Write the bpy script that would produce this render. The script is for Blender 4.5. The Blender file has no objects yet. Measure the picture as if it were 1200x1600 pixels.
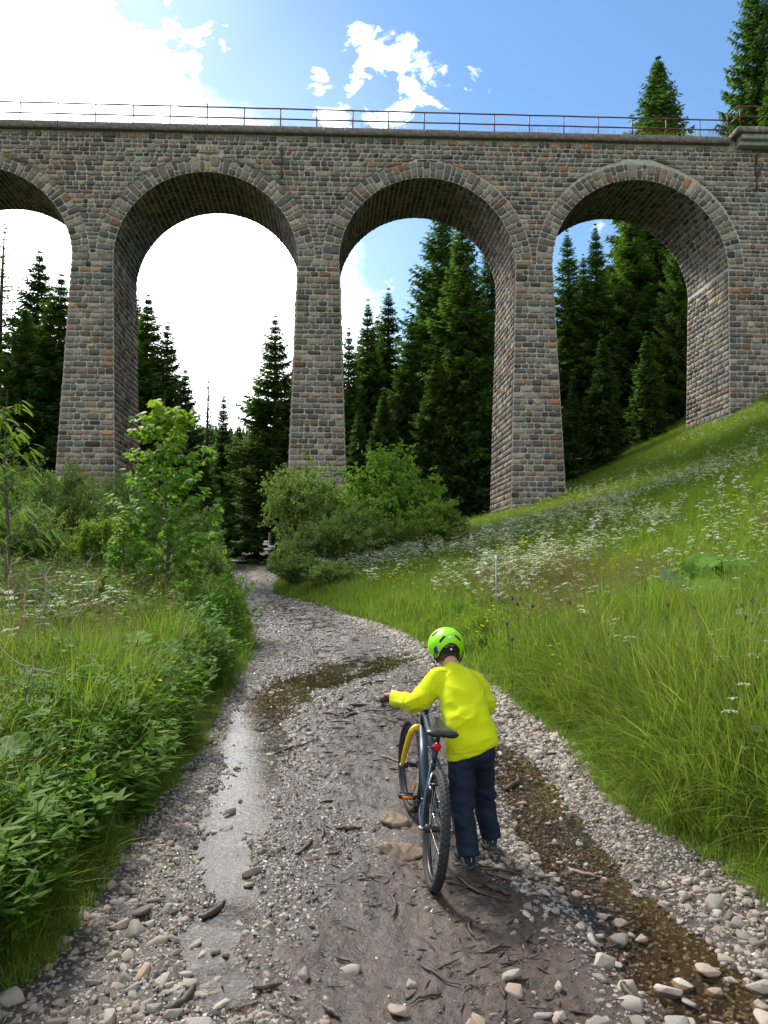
import bpy, math, random
import numpy as np
from mathutils import Vector, Matrix

random.seed(7)
RNG = np.random.default_rng(11)
PI = math.pi
S = bpy.context.scene
COL = S.collection

# ------------------------------------------------------------------ camera
PITCH = math.atan(90 / 1200)
CAMZ = 1.6
cd = bpy.data.cameras.new('camera')
cam = bpy.data.objects.new('camera', cd)
COL.objects.link(cam)
cam.location = (0, 0, CAMZ)
cam.rotation_euler = (PI / 2 + PITCH, 0, 0)
cd.sensor_fit = 'VERTICAL'
cd.sensor_height = 36
cd.sensor_width = 27
cd.lens = 27
cd.clip_start = 0.05
cd.clip_end = 3000
S.camera = cam

# ------------------------------------------------------------------ exposure
S.view_settings.view_transform = 'Standard'
S.view_settings.look = 'None'
S.view_settings.gamma = 1
S.view_settings.use_curve_mapping = False
S.view_settings.exposure = 1.1
S.cycles.max_bounces = 8
S.cycles.transparent_max_bounces = 12
S.cycles.use_denoising = True
S.cycles.caustics_reflective = False
S.cycles.caustics_refractive = False

# ------------------------------------------------------------------ sun
SUN_AZ = math.radians(-36)      # seen from the camera, left of the view axis
SUN_EL = math.radians(47)
sd = bpy.data.lights.new('sun', 'SUN')
sd.energy = 2.6
sd.angle = math.radians(11)     # the sun stands behind thin cloud
sd.color = (1.0, 0.94, 0.84)
sun = bpy.data.objects.new('sun', sd)
COL.objects.link(sun)
sdir = Vector((math.sin(SUN_AZ) * math.cos(SUN_EL), math.cos(SUN_AZ) * math.cos(SUN_EL), math.sin(SUN_EL)))
sun.rotation_euler = sdir.to_track_quat('Z', 'Y').to_euler()
sun.location = (0, 0, 60)


def ray(px, py):
    r = (px - 600) / 1200
    u = (800 - py) / 1200
    return np.array([r, math.cos(PITCH) - u * math.sin(PITCH), math.sin(PITCH) + u * math.cos(PITCH)])


# ------------------------------------------------------------------ sky
W = bpy.data.worlds.new('World')
S.world = W
W.use_nodes = True
nt = W.node_tree
nt.nodes.clear()
N = nt.nodes.new
LK = nt.links.new


def wmath(op, a, b=None, c=None, clamp=False):
    n = N('ShaderNodeMath'); n.operation = op; n.use_clamp = clamp
    for i, v in enumerate((a, b, c)):
        if v is None:
            continue
        if isinstance(v, (int, float)):
            n.inputs[i].default_value = v
        else:
            LK(v, n.inputs[i])
    return n.outputs[0]


def wvmath(op, a, b=None):
    n = N('ShaderNodeVectorMath'); n.operation = op
    for i, v in enumerate((a, b)):
        if v is None:
            continue
        if isinstance(v, (tuple, list)):
            n.inputs[i].default_value = v
        else:
            LK(v, n.inputs[i])
    return n


def wrange(v, a, b, lo=0.0, hi=1.0):
    n = N('ShaderNodeMapRange'); n.interpolation_type = 'SMOOTHSTEP'
    LK(v, n.inputs[0])
    n.inputs[1].default_value = a; n.inputs[2].default_value = b
    n.inputs[3].default_value = lo; n.inputs[4].default_value = hi
    return n.outputs[0]


sky = N('ShaderNodeTexSky')
sky.sky_type = 'NISHITA'
sky.sun_disc = False
sky.sun_elevation = SUN_EL
sky.sun_rotation = SUN_AZ
sky.air_density = 1.0
sky.dust_density = 0.15
sky.ozone_density = 2.5
tc = N('ShaderNodeTexCoord')
D = wvmath('NORMALIZE', tc.outputs['Generated']).outputs[0]
# cloud plane projection
sep = N('ShaderNodeSeparateXYZ'); LK(D, sep.inputs[0])
zz = wmath('ADD', wmath('MAXIMUM', sep.outputs[2], 0.0), 0.22)
cmb = N('ShaderNodeCombineXYZ')
LK(wmath('DIVIDE', sep.outputs[0], zz), cmb.inputs[0])
LK(wmath('DIVIDE', sep.outputs[1], zz), cmb.inputs[1])
n1 = N('ShaderNodeTexNoise'); n1.inputs['Scale'].default_value = 3.3; n1.inputs['Detail'].default_value = 10
n1.inputs['Roughness'].default_value = 0.62; n1.inputs['Distortion'].default_value = 0.35
LK(cmb.outputs[0], n1.inputs['Vector'])
n2 = N('ShaderNodeTexNoise'); n2.inputs['Scale'].default_value = 15.0; n2.inputs['Detail'].default_value = 8
n2.inputs['Roughness'].default_value = 0.6; n2.inputs['Distortion'].default_value = 0.5
LK(cmb.outputs[0], n2.inputs['Vector'])


def lobe(px, py, rad_px, soft=1.0):
    """0..1 bump around the direction in which a cloud stands"""
    d = ray(px, py); d /= np.linalg.norm(d)
    dt = wvmath('DOT_PRODUCT', D, tuple(float(v) for v in d)).outputs['Value']
    a = rad_px / 1200.0
    # 1 - angle^2/(a^2)
    v = wmath('SUBTRACT', 1.0, wmath('DIVIDE', wmath('MULTIPLY', wmath('SUBTRACT', 1.0, dt), 2.0), a * a))
    return wmath('MAXIMUM', v, -1.5)


def lmax(lst):
    o = lst[0]
    for q in lst[1:]:
        o = wmath('MAXIMUM', o, q)
    return o


nz = wmath('ADD', wmath('MULTIPLY', wmath('SUBTRACT', n1.outputs[0], 0.5), 2.6), wmath('MULTIPLY', wmath('SUBTRACT', n2.outputs[0], 0.5), 2.2))
small = lmax([lobe(603, 112, 80), lobe(668, 138, 74), lobe(580, 85, 56), lobe(625, 150, 50), lobe(715, 120, 60), lobe(535, 190, 48),
              lobe(500, 125, 30), lobe(585, 470, 70), lobe(625, 480, 40), lobe(205, 15, 30), 
              lobe(300, 190, 42), lobe(940, 370, 30), lobe(1750, 60, 260), lobe(-420, -700, 420), lobe(900, -900, 300)])
cm_small = wrange(wmath('ADD', wmath('MULTIPLY', small, 0.55), wmath('MULTIPLY', nz, 1.35)), 0.42, 0.95)
big = lmax([lobe(-90, 30, 260), lobe(170, 115, 120), lobe(100, 30, 80), lobe(0, 190, 270), lobe(-500, 300, 500)])
cm_big = wrange(wmath('ADD', wmath('MULTIPLY', big, 0.62), wmath('MULTIPLY', nz, 1.35)), 0.02, 0.55)
# bright veil low in the west, where the sun lights thin haze
veil = lmax([lobe(230, 520, 360), lobe(-150, 450, 460), lobe(330, 640, 330)])
cm_veil = wrange(wmath('ADD', veil, wmath('MULTIPLY', nz, 0.10)), -0.05, 0.75)
soft = wrange(lmax([lobe(-60, 100, 480), lobe(200, 520, 560)]), -0.2, 1.0, 0.0, 0.10)
mask = wmath('MAXIMUM', wmath('MAXIMUM', cm_small, cm_big), wmath('MAXIMUM', cm_veil, soft))
# unseen clouds behind the viewer, brightened to light the front faces
back = wrange(sep.outputs[1], 0.15, -0.45, 0.0, 0.75)
mback = wmath('MULTIPLY', back, wrange(nz, -0.9, 0.5, 0.35, 1.0))
mask = wmath('MAXIMUM', mask, mback, clamp=True)
mix = N('ShaderNodeMix'); mix.data_type = 'RGBA'
LK(mask, mix.inputs[0])
tint = N('ShaderNodeMix'); tint.data_type = 'RGBA'; tint.blend_type = 'MULTIPLY'
tint.inputs[0].default_value = 1.0
LK(sky.outputs[0], tint.inputs[6]); tint.inputs[7].default_value = (0.76, 0.90, 0.96, 1)
LK(tint.outputs[2], mix.inputs[6])
cc = N('ShaderNodeMix'); cc.data_type = 'RGBA'
LK(wrange(sep.outputs[1], -0.4, 0.5), cc.inputs[0])
cc.inputs[6].default_value = (8.2, 8.1, 7.8, 1); cc.inputs[7].default_value = (9.5, 9.7, 10.0, 1)
# the sun stands behind thin cloud up there: the cloud round it is much brighter
hot = wmath('MAXIMUM', lobe(-150, 200, 900), 0.0)
cb = wvmath('SCALE', cc.outputs[2]); LK(wmath('ADD', 1.0, wmath('MULTIPLY', hot, 1.3)), cb.inputs['Scale'])
LK(cb.outputs[0], mix.inputs[7])
bg = N('ShaderNodeBackground'); bg.inputs[1].default_value = 0.10
LK(mix.outputs[2], bg.inputs[0])
wo = N('ShaderNodeOutputWorld'); LK(bg.outputs[0], wo.inputs[0])

# ------------------------------------------------------------------ helpers: noise


def _h(ix, iy, iz):
    n = (ix.astype(np.int64) * 374761393 + iy.astype(np.int64) * 668265263 + iz.astype(np.int64) * 2147483647) & 0x7fffffff
    n = ((n ^ (n >> 13)) * 1274126177) & 0x7fffffff
    n = n ^ (n >> 16)
    return (n & 0xffff) / 65535.0


def vnoise(x, y, z=0.0):
    x, y, z = np.broadcast_arrays(np.asarray(x, float), np.asarray(y, float), np.asarray(z, float))
    ix, iy, iz = np.floor(x), np.floor(y), np.floor(z)
    fx, fy, fz = x - ix, y - iy, z - iz
    fx, fy, fz = [f * f * (3 - 2 * f) for f in (fx, fy, fz)]
    r = 0
    for a in (0, 1):
        for b in (0, 1):
            for c in (0, 1):
                w = (fx if a else 1 - fx) * (fy if b else 1 - fy) * (fz if c else 1 - fz)
                r = r + w * _h(ix + a, iy + b, iz + c)
    return r - 0.5


def fbm(x, y, z=0.0, o=4, g=0.5):
    r, a, f = 0, 1.0, 1.0
    for i in range(o):
        r = r + a * vnoise(np.asarray(x) * f + 17.3 * i, np.asarray(y) * f + 9.1 * i, np.asarray(z) * f + 3.7 * i)
        a *= g; f *= 2.03
    return r


def sm(a, b, x):
    t = np.clip((np.asarray(x, float) - a) / (b - a), 0, 1)
    return t * t * (3 - 2 * t)

# ------------------------------------------------------------------ helpers: meshes


def mesh(name, V, F, mats=(), cols=None, smooth=False, fmat=None, cname='tint'):
    """V (n,3); F list of int arrays (k,m) of mixed m"""
    V = np.asarray(V, np.float32)
    F = [np.asarray(f, np.int32) for f in (F if isinstance(F, (list, tuple)) else [F]) if len(f)]
    me = bpy.data.meshes.new(name)
    me.vertices.add(len(V)); me.vertices.foreach_set('co', V.ravel())
    tot = [np.full(len(f), f.shape[1], np.int32) for f in F]
    loops = np.concatenate([f.ravel() for f in F]); tot = np.concatenate(tot)
    st = np.concatenate([[0], np.cumsum(tot)[:-1]]).astype(np.int32)
    me.loops.add(len(loops)); me.loops.foreach_set('vertex_index', loops)
    me.polygons.add(len(tot)); me.polygons.foreach_set('loop_start', st)
    try:
        me.polygons.foreach_set('loop_total', tot)
    except Exception:
        pass
    if smooth:
        me.polygons.foreach_set('use_smooth', np.ones(len(tot), bool))
    if fmat is not None:
        me.polygons.foreach_set('material_index', np.asarray(fmat, np.int32))
    me.update(calc_edges=True)
    if cols is not None:
        a = me.color_attributes.new(cname, 'FLOAT_COLOR', 'POINT')
        c = np.ones((len(V), 4), np.float32); cols = np.asarray(cols, np.float32)
        c[:, :cols.shape[1]] = cols
        a.data.foreach_set('color', c.ravel())
    for m in (mats if isinstance(mats, (list, tuple)) else [mats]):
        me.materials.append(m)
    return me


def link(o, parent=None):
    COL.objects.link(o)
    if parent is not None:
        o.parent = parent
    return o


def obj(name, me, parent=None, loc=None, **kw):
    o = bpy.data.objects.new(name, me)
    if loc is not None:
        o.location = loc
    link(o, parent)
    for k, v in kw.items():
        o[k] = v
    return o


def tag(o, label, cat, group=None):
    o['label'] = label; o['category'] = cat
    if group:
        o['group'] = group
    return o


def empty(name, loc, label=None, cat=None, group=None, rz=0.0):
    o = bpy.data.objects.new(name, None)
    o.location = loc; o.rotation_euler = (0, 0, rz); o.empty_display_size = 0.1
    link(o)
    if label:
        tag(o, label, cat, group)
    return o


def copy_tree(o, parent=None):
    c = o.copy(); COL.objects.link(c); c.parent = parent
    for ch in list(o.children):
        copy_tree(ch, c)
    return c


class MB:
    """collects geometry"""
    def __init__(s):
        s.V = []; s.Q = []; s.T = []; s.C = []; s.n = 0

    def add(s, V, Q=None, T=None, c=None):
        V = np.asarray(V, float).reshape(-1, 3)
        if Q is not None and len(Q):
            s.Q.append(np.asarray(Q, int).reshape(-1, 4) + s.n)
        if T is not None and len(T):
            s.T.append(np.asarray(T, int).reshape(-1, 3) + s.n)
        s.V.append(V)
        c = (0.5, 0.5, 0.5) if c is None else c
        c = np.asarray(c, float)
        s.C.append(np.tile(c, (len(V), 1)) if c.ndim == 1 else c)
        s.n += len(V)
        return s

    def mesh(s, name, mats, smooth=True, cols=True):
        F = []
        if s.Q: F.append(np.concatenate(s.Q))
        if s.T: F.append(np.concatenate(s.T))
        return mesh(name, np.concatenate(s.V), F, mats, np.concatenate(s.C) if cols else None, smooth)

    def tube(s, pts, r, n=8, c=None, caps=True, flat=None):
        """tube along points, radius scalar/list or (rx, ry) pairs"""
        P = np.asarray(pts, float); m = len(P)
        R = np.asarray(r, float)
        if R.ndim == 0:
            R = np.full((m, 2), float(R))
        elif R.ndim == 1:
            R = np.stack([R, R], 1)
        T = np.gradient(P, axis=0)
        T /= np.linalg.norm(T, axis=1)[:, None] + 1e-9
        up = np.array([0, 0, 1.0]) if flat is None else np.asarray(flat, float)
        if abs(T[0] @ up) > 0.95 and flat is None:
            up = np.array([0, 1.0, 0])
        A = []
        a = np.cross(up, T[0]); a /= np.linalg.norm(a) + 1e-9
        for i in range(m):
            a = a - T[i] * (a @ T[i]); a /= np.linalg.norm(a) + 1e-9
            A.append(a.copy())
        A = np.array(A); B = np.cross(T, A)
        th = np.arange(n) * 2 * PI / n
        V = P[:, None] + A[:, None] * (np.cos(th)[None, :, None] * R[:, None, 0:1]) + B[:, None] * (np.sin(th)[None, :, None] * R[:, None, 1:2])
        i = np.arange(m - 1)[:, None] * n; j = np.arange(n)[None]
        Q = np.stack([i + j, i + (j + 1) % n, i + n + (j + 1) % n, i + n + j], -1).reshape(-1, 4)
        V = V.reshape(-1, 3); Tt = []
        if caps:
            V = np.vstack([V, P[0], P[-1]]); k = m * n
            for q in range(n):
                Tt.append((k, (q + 1) % n, q)); Tt.append((k + 1, (m - 1) * n + q, (m - 1) * n + (q + 1) % n))
        return s.add(V, Q, Tt, c)

    def box(s, cx, cy, cz, sx, sy, sz, c=None, M=None, bev=0.0):
        if bev > 0:
            b = bev
            V = []
            for zs, ins in ((-1, b), (-1, 0), (1, 0), (1, b)):
                z = zs * (sz / 2 - (0 if ins else b)) if ins == 0 else zs * sz / 2
                x = sx / 2 - ins; y = sy / 2 - ins
                k = b * 0.6
                V += [(-x + k, -y, z), (x - k, -y, z), (x, -y + k, z), (x, y - k, z), (x - k, y, z), (-x + k, y, z), (-x, y - k, z), (-x, -y + k, z)]
            Q = []
            for r in range(3):
                for j in range(8):
                    Q.append((r * 8 + j, r * 8 + (j + 1) % 8, r * 8 + 8 + (j + 1) % 8, r * 8 + 8 + j))
            T = []
            for base, flip in ((0, True), (24, False)):
                for j in range(1, 7):
                    t = (base, base + j, base + j + 1)
                    T.append(t[::-1] if flip else t)
            V = np.array(V)
        else:
            V = np.array([(x, y, z) for z in (-.5, .5) for y in (-.5, .5) for x in (-.5, .5)]) * (sx, sy, sz)
            Q = [(0, 2, 3, 1), (4, 5, 7, 6), (0, 1, 5, 4), (2, 6, 7, 3), (0, 4, 6, 2), (1, 3, 7, 5)]; T = None
        if M is not None:
            V = V @ np.asarray(M, float).T
        return s.add(V + (cx, cy, cz), Q, T, c)

    def ring_loft(s, rings, c=None, caps=True):
        R = np.asarray(rings, float); m, n = R.shape[:2]
        i = np.arange(m - 1)[:, None] * n; j = np.arange(n)[None]
        Q = np.stack([i + j, i + (j + 1) % n, i + n + (j + 1) % n, i + n + j], -1).reshape(-1, 4)
        V = R.reshape(-1, 3); T = []
        if caps:
            V = np.vstack([V, R[0].mean(0), R[-1].mean(0)]); k = m * n
            for q in range(n):
                T.append((k, (q + 1) % n, q)); T.append((k + 1, (m - 1) * n + q, (m - 1) * n + (q + 1) % n))
        return s.add(V, Q, T, c)


def spline(P, n):
    """Catmull-Rom through points"""
    P = np.asarray(P, float)
    Q = np.vstack([2 * P[0] - P[1], P, 2 * P[-1] - P[-2]])
    t = np.linspace(0, len(P) - 1 - 1e-9, n); i = t.astype(int); f = (t - i)[:, None]
    a, b, c, d = Q[i], Q[i + 1], Q[i + 2], Q[i + 3]
    return 0.5 * ((2 * b) + (-a + c) * f + (2 * a - 5 * b + 4 * c - d) * f * f + (-a + 3 * b - 3 * c + d) * f ** 3)

# ------------------------------------------------------------------ helpers: materials


class Mat:
    def __init__(s, name, rough=0.7, spec=0.5, metal=0.0, base=(0.5, 0.5, 0.5)):
        s.m = bpy.data.materials.new(name); s.m.use_nodes = True
        s.t = s.m.node_tree; s.b = s.t.nodes['Principled BSDF']; s.out = s.t.nodes['Material Output']
        s.b.inputs['Roughness'].default_value = rough
        s.b.inputs['Specular IOR Level'].default_value = spec
        s.b.inputs['Metallic'].default_value = metal
        s.b.inputs['Base Color'].default_value = (*base, 1)

    def n(s, ty, **kw):
        n = s.t.nodes.new('ShaderNode' + ty)
        for k, v in kw.items():
            setattr(n, k, v)
        return n

    def l(s, a, b):
        s.t.links.new(a, b)

    def coord(s, space='Object', scale=None):
        c = s.n('TexCoord').outputs[space]
        if scale is not None:
            m = s.n('Mapping'); m.inputs['Scale'].default_value = scale; s.l(c, m.inputs[0]); c = m.outputs[0]
        return c

    def pos(s):
        return s.n('NewGeometry').outputs['Position']

    def noise(s, v, sc, det=4, ro=0.55, dist=0.0):
        n = s.n('TexNoise'); n.inputs['Scale'].default_value = sc; n.inputs['Detail'].default_value = det
        n.inputs['Roughness'].default_value = ro; n.inputs['Distortion'].default_value = dist
        if v is not None: s.l(v, n.inputs['Vector'])
        return n.outputs[0]

    def ramp(s, f, stops):
        n = s.n('ValToRGB'); e = n.color_ramp.elements
        while len(e) < len(stops): e.new(0.5)
        for k, (p, c) in enumerate(stops):
            e[k].position = p; e[k].color = (*c, 1) if len(c) == 3 else c
        s.l(f, n.inputs[0]); return n.outputs[0]

    def mixc(s, f, a, b, mode='MIX'):
        n = s.n('Mix', data_type='RGBA', blend_type=mode)
        for v, k in ((f, 0), (a, 6), (b, 7)):
            if isinstance(v, (int, float)): n.inputs[k].default_value = v
            elif isinstance(v, tuple): n.inputs[k].default_value = (*v, 1)
            else: s.l(v, n.inputs[k])
        return n.outputs[2]

    def math(s, op, a, b=None, clamp=False):
        n = s.n('Math', operation=op, use_clamp=clamp)
        for k, v in enumerate((a, b)):
            if v is None: continue
            if isinstance(v, (int, float)): n.inputs[k].default_value = v
            else: s.l(v, n.inputs[k])
        return n.outputs[0]

    def rng(s, f, a, b, lo=0.0, hi=1.0):
        n = s.n('MapRange', interpolation_type='SMOOTHSTEP'); s.l(f, n.inputs[0])
        for k, v in enumerate((a, b, lo, hi)): n.inputs[k + 1].default_value = v
        return n.outputs[0]

    def attr(s, name='tint'):
        return s.n('Attribute', attribute_name=name).outputs['Color']

    def bump(s, h, strength=0.5, dist=0.01):
        n = s.n('Bump'); n.inputs['Strength'].default_value = strength; n.inputs['Distance'].default_value = dist
        s.l(h, n.inputs['Height']); s.l(n.outputs[0], s.b.inputs['Normal']); return s

    def color(s, c):
        s.l(c, s.b.inputs['Base Color']); return s


def leaf_mat(name, c1, c2, trans=0.45, rough=0.55, hue_noise=1.2, c3=None):
    """double-sided leaf: colour from the per-leaf attribute, some light passes through"""
    M = Mat(name, rough, 0.16)
    a = M.attr('tint'); sp = M.n('SeparateColor'); M.l(a, sp.inputs[0])
    oi = M.n('ObjectInfo').outputs['Random']
    v = M.math('ADD', sp.outputs[0], M.math('MULTIPLY', M.math('SUBTRACT', oi, 0.5), 0.35), clamp=True)
    col = M.mixc(v, c1, c2)
    if c3 is not None:
        col = M.mixc(sp.outputs[1], col, c3)
    M.color(col)
    tr = M.n('BsdfTranslucent'); M.l(M.mixc(1.0, col, (1.25, 1.35, 0.7), 'MULTIPLY'), tr.inputs[0])
    mx = M.n('MixShader'); mx.inputs[0].default_value = trans
    M.l(M.b.outputs[0], mx.inputs[1]); M.l(tr.outputs[0], mx.inputs[2]); M.l(mx.outputs[0], M.out.inputs[0])
    return M.m


def plain(name, c, rough=0.6, metal=0.0, var=0.15, scale=30, bump=0.0, spec=0.5):
    M = Mat(name, rough, spec, metal)
    nzv = M.noise(M.coord(), scale, 5)
    lo = tuple(x * (1 - var) for x in c); hi = tuple(min(1, x * (1 + var)) for x in c)
    M.color(M.ramp(nzv, [(0.3, lo), (0.7, hi)]))
    if bump: M.bump(nzv, bump, 0.005)
    return M.m


# ------------------------------------------------------------------ scatter (geometry nodes)
def scatter(name, variants, pts, rot, scl, idx, group_label=None, align=None):
    """one object that places the variant meshes at the points (for what nobody could count)"""
    coll = bpy.data.collections.new(name + '_source')
    for k, me in enumerate(variants):
        o = bpy.data.objects.new('%s_variant_%02d' % (name, k), me)
        coll.objects.link(o)
    me = bpy.data.meshes.new(name)
    n = len(pts)
    me.vertices.add(n); me.vertices.foreach_set('co', np.asarray(pts, np.float32).ravel())
    for nm, ty, fld, val in (('rot', 'FLOAT_VECTOR', 'vector', rot), ('scl', 'FLOAT_VECTOR', 'vector', scl), ('idx', 'INT', 'value', idx)):
        a = me.attributes.new(nm, ty, 'POINT')
        val = np.asarray(val, np.int32 if ty == 'INT' else np.float32)
        if fld == 'vector' and val.ndim == 1: val = np.repeat(val[:, None], 3, 1)
        a.data.foreach_set(fld, np.ascontiguousarray(val).ravel())
    o = bpy.data.objects.new(name, me); COL.objects.link(o)
    ng = bpy.data.node_groups.new(name + '_nodes', 'GeometryNodeTree')
    ng.interface.new_socket('Geometry', in_out='INPUT', socket_type='NodeSocketGeometry')
    ng.interface.new_socket('Geometry', in_out='OUTPUT', socket_type='NodeSocketGeometry')
    gi = ng.nodes.new('NodeGroupInput'); go = ng.nodes.new('NodeGroupOutput')
    ip = ng.nodes.new('GeometryNodeInstanceOnPoints')
    ci = ng.nodes.new('GeometryNodeCollectionInfo'); ci.inputs[0].default_value = coll
    ci.inputs[1].default_value = True; ci.inputs[2].default_value = True
    ip.inputs['Pick Instance'].default_value = True

    def na(nm, ty):
        q = ng.nodes.new('GeometryNodeInputNamedAttribute'); q.data_type = ty; q.inputs[0].default_value = nm
        return q.outputs[0]
    ng.links.new(gi.outputs[0], ip.inputs['Points']); ng.links.new(ci.outputs[0], ip.inputs['Instance'])
    ng.links.new(na('idx', 'INT'), ip.inputs['Instance Index'])
    ng.links.new(na('rot', 'FLOAT_VECTOR'), ip.inputs['Rotation'])
    ng.links.new(na('scl', 'FLOAT_VECTOR'), ip.inputs['Scale'])
    ng.links.new(ip.outputs[0], go.inputs[0])
    md = o.modifiers.new('scatter', 'NODES'); md.node_group = ng
    o['kind'] = 'stuff'
    return o
# ================================================================== terrain
def base(y):
    y = np.asarray(y, float)
    t = np.maximum(y - 3.4, 0)
    return 0.046 * t - 0.046 * 1.2 * (1 - np.exp(-t / 1.2)) * 0.5


def ray_base(px, py):
    """where a line of sight meets the path's mean surface"""
    d = ray(px, py); t = 1.0
    for k in range(60):
        p = d * t; f = CAMZ + p[2] - base(p[1])
        t += f / max(0.02, -(d[2]) + 0.046)
        t = min(max(t, 0.1), 90)
    return d * t + (0, 0, CAMZ)


_R = [(1200, 1400), (1100, 1330), (1000, 1272), (940, 1212), (880, 1152), (800, 1085), (740, 1050), (665, 1008), (620, 985), (560, 965), (500, 947), (430, 928)]
_L = [(50, 1500), (130, 1400), (235, 1265), (300, 1170), (345, 1090), (382, 1020), (386, 985), (375, 950), (362, 925)]
RT = np.array([ray_base(*p)[:2] for p in _R]); LT = np.array([ray_base(*p)[:2] for p in _L])


def redge(y):
    xs = np.concatenate([[1.9, 1.95], RT[:, 0], [-4.7, -5.2, -7.5, -13]]); ys = np.concatenate([[-40, 2.5], RT[:, 1], [36, 42, 55, 75]])
    return np.interp(y, ys, xs)


def ledge(y):
    xs = np.concatenate([[-1.55, -1.5], LT[:, 0], [-7.2, -8.6, -12, -19]]); ys = np.concatenate([[-40, 2.2], LT[:, 1], [35, 44, 57, 76]])
    return np.interp(y, ys, xs)


def wob(y, k):
    return 0.10 * fbm(np.asarray(y) * 2.1, k * 7.7, o=3) + 0.16 * fbm(np.asarray(y) * 0.5, k * 3.1, o=2) * sm(4, 12, y)


def H(x, y):
    """height of the ground without the small relief of the path"""
    x = np.asarray(x, float); y = np.asarray(y, float)
    R = redge(y) + wob(y, 1); L = ledge(y) + wob(y, 2)
    dr = np.maximum(x - R, 0); dl = np.maximum(L - x, 0)
    cap = 26.0
    d2 = np.where(dr > cap, cap + (dr - cap) * 0.25, dr)
    z = base(np.minimum(y, 130)) + 0.07 * sm(0, 0.5, dr) + 0.125 * d2 + 0.0092 * d2 ** 2
    z = z + 0.12 * sm(0, 0.5, dl) + 0.03 * np.minimum(dl, 60)
    z = z + 0.20 * np.maximum(dl - 3.0, 0) * sm(42, 55, y) * 0.8
    z = z + 0.10 * np.maximum(dr, 0) * sm(60, 130, y) * 0.3
    rough = 0.10 * fbm(x * 0.5, y * 0.5, o=3) + 0.5 * fbm(x * 0.08, y * 0.08, o=2) * sm(8, 25, np.hypot(x, y))
    z = z + rough * sm(0.0, 1.5, np.maximum(dr, dl)) * (0.4 + 0.6 * sm(0, 6, np.maximum(dr, dl)))
    # wooded hill closing the valley
    hill = 42 * np.exp(-(((x + 40) / 150) ** 2 + ((y - 390) / 110) ** 2))
    z = z + hill * sm(120, 260, y)
    z = z + 0.09 * np.maximum(np.abs(x + 20) - 70, 0) * sm(-30, 30, y)
    return z


# shallow channels: (pixel x, pixel y, half width m, depth m)
def chan(pts):
    return np.array([[*ray_base(a, b)[:2], w, d] for a, b, w, d in pts])


CH = [
    chan([(770, 1165, .14, .015), (800, 1200, .22, .025), (850, 1262, .28, .03), (885, 1330, .24, .032), (930, 1395, .24, .036), (1000, 1460, .28, .036),
          (1070, 1520, .30, .04), (1180, 1580, .34, .045), (1290, 1650, .4, .045)]),
    chan([(520, 1052, .25, .02), (470, 1068, .40, .020), (425, 1105, .38, .020), (400, 1160, .30, .019), (375, 1235, .24, .019), (352, 1320, .18, .020), (372, 1400, .12, .022),
          (318, 1465, .13, .023), (352, 1575, .10, .023)]),
    chan([(650, 1024, .3, .02), (590, 1034, .42, .025), (545, 1052, .42, .025), (470, 1068, .45, .022)]),
]


def seg_dist(x, y, C):
    best = np.full(np.shape(x), 9.0); w = np.zeros(np.shape(x)); dep = np.zeros(np.shape(x))
    for a, b in zip(C[:-1], C[1:]):
        ab = b[:2] - a[:2]
        t = np.clip(((x - a[0]) * ab[0] + (y - a[1]) * ab[1]) / (ab @ ab), 0, 1)
        d = np.hypot(x - a[0] - t * ab[0], y - a[1] - t * ab[1])
        k = d < best
        best = np.where(k, d, best); w = np.where(k, a[2] + t * (b[2] - a[2]), w); dep = np.where(k, a[3] + t * (b[3] - a[3]), dep)
    return best, w, dep


def chan_depth(x, y):
    r = 0
    for k, C in enumerate(CH):
        wx = 0.09 * fbm(x * 3, y * 3, 5 + k, o=3)
        d, w, dep = seg_dist(x + wx, y - wx, C)
        r = np.maximum(r, dep * (1 - sm(0.55, 1.25, d / w)))
    return r


def bumpsat(x, y, px, py, r, h):
    p = ray_base(px, py)
    return h * np.exp(-(((x - p[0]) ** 2 + (y - p[1]) ** 2) / (r * r)))


def PH(x, y):
    """path surface"""
    L = ledge(y) + wob(y, 2); R = redge(y) + wob(y, 1)
    s = (x - L) / (R - L)
    amp = 1 + 0.6 * sm(6, 20, y)
    z = base(y)
    z = z + amp * (0.030 * fbm(x * 2.2, y * 1.6, 1, o=3) + 0.017 * fbm(x * 9, y * 8, 2, o=4, g=0.6))
    rough = 0.010 * (np.abs(fbm(x * 34, y * 30, 3, o=3, g=0.65)) * 2 - 0.4)
    z = z + rough * (1 - sm(9, 14, y))
    z = z + 0.022 * np.exp(-((s - 0.58) / 0.16) ** 2) - chan_depth(x, y)
    z = z + bumpsat(x, y, 640, 1320, .16, .035) + bumpsat(x, y, 620, 1275, .15, .03)
    z = z - 0.20 * sm(1.0, 1.10, s) - 0.20 * sm(0.0, -0.10, s)
    return z


def ground_hit(px, py, fn=None):
    fn = fn or H
    d = ray(px, py)
    t = np.concatenate([np.linspace(1, 12, 900), np.linspace(12, 140, 2400)])
    P = d[None] * t[:, None] + (0, 0, CAMZ)
    f = P[:, 2] - fn(P[:, 0], P[:, 1])
    k = np.argmax(f < 0)
    if not (f < 0).any():
        k = len(t) - 1
    p = P[k].copy(); p[2] = float(fn(p[0], p[1]))
    return p


def at_depth(px, py, Y):
    d = ray(px, py); return d * (Y / d[1]) + (0, 0, CAMZ)


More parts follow.
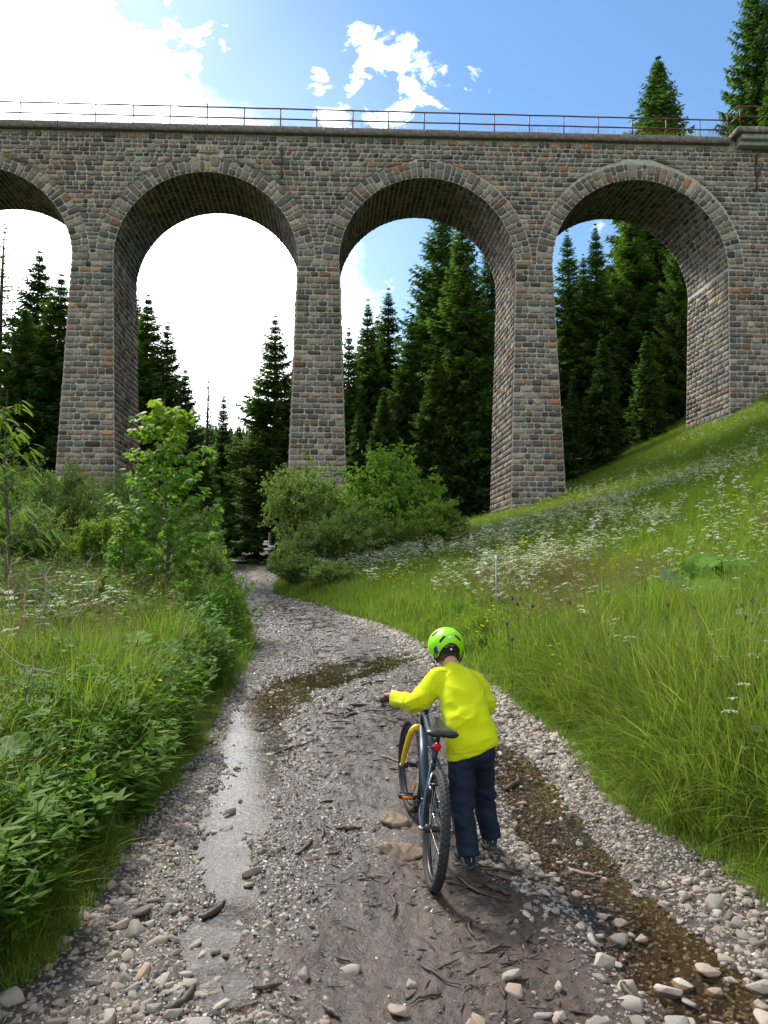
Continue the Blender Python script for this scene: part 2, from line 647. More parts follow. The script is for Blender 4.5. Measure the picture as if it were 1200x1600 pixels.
# --- ground material: soil and low turf, bare forest floor behind the bridge
G = Mat('turf_and_soil', 0.9, 0.2)
p = G.pos(); nA = G.noise(p, 1.6, 6); nB = G.noise(p, 14, 5, 0.65); nC = G.noise(p, 0.15, 3)
green = G.ramp(nB, [(0.3, (0.028, 0.045, 0.014)), (0.55, (0.05, 0.085, 0.022)), (0.75, (0.085, 0.12, 0.035))])
soil = G.ramp(nB, [(0.3, (0.035, 0.024, 0.016)), (0.7, (0.085, 0.06, 0.042))])
sx = G.n('SeparateXYZ'); G.l(p, sx.inputs[0])
far = G.rng(sx.outputs[1], 39, 46)
far2 = G.rng(sx.outputs[1], 100, 170)
f = G.math('MAXIMUM', G.rng(nA, 0.56, 0.66), G.math('SUBTRACT', far, far2, clamp=True))
G.color(G.mixc(f, green, soil)); G.bump(nB, 0.8, 0.05)
M_GROUND = G.m


def axis(lo, hi, fine_lo, fine_hi, step, grow=1.09):
    a = list(np.arange(fine_lo, fine_hi, step)); s = step
    while a[-1] < hi: s *= grow; a.append(a[-1] + s)
    s = step; b = [a[0]]
    while b[-1] > lo: s *= grow; b.append(b[-1] - s)
    return np.array(b[::-1][:-1] + a)


gx = axis(-700, 700, -14, 20, 0.30); gy = axis(-300, 900, -2, 44, 0.30)
X, Y = np.meshgrid(gx, gy)
Z = H(X, Y)
inp = np.minimum(X - ledge(Y) - wob(Y, 2), redge(Y) + wob(Y, 1) - X)
Z = Z - 0.16 * sm(0.02, 0.3, inp)
nxx, nyy = len(gx), len(gy)
I = np.arange(nxx * nyy).reshape(nyy, nxx)
Q = np.stack([I[:-1, :-1], I[:-1, 1:], I[1:, 1:], I[1:, :-1]], -1).reshape(-1, 4)
obj('ground', mesh('ground', np.stack([X, Y, Z], -1).reshape(-1, 3), [Q], M_GROUND, smooth=True), kind='structure')

# --- path: mud and embedded gravel
M = Mat('wet_mud', 0.5, 0.5)
p = M.pos(); n1_ = M.noise(p, 2.2, 6, 0.6); n2_ = M.noise(p, 26, 6, 0.7); n3_ = M.noise(p, 90, 4, 0.6)
vo = M.n('TexVoronoi', feature='F1'); vo.inputs['Scale'].default_value = 30; vo.inputs['Randomness'].default_value = 1.0
M.l(p, vo.inputs['Vector'])
mud = M.ramp(n2_, [(0.28, (0.020, 0.012, 0.008)), (0.5, (0.056, 0.035, 0.024)), (0.72, (0.120, 0.080, 0.056))])
peb = M.ramp(vo.outputs['Color'], [(0.1, (0.13, 0.10, 0.08)), (0.5, (0.27, 0.23, 0.19)), (0.9, (0.42, 0.39, 0.35))])
wet = M.attr('wet'); ws = M.n('SeparateColor'); M.l(wet, ws.inputs[0])
pm = M.math('MULTIPLY', M.rng(vo.outputs['Distance'], 0.42, 0.30), M.rng(M.math('ADD', M.math('MULTIPLY', n1_, 0.8), ws.outputs[1]), 0.55, 0.8))
M.color(M.mixc(pm, mud, peb))
M.l(M.rng(M.math('ADD', M.math('MULTIPLY', n1_, 0.5), ws.outputs[0]), 0.22, 0.80, 0.66, 0.14), M.b.inputs['Roughness'])
hh = M.math('ADD', M.math('MULTIPLY', n2_, 0.7), M.math('ADD', M.math('MULTIPLY', n3_, 0.25), M.math('MULTIPLY', pm, 0.4)))
M.bump(hh, 1.0, 0.018)
M_MUD = M.m
rows = [1.55]
while rows[-1] < 60: rows.append(rows[-1] * 1.0062 + 0.0005)
rows = np.array(rows); ss = np.linspace(-0.12, 1.12, 230)
YY, SS = np.meshgrid(rows, ss, indexing='ij')
Lw = ledge(YY) + wob(YY, 2); Rw = redge(YY) + wob(YY, 1)
XX = Lw + SS * (Rw - Lw)
ZZ = PH(XX, YY)
m_, k_ = XX.shape
I = np.arange(m_ * k_).reshape(m_, k_)
Q = np.stack([I[:-1, :-1], I[:-1, 1:], I[1:, 1:], I[1:, :-1]], -1).reshape(-1, 4)


def gravelly(x, y):
    """0..1 how stony the path is"""
    L = ledge(y); R = redge(y); s = (x - L) / (R - L)
    g = 0.85 * np.exp(-((s - 0.93) / 0.16) ** 2) + 0.75 * np.exp(-((s - 0.15) / 0.26) ** 2) + 0.55 * sm(6.5, 10, y)
    g = g + 0.5 * np.exp(-((s - 0.72) / 0.10) ** 2) * (1 - sm(5, 7, y)) + 0.5 * sm(3.1, 2.5, y)
    g = g - 0.35 * np.exp(-((s - 0.55) / 0.12) ** 2)
    return np.clip(g + 0.7 * fbm(x * 1.3, y * 1.3, 9, o=3), 0.02, 1) * (1 - .35 * sm(.008, .02, chan_depth(x, y)))


wetv = np.clip(chan_depth(XX, YY) * 38 + 0.35 * np.exp(-((SS - 0.3) / 0.25) ** 2), 0, 1)
cw = np.stack([wetv, gravelly(XX, YY), wetv], -1).reshape(-1, 3)
obj('path', mesh('path', np.stack([XX, YY, ZZ], -1).reshape(-1, 3), [Q], M_MUD, cols=cw, smooth=True, cname='wet'), kind='structure')

# --- water standing and trickling in the channels
Wm = Mat('shallow_water', 0.03, 0.5)
p = Wm.pos()
tr = Wm.n('BsdfTransparent'); tr.inputs[0].default_value = (0.78, 0.70, 0.57, 1)
gl = Wm.n('BsdfGlossy'); gl.inputs['Roughness'].default_value = 0.06
fr = Wm.n('Fresnel'); fr.inputs[0].default_value = 1.33
bp = Wm.n('Bump'); bp.inputs['Strength'].default_value = 0.16; bp.inputs['Distance'].default_value = 0.006
Wm.l(Wm.noise(p, 38, 4, 0.6, 0.6), bp.inputs['Height'])
Wm.l(bp.outputs[0], gl.inputs['Normal']); Wm.l(bp.outputs[0], fr.inputs['Normal'])
mx = Wm.n('MixShader'); Wm.l(fr.outputs[0], mx.inputs[0]); Wm.l(tr.outputs[0], mx.inputs[1]); Wm.l(gl.outputs[0], mx.inputs[2])
Wm.l(mx.outputs[0], Wm.out.inputs[0])
M_WATER = Wm.m
wl = [0.014, 0.0145, 0.007]
for k, C in enumerate(CH):
    n = 160; Cs = spline(C, n)
    T = np.gradient(Cs[:, :2], axis=0); T /= np.linalg.norm(T, axis=1)[:, None]
    Nn = np.stack([-T[:, 1], T[:, 0]], 1)
    off = np.linspace(-1.5, 1.5, 13)
    P = Cs[:, None, :2] + Nn[:, None] * (off[None, :, None] * Cs[:, None, 2:3])
    lo = base(P[..., 1])
    # water lies on the running mean of the bed plus a little
    bed = PH(P[..., 0], P[..., 1])
    mid = bed[:, 4:9].mean(1)
    kern = np.ones(15) / 15; mid = np.convolve(np.pad(mid, 7, mode='edge'), kern, 'valid')
    mid = mid + wl[k] - (base(P[:, 6, 1]))
    z = lo + mid[:, None]
    V = np.concatenate([P, z[..., None]], -1).reshape(-1, 3)
    I = np.arange(n * 13).reshape(n, 13)
    Q = np.stack([I[:-1, :-1], I[1:, :-1], I[1:, 1:], I[:-1, 1:]], -1).reshape(-1, 4)
    obj('water' if k == 0 else 'water.%03d' % k, mesh('water', V, [Q], M_WATER, smooth=True), kind='structure')
# ================================================================== viaduct
YV = 36.0
AL = math.atan(0.07)
UX, UY = math.cos(AL), math.sin(AL)
DEPTH = 4.35
ZS = 16.35                    # springing
ARCH = [(-29.4, 4.33), (-18.98, 4.33), (-8.44, 4.33), (2.13, 4.30), (12.72, 4.46)]
RIGHT = 17.24
END = 27.0
LEFT = -33.73
BAT = 0.036
BATF = 0.018


def deck(u):
    return 22.93 + 0.0162 * np.asarray(u, float)


def crown(u):
    return 0.012 * u


def uw(u, w, z):
    """bridge frame (along, into, up) to world"""
    u, w, z = np.broadcast_arrays(np.asarray(u, float), np.asarray(w, float), np.asarray(z, float))
    return np.stack([u * UX - w * UY, YV + u * UY + w * UX, z], -1)


# materials
ST = Mat('bridge_stone', 0.85, 0.3)
a = ST.attr('tint'); c = ST.coord()
nf = ST.noise(c, 9, 6, 0.65); ng_ = ST.noise(c, 0.35, 4, 0.6); nh = ST.noise(c, 45, 4, 0.6)
col = ST.mixc(1.0, a, ST.ramp(nf, [(0.25, (0.52, 0.52, 0.52)), (0.5, (0.92, 0.92, 0.92)), (0.75, (1.35, 1.33, 1.30))]), 'MULTIPLY')
col = ST.mixc(ST.rng(ng_, 0.56, 0.75, 0.0, 0.45), col, (0.055, 0.048, 0.042))
mpv = ST.coord(scale=(1.6, 1.6, .10)); nst = ST.noise(mpv, 1.3, 5, .6)
col = ST.mixc(ST.rng(nst, .57, .72, 0, .5), col, (.045, .042, .038)); col = ST.mixc(ST.rng(nst, .40, .28, 0, .28), col, (.34, .33, .30))
ST.color(col)
ST.bump(ST.math('ADD', nf, ST.math('MULTIPLY', nh, 0.4)), 0.9, 0.03)
M_STONE = ST.m
MO = Mat('lime_mortar', 0.9, 0.2)
c = MO.coord(); nf = MO.noise(c, 6, 6, 0.6)
MO.color(MO.ramp(nf, [(0.3, (0.30, 0.285, 0.25)), (0.5, (0.44, 0.42, 0.375)), (0.7, (0.56, 0.53, 0.48))])); MO.bump(nf, 0.6, 0.02)
M_MORTAR = MO.m
CO = Mat('weathered_concrete', 0.85, 0.25)
c = CO.coord(); nf = CO.noise(c, 4, 6, 0.65)
mp = CO.coord(scale=(3.5, 3.5, 0.45)); ns = CO.noise(mp, 1.5, 5, 0.6)
cc1 = CO.ramp(nf, [(0.3, (0.11, 0.085, 0.07)), (0.55, (0.21, 0.18, 0.16)), (0.75, (0.31, 0.29, 0.27))])
CO.color(CO.mixc(CO.rng(ns, 0.55, 0.66, 0, 0.6), cc1, (0.40, 0.39, 0.37))); CO.bump(nf, 0.5, 0.02)
M_CONC = CO.m
CP = Mat('pale_concrete', 0.85, 0.25)
nf = CP.noise(CP.coord(), 3, 6, 0.65)
CP.color(CP.ramp(nf, [(0.3, (0.22, 0.22, 0.20)), (0.55, (0.36, 0.36, 0.33)), (0.75, (0.46, 0.46, 0.43))])); CP.bump(nf, 0.5, 0.02)
M_PALE = CP.m
SO = Mat('soffit_stone_back', 0.9, 0.2)
nf = SO.noise(SO.coord(), 4, 6, 0.65)
SO.color(SO.ramp(nf, [(0.3, (0.09, 0.085, 0.08)), (0.7, (0.26, 0.24, 0.22))])); SO.bump(nf, 0.8, 0.04)
M_BACK = SO.m

via = empty('stone_viaduct', (0, YV, 0), 'tall grey stone railway viaduct with round arches on tapering piers across the valley', 'viaduct')


def offs(P):
    P = np.asarray(P, float).copy(); P[..., 1] -= YV; return P


# pier outlines: list of (uL, uR) at springing between arches
ENDS = [LEFT] + [q for c_, r_ in ARCH for q in (c_ - r_, c_ + r_)] + [END]
PIERS = [(ENDS[i], ENDS[i + 1]) for i in range(0, len(ENDS), 2)]


def wfront(z):
    return -BATF * np.maximum(ZS - np.asarray(z, float), 0)


def pedge(u, side, z):
    """pier side position at height z; side -1 left, +1 right"""
    return u + side * BAT * np.maximum(ZS - np.asarray(z, float), 0)


# --- mortar core
core = MB()
NA = 40
for (uc, r), k in zip(ARCH, range(9)):
    zc = ZS + crown(uc)
    th = np.linspace(0, PI, NA + 1)
    for w0, flip in ((0.0, False), (DEPTH, True)):
        bot = uw(uc + r * np.cos(th), w0, zc + r * np.sin(th))
        uu = uc + r * np.cos(th)
        top = uw(uu, w0, deck(uu))
        V = np.concatenate([bot, top]); n = NA + 1
        Q = [(i, i + 1, n + i + 1, n + i) if flip else (i + 1, i, n + i, n + i + 1) for i in range(NA)]
        core.add(offs(V), Q)
    V = np.concatenate([uw(uc + r * np.cos(th), 0, zc + r * np.sin(th)), uw(uc + r * np.cos(th), DEPTH, zc + r * np.sin(th))])
    Q = [(i, i + 1, n + i + 1, n + i) for i in range(NA)]
    core.add(offs(V), Q)
for k, (a0, a1) in enumerate(PIERS):
    zb = -2.0
    zl = ZS + (crown(ARCH[k - 1][0]) if k > 0 else 0); zr = ZS + (crown(ARCH[k][0]) if k < len(ARCH) else 0)
    L0 = a0 if k == 0 else pedge(a0, -1, zb); R0 = a1 if k == len(PIERS) - 1 else pedge(a1, 1, zb)
    f0 = wfront(zb)
    V = [uw(L0, f0, zb), uw(R0, f0, zb), uw(R0, DEPTH - f0, zb), uw(L0, DEPTH - f0, zb),
         uw(a0, 0, zl), uw(a1, 0, zr), uw(a1, DEPTH, zr), uw(a0, DEPTH, zl),
         uw(a0, 0, deck(a0)), uw(a1, 0, deck(a1)), uw(a1, DEPTH, deck(a1)), uw(a0, DEPTH, deck(a0))]
    Q = [(0, 1, 5, 4), (1, 2, 6, 5), (2, 3, 7, 6), (3, 0, 4, 7), (4, 5, 9, 8), (6, 7, 11, 10)]
    core.add(offs(np.array(V)), Q)
V = [uw(LEFT, 0, deck(LEFT)), uw(END, 0, deck(END)), uw(END, DEPTH, deck(END)), uw(LEFT, DEPTH, deck(LEFT))]
core.add(offs(np.array(V)), [(0, 1, 2, 3)])
obj('mortar_core', core.mesh('mortar_core', M_MORTAR, smooth=False, cols=False), via)

# --- stones
PAL = np.array([(0.235, 0.215, 0.185), (0.180, 0.160, 0.138), (0.285, 0.250, 0.205), (0.135, 0.140, 0.140), (0.215, 0.170, 0.135),
                (0.310, 0.275, 0.225), (0.095, 0.086, 0.078), (0.265, 0.155, 0.090), (0.190, 0.190, 0.180), (0.370, 0.235, 0.130)])
PW = np.array([.17, .16, .15, .14, .11, .09, .07, .035, .06, .015]); PW = PW / PW.sum()
stones = {'q': [], 'n': [], 'col': [], 'pro': [], 'key': []}


def put(q3, normal, key, pro=None, col=None, pale=1.0):
    """q3 (4,3) corners counter-clockwise seen from outside; normal outward"""
    stones['q'].append(q3); stones['n'].append(normal)
    u = q3[0][0]
    if col is None:
        w = PW.copy()
        if 3.5 < u < 8.5 and q3[0][2] > 15: w[[4, 7, 9]] *= 2.6
        if -12 < u < -3 and q3[0][2] > 20: w[[2, 5]] *= 1.6
        w /= w.sum()
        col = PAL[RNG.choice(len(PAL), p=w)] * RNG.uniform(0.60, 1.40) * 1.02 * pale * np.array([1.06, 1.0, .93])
    stones['col'].append(col); stones['pro'].append(RNG.uniform(0.03, 0.075) if pro is None else pro)
    stones['key'].append(key)


WR = 0.80   # ring thickness


def split(a, b, lo, hi):
    out = [a]; L = b - a
    if L <= 0: return out
    while out[-1] < b - 1e-6:
        w = RNG.uniform(lo, hi) * (1.35 if RNG.random() < 0.12 else 1)
        if b - out[-1] - w < lo * 0.75: w = b - out[-1]
        out.append(out[-1] + w)
    out[-1] = b
    return out


FN = np.array([UY, -UX, 0.0])     # outward front normal in world
VIS0, VIS1 = -22.5, 23.0
# plaque place
PLQ = (-8.42, 21.66, 0.92, 0.34)
# spandrel courses (follow the deck slope slightly)
z = ZS - 0.55
top_min = 0
zt = 22.55
courses = []
z = ZS + 0.1
while z < zt - 0.12:
    h = RNG.uniform(0.17, 0.30)
    if zt - z - h < 0.16: h = zt - z
    courses.append((z, z + h)); z += h
for (z0, z1) in courses:
    def blk(zz):
        iv = []
        for uc, r in ARCH:
            zc = ZS + crown(uc); Ro = r + WR; dz = zz - zc
            if 0 <= dz < Ro:
                hw = math.sqrt(Ro * Ro - dz * dz); iv.append((uc - hw, uc + hw))
            elif dz < 0:
                iv.append((uc - Ro, uc + Ro))
            else:
                iv.append((uc, uc))
        return iv
    slope = (z0 - ZS) / (zt - ZS) * 0.0162
    lo_, hi_ = blk(z0), blk(z1)
    for ai, (uc, r) in enumerate(ARCH):
        ztop = ZS + crown(uc) + r + WR; hw = (lo_[ai][1] - lo_[ai][0]) / 2
        if z0 < ztop <= z1 and hw > .05:
            hi_[ai] = (uc - hw * .5, uc + hw * .5); za = ztop - (hw * .5) ** 2 / (2 * (r + WR))
            if VIS0 < uc and z1 - ztop > .05:
                put(uw([uc - hw * .5, uc, uc, uc - hw * .5], 0, [za, ztop, z1, z1]), FN, ('f', uc, z0)); put(uw([uc, uc + hw * .5, uc + hw * .5, uc], 0, [ztop, za, z1, z1]), FN, ('f', uc, z0))
    s0, s1 = VIS0, VIS0
    spans = []
    c0, c1 = VIS0, VIS0
    for (l0, r0), (l1, r1) in zip(lo_, hi_):
        if r0 - l0 < 0.01:
            continue
        spans.append((c0, l0, c1, l1)); c0, c1 = r0, r1
    spans.append((c0, VIS1, c1, VIS1))
    for (a0, b0, a1, b1) in spans:
        if b0 < VIS0 or a0 > VIS1: continue
        a0 = max(a0, VIS0); a1 = max(a1, VIS0)
        W0, W1 = b0 - a0, b1 - a1
        if max(W0, W1) < 0.12: continue
        if W0 < 0.05: a0 = b0 = (a0 + b0) / 2
        k = split(0, (max(W0, 0.02) + W1) / 2, 0.20, 0.54); T = np.array(k) / k[-1]
        # keep inner joints vertical: blend only near the ends
        for t0, t1 in zip(T[:-1], T[1:]):
            def xb(t, a, b, ao, bo):
                return a + t * (b - a)
            mid0 = a0 + t0 * W0; mid1 = a1 + t0 * W1; e0 = a0 + t1 * W0; e1 = a1 + t1 * W1
            if t0 > 0: m = (mid0 + mid1) / 2; mid0, mid1 = m + (mid0 - m) * .15, m + (mid1 - m) * .15
            if t1 < 1: m = (e0 + e1) / 2; e0, e1 = m + (e0 - m) * .15, m + (e1 - m) * .15
            um = (mid0 + e0) / 2
            if abs(um - PLQ[0]) < PLQ[2] / 2 + .1 and z1 > PLQ[1] - PLQ[3] / 2 and z0 < PLQ[1] + PLQ[3] / 2: continue
            q = uw([mid0, e0, e1, mid1], [0] * 4, [z0 + slope * mid0, z0 + slope * e0, z1 + slope * e1, z1 + slope * mid1])
            put(q, FN, ('f', um, z0))
# arch rings
for uc, r in ARCH:
    if uc < -25: continue
    zc = ZS + crown(uc)
    n = int(PI * (r + WR / 2) / 0.31)
    ang = np.linspace(0, PI, n + 1) + np.concatenate([[0], RNG.uniform(-.25, .25, n - 1) * PI / n, [0]])
    # the ring spans from the springing to the crown
    for i in range(n):
        t0, t1 = ang[i], ang[i + 1]
        if i % 5 == 0: cuts = [r, r + WR]
        elif i % 3 == 1: cuts = [r, r + WR * RNG.uniform(.3, .45), r + WR]
        else: cuts = [r, r + WR * RNG.uniform(.5, .7), r + WR]
        for c0, c1 in zip(cuts[:-1], cuts[1:]):
            uu = [uc + c0 * math.cos(t0), uc + c1 * math.cos(t0), uc + c1 * math.cos(t1), uc + c0 * math.cos(t1)]
            z_ = [zc + c0 * math.sin(t0), zc + c1 * math.sin(t0), zc + c1 * math.sin(t1), zc + c0 * math.sin(t1)]
            # rings of neighbouring arches meet over the pier: stop at its centre line
            pc = [(p0 + p1) / 2 for p0, p1 in PIERS]
            lim = min(pc, key=lambda q: abs(q - (uc + (r + .95) * (1 if math.cos(t0) > 0 else -1))))
            if abs(lim - uc) < r + 1.4:
                uu = [min(q, lim) if lim > uc else max(q, lim) for q in uu]
            q = uw(uu, 0, z_)
            if abs(uu[0] - uu[1]) + abs(z_[0] - z_[1]) + abs(uu[2] - uu[3]) < 0.15: continue
            put(q, FN, ('r', uc, t0), pro=RNG.uniform(.035, .06), pale=1.0)
# pier fronts and sides
for k, (a0, a1) in enumerate(PIERS):
    if a1 < VIS0 or k == 0: continue
    last = k == len(PIERS) - 1
    z = 0.2; j = 0
    zcs = []
    while z < ZS + 0.1 - .05:
        h = RNG.uniform(0.22, 0.34)
        if ZS + 0.1 - z - h < .18: h = ZS + 0.1 - z
        zcs.append((z, z + h)); z += h
    for z0, z1 in zcs:
        j += 1
        l0, l1 = pedge(a0, -1, z0), pedge(a0, -1, z1)
        r0, r1 = (VIS1, VIS1) if last else (pedge(a1, 1, z0), pedge(a1, 1, z1))
        # quoins alternate long and short
        ql = .62 if j % 2 else .38; qr = .38 if j % 2 else .62
        if last: qr = 0.4
        cuts = [0, ql] + split(ql, (r0 - l0) - qr, .26, .58)[1:] + [r0 - l0]
        T = np.array(cuts) / (r0 - l0)
        for t0, t1 in zip(T[:-1], T[1:]):
            q = uw([l0 + t0 * (r0 - l0), l0 + t1 * (r0 - l0), l1 + t1 * (r1 - l1), l1 + t0 * (r1 - l1)],
                   [wfront(z0), wfront(z0), wfront(z1), wfront(z1)], [z0, z0, z1, z1])
            put(q, FN, ('p', l0, z0))
        # reveals
        d0, d1 = wfront(z0), wfront(z1)
        for side in (-1, 1):
            if side == 1 and last: continue
            e0 = l0 if side == -1 else r0; e1 = l1 if side == -1 else r1
            Ld = DEPTH - 2 * d0
            q1 = .38 if j % 2 else .62
            cuts = [0, q1] + split(q1, Ld, .28, .6)[1:]
            T = np.array(cuts) / Ld
            nn = np.array([UX * side, UY * side, 0.0])
            for t0, t1 in zip(T[:-1], T[1:]):
                wa0 = d0 + t0 * Ld; wb0 = d0 + t1 * Ld; wa1 = d1 + t0 * (DEPTH - 2 * d1); wb1 = d1 + t1 * (DEPTH - 2 * d1)
                if side == 1: q = uw([e0, e0, e1, e1], [wa0, wb0, wb1, wa1], [z0, z0, z1, z1])
                else: q = uw([e0, e0, e1, e1], [wb0, wa0, wa1, wb1], [z0, z0, z1, z1])
                put(q, nn, ('s', e0, z0), pro=RNG.uniform(.03, .06))
# soffits
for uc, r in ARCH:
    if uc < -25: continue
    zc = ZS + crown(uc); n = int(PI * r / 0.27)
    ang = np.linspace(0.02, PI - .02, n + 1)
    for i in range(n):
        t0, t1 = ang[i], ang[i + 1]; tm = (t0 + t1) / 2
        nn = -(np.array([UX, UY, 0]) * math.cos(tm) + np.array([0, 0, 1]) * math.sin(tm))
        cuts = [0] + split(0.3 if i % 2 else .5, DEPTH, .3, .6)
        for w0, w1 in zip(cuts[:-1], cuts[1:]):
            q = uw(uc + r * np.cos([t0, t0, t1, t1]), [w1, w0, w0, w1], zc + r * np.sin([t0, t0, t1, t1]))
            put(q, nn, ('o', uc, t0), pro=RNG.uniform(.02, .045), pale=.55 + .25 * max(0, -math.cos(tm)) ** 1 * 0 + .35 * max(0, math.cos(tm)))  # shade painted into the stone colour: dark crown and left, lighter right

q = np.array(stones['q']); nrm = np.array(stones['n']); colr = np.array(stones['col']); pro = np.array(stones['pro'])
keys = [k[0] for k in stones['key']]
q[..., 1] -= YV
ns_ = len(q)
g = 0.019
eu = np.linalg.norm(q[:, 1] - q[:, 0], axis=1) + 1e-6; ev = np.linalg.norm(q[:, 3] - q[:, 0], axis=1) + 1e-6
eu = np.maximum(eu, np.linalg.norm(q[:, 2] - q[:, 3], axis=1))


def bil(a, b):
    a = a[..., None]; b = b[..., None]
    return (q[:, None, 0] * (1 - a) * (1 - b) + q[:, None, 1] * a * (1 - b) + q[:, None, 2] * a * b + q[:, None, 3] * (1 - a) * b)


gu = np.clip(g / eu, 0, .3)[:, None]; gv = np.clip(g / ev, 0, .3)[:, None]
cu = np.clip(RNG.uniform(.02, .085, (ns_, 8)) / eu[:, None], 0, .4); cv = np.clip(RNG.uniform(.02, .075, (ns_, 8)) / ev[:, None], 0, .4)
AU = np.stack([cu[:, 0], 1 - cu[:, 1], 1 + 0 * cu[:, 0], 1 + 0 * cu[:, 0], 1 - cu[:, 4], cu[:, 5], 0 * cu[:, 0], 0 * cu[:, 0]], 1)
AV = np.stack([0 * cu[:, 0], 0 * cu[:, 0], cv[:, 2], 1 - cv[:, 3], 1 + 0 * cu[:, 0], 1 + 0 * cu[:, 0], 1 - cv[:, 6], cv[:, 7]], 1)
jit = RNG.uniform(0, 1, (ns_, 8, 2))
AU = gu + AU * (1 - 2 * gu); AV = gv + AV * (1 - 2 * gv)
AU = np.clip(0.5 + (AU - .5) * (1 - jit[..., 0] * np.clip(.03 / eu, 0, .12)[:, None]), 0.0, 1); AV = np.clip(.5 + (AV - .5) * (1 - jit[..., 1] * np.clip(.035 / ev, 0, .16)[:, None]), 0, 1)
base_ = bil(AU, AV) - nrm[:, None] * 0.03
midr = bil(AU, AV) + nrm[:, None] * (pro[:, None] * RNG.uniform(.35, .7, (ns_, 8)))[..., None]
sh = RNG.uniform(.62, .82, (ns_, 8))
topr = bil(.5 + (AU - .5) * sh, .5 + (AV - .5) * sh) + nrm[:, None] * (pro[:, None] * RNG.uniform(.8, 1.25, (ns_, 8)))[..., None]
cen = bil(RNG.uniform(.35, .65, (ns_, 1)), RNG.uniform(.35, .65, (ns_, 1))) + nrm[:, None] * (pro[:, None] * RNG.uniform(.9, 1.7, (ns_, 1)))[..., None]
VS = np.concatenate([base_, midr, topr, cen], 1)     # 25 per stone
jj = np.arange(8); jn = (jj + 1) % 8
Q1 = np.concatenate([np.stack([jj, jn, 8 + jn, 8 + jj], 1), np.stack([8 + jj, 8 + jn, 16 + jn, 16 + jj], 1)])
T1 = np.stack([16 + jj, 16 + jn, np.full(8, 24)], 1)
# the 300 that show largest are single parts
ctr = q.mean(1) + (0, YV, 0); view = np.array([0, 0, CAMZ]) - ctr; dist = np.linalg.norm(view, axis=1)
area = eu * ev * np.abs((view * nrm).sum(1) / dist) / dist ** 2
infr = (np.abs(ctr[:, 0] / ctr[:, 1]) < 0.49) & (ctr[:, 2] < 23) & (ctr[:, 2] > H(ctr[:, 0], ctr[:, 1]) + 0.5)
hid = (ctr[:, 0] < -9) & (ctr[:, 2] < 6.5) | (ctr[:, 0] > -5) & (ctr[:, 0] < -1) & (ctr[:, 2] < 6.2)
score = np.where(infr & ~hid & ((view * nrm).sum(1) > 0), area, 0)
order = np.argsort(-score); single = order[:300]; rest = order[300:]
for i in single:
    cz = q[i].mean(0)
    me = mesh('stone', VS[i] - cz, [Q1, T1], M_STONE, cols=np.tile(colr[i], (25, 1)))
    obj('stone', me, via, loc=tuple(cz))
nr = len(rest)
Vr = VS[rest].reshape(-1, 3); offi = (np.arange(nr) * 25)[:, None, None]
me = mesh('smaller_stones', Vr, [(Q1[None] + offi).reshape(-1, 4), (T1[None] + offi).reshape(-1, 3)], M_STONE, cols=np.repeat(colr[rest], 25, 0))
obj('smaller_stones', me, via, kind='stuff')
print('stones', ns_)

# --- coping slabs
u = -23.0; k = 0
while u < 17.3:
    w = RNG.uniform(1.0, 1.5)
    mb = MB(); h = 0.34
    w = min(w, 17.45 - u)
    if w < .3: break
    mb.box(0, 0, 0, w - 0.015, 0.55, h, bev=0.02)
    me = mb.mesh('coping_slab', M_CONC, smooth=False, cols=False)
    o = obj('coping_slab', me, via, loc=offs(uw(u + w / 2, 0.02 + RNG.uniform(-.006, .006), deck(u + w / 2) - 0.33 + h / 2 + RNG.uniform(-.006, .006))))
    o.rotation_euler = (0, -0.0162, AL)
    u += w
# back parapet, ballast
mb = MB(); mb.box(0, 0, 0, END - LEFT, 0.5, 0.4, bev=.02)
o = obj('rear_coping', mb.mesh('rear_coping', M_CONC, smooth=False, cols=False), via, loc=offs(uw((END + LEFT) / 2, DEPTH - .1, deck((END + LEFT) / 2) - .1)))
o.rotation_euler = (0, -0.0162, AL)
# refuge over the wide pier
for (uc_, w_, wd, zz_, hh_, m_, nm) in ((20.6, 6.3, .95, 0.10, .27, M_CONC, 'refuge_slab'), (20.7, 5.9, .78, -.17, .26, M_PALE, 'refuge_corbel'), (18.85, 2.2, .58, -.42, .22, M_PALE, 'refuge_corbel')):
    mb = MB(); mb.box(0, 0, 0, w_, wd, hh_, bev=.02)
    o = obj(nm, mb.mesh(nm, m_, smooth=False, cols=False), via, loc=offs(uw(uc_, -wd / 2 + .1, deck(uc_) + zz_)))
    o.rotation_euler = (0, -0.0162, AL)

# --- date stone
mb = MB(); mb.box(0, 0, 0, PLQ[2], .16, PLQ[3], bev=.02)
M_DATE = plain('sandstone', (0.42, 0.36, 0.26), .85, var=.18, scale=9, bump=.5)
pl_ = obj('date_stone', mb.mesh('date_stone', M_DATE, smooth=False, cols=False), via, loc=offs(uw(PLQ[0], -.01, PLQ[1])))
pl_.rotation_euler = (0, 0, AL)
fc = bpy.data.curves.new('carved_date', 'FONT'); fc.body = '1930'; fc.size = .33; fc.extrude = .018; fc.align_x = 'CENTER'; fc.align_y = 'CENTER'; fc.space_character = 1.15; fc.offset = 0.004
to = bpy.data.objects.new('tmp', fc); COL.objects.link(to)
dg = bpy.context.evaluated_depsgraph_get()
tme = bpy.data.meshes.new_from_object(to.evaluated_get(dg)); bpy.data.objects.remove(to)
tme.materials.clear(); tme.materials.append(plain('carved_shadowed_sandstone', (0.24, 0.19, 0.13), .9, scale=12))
t = obj('carved_date', tme, pl_, loc=(0, -.085, 0)); t.rotation_euler = (PI / 2, 0, 0)
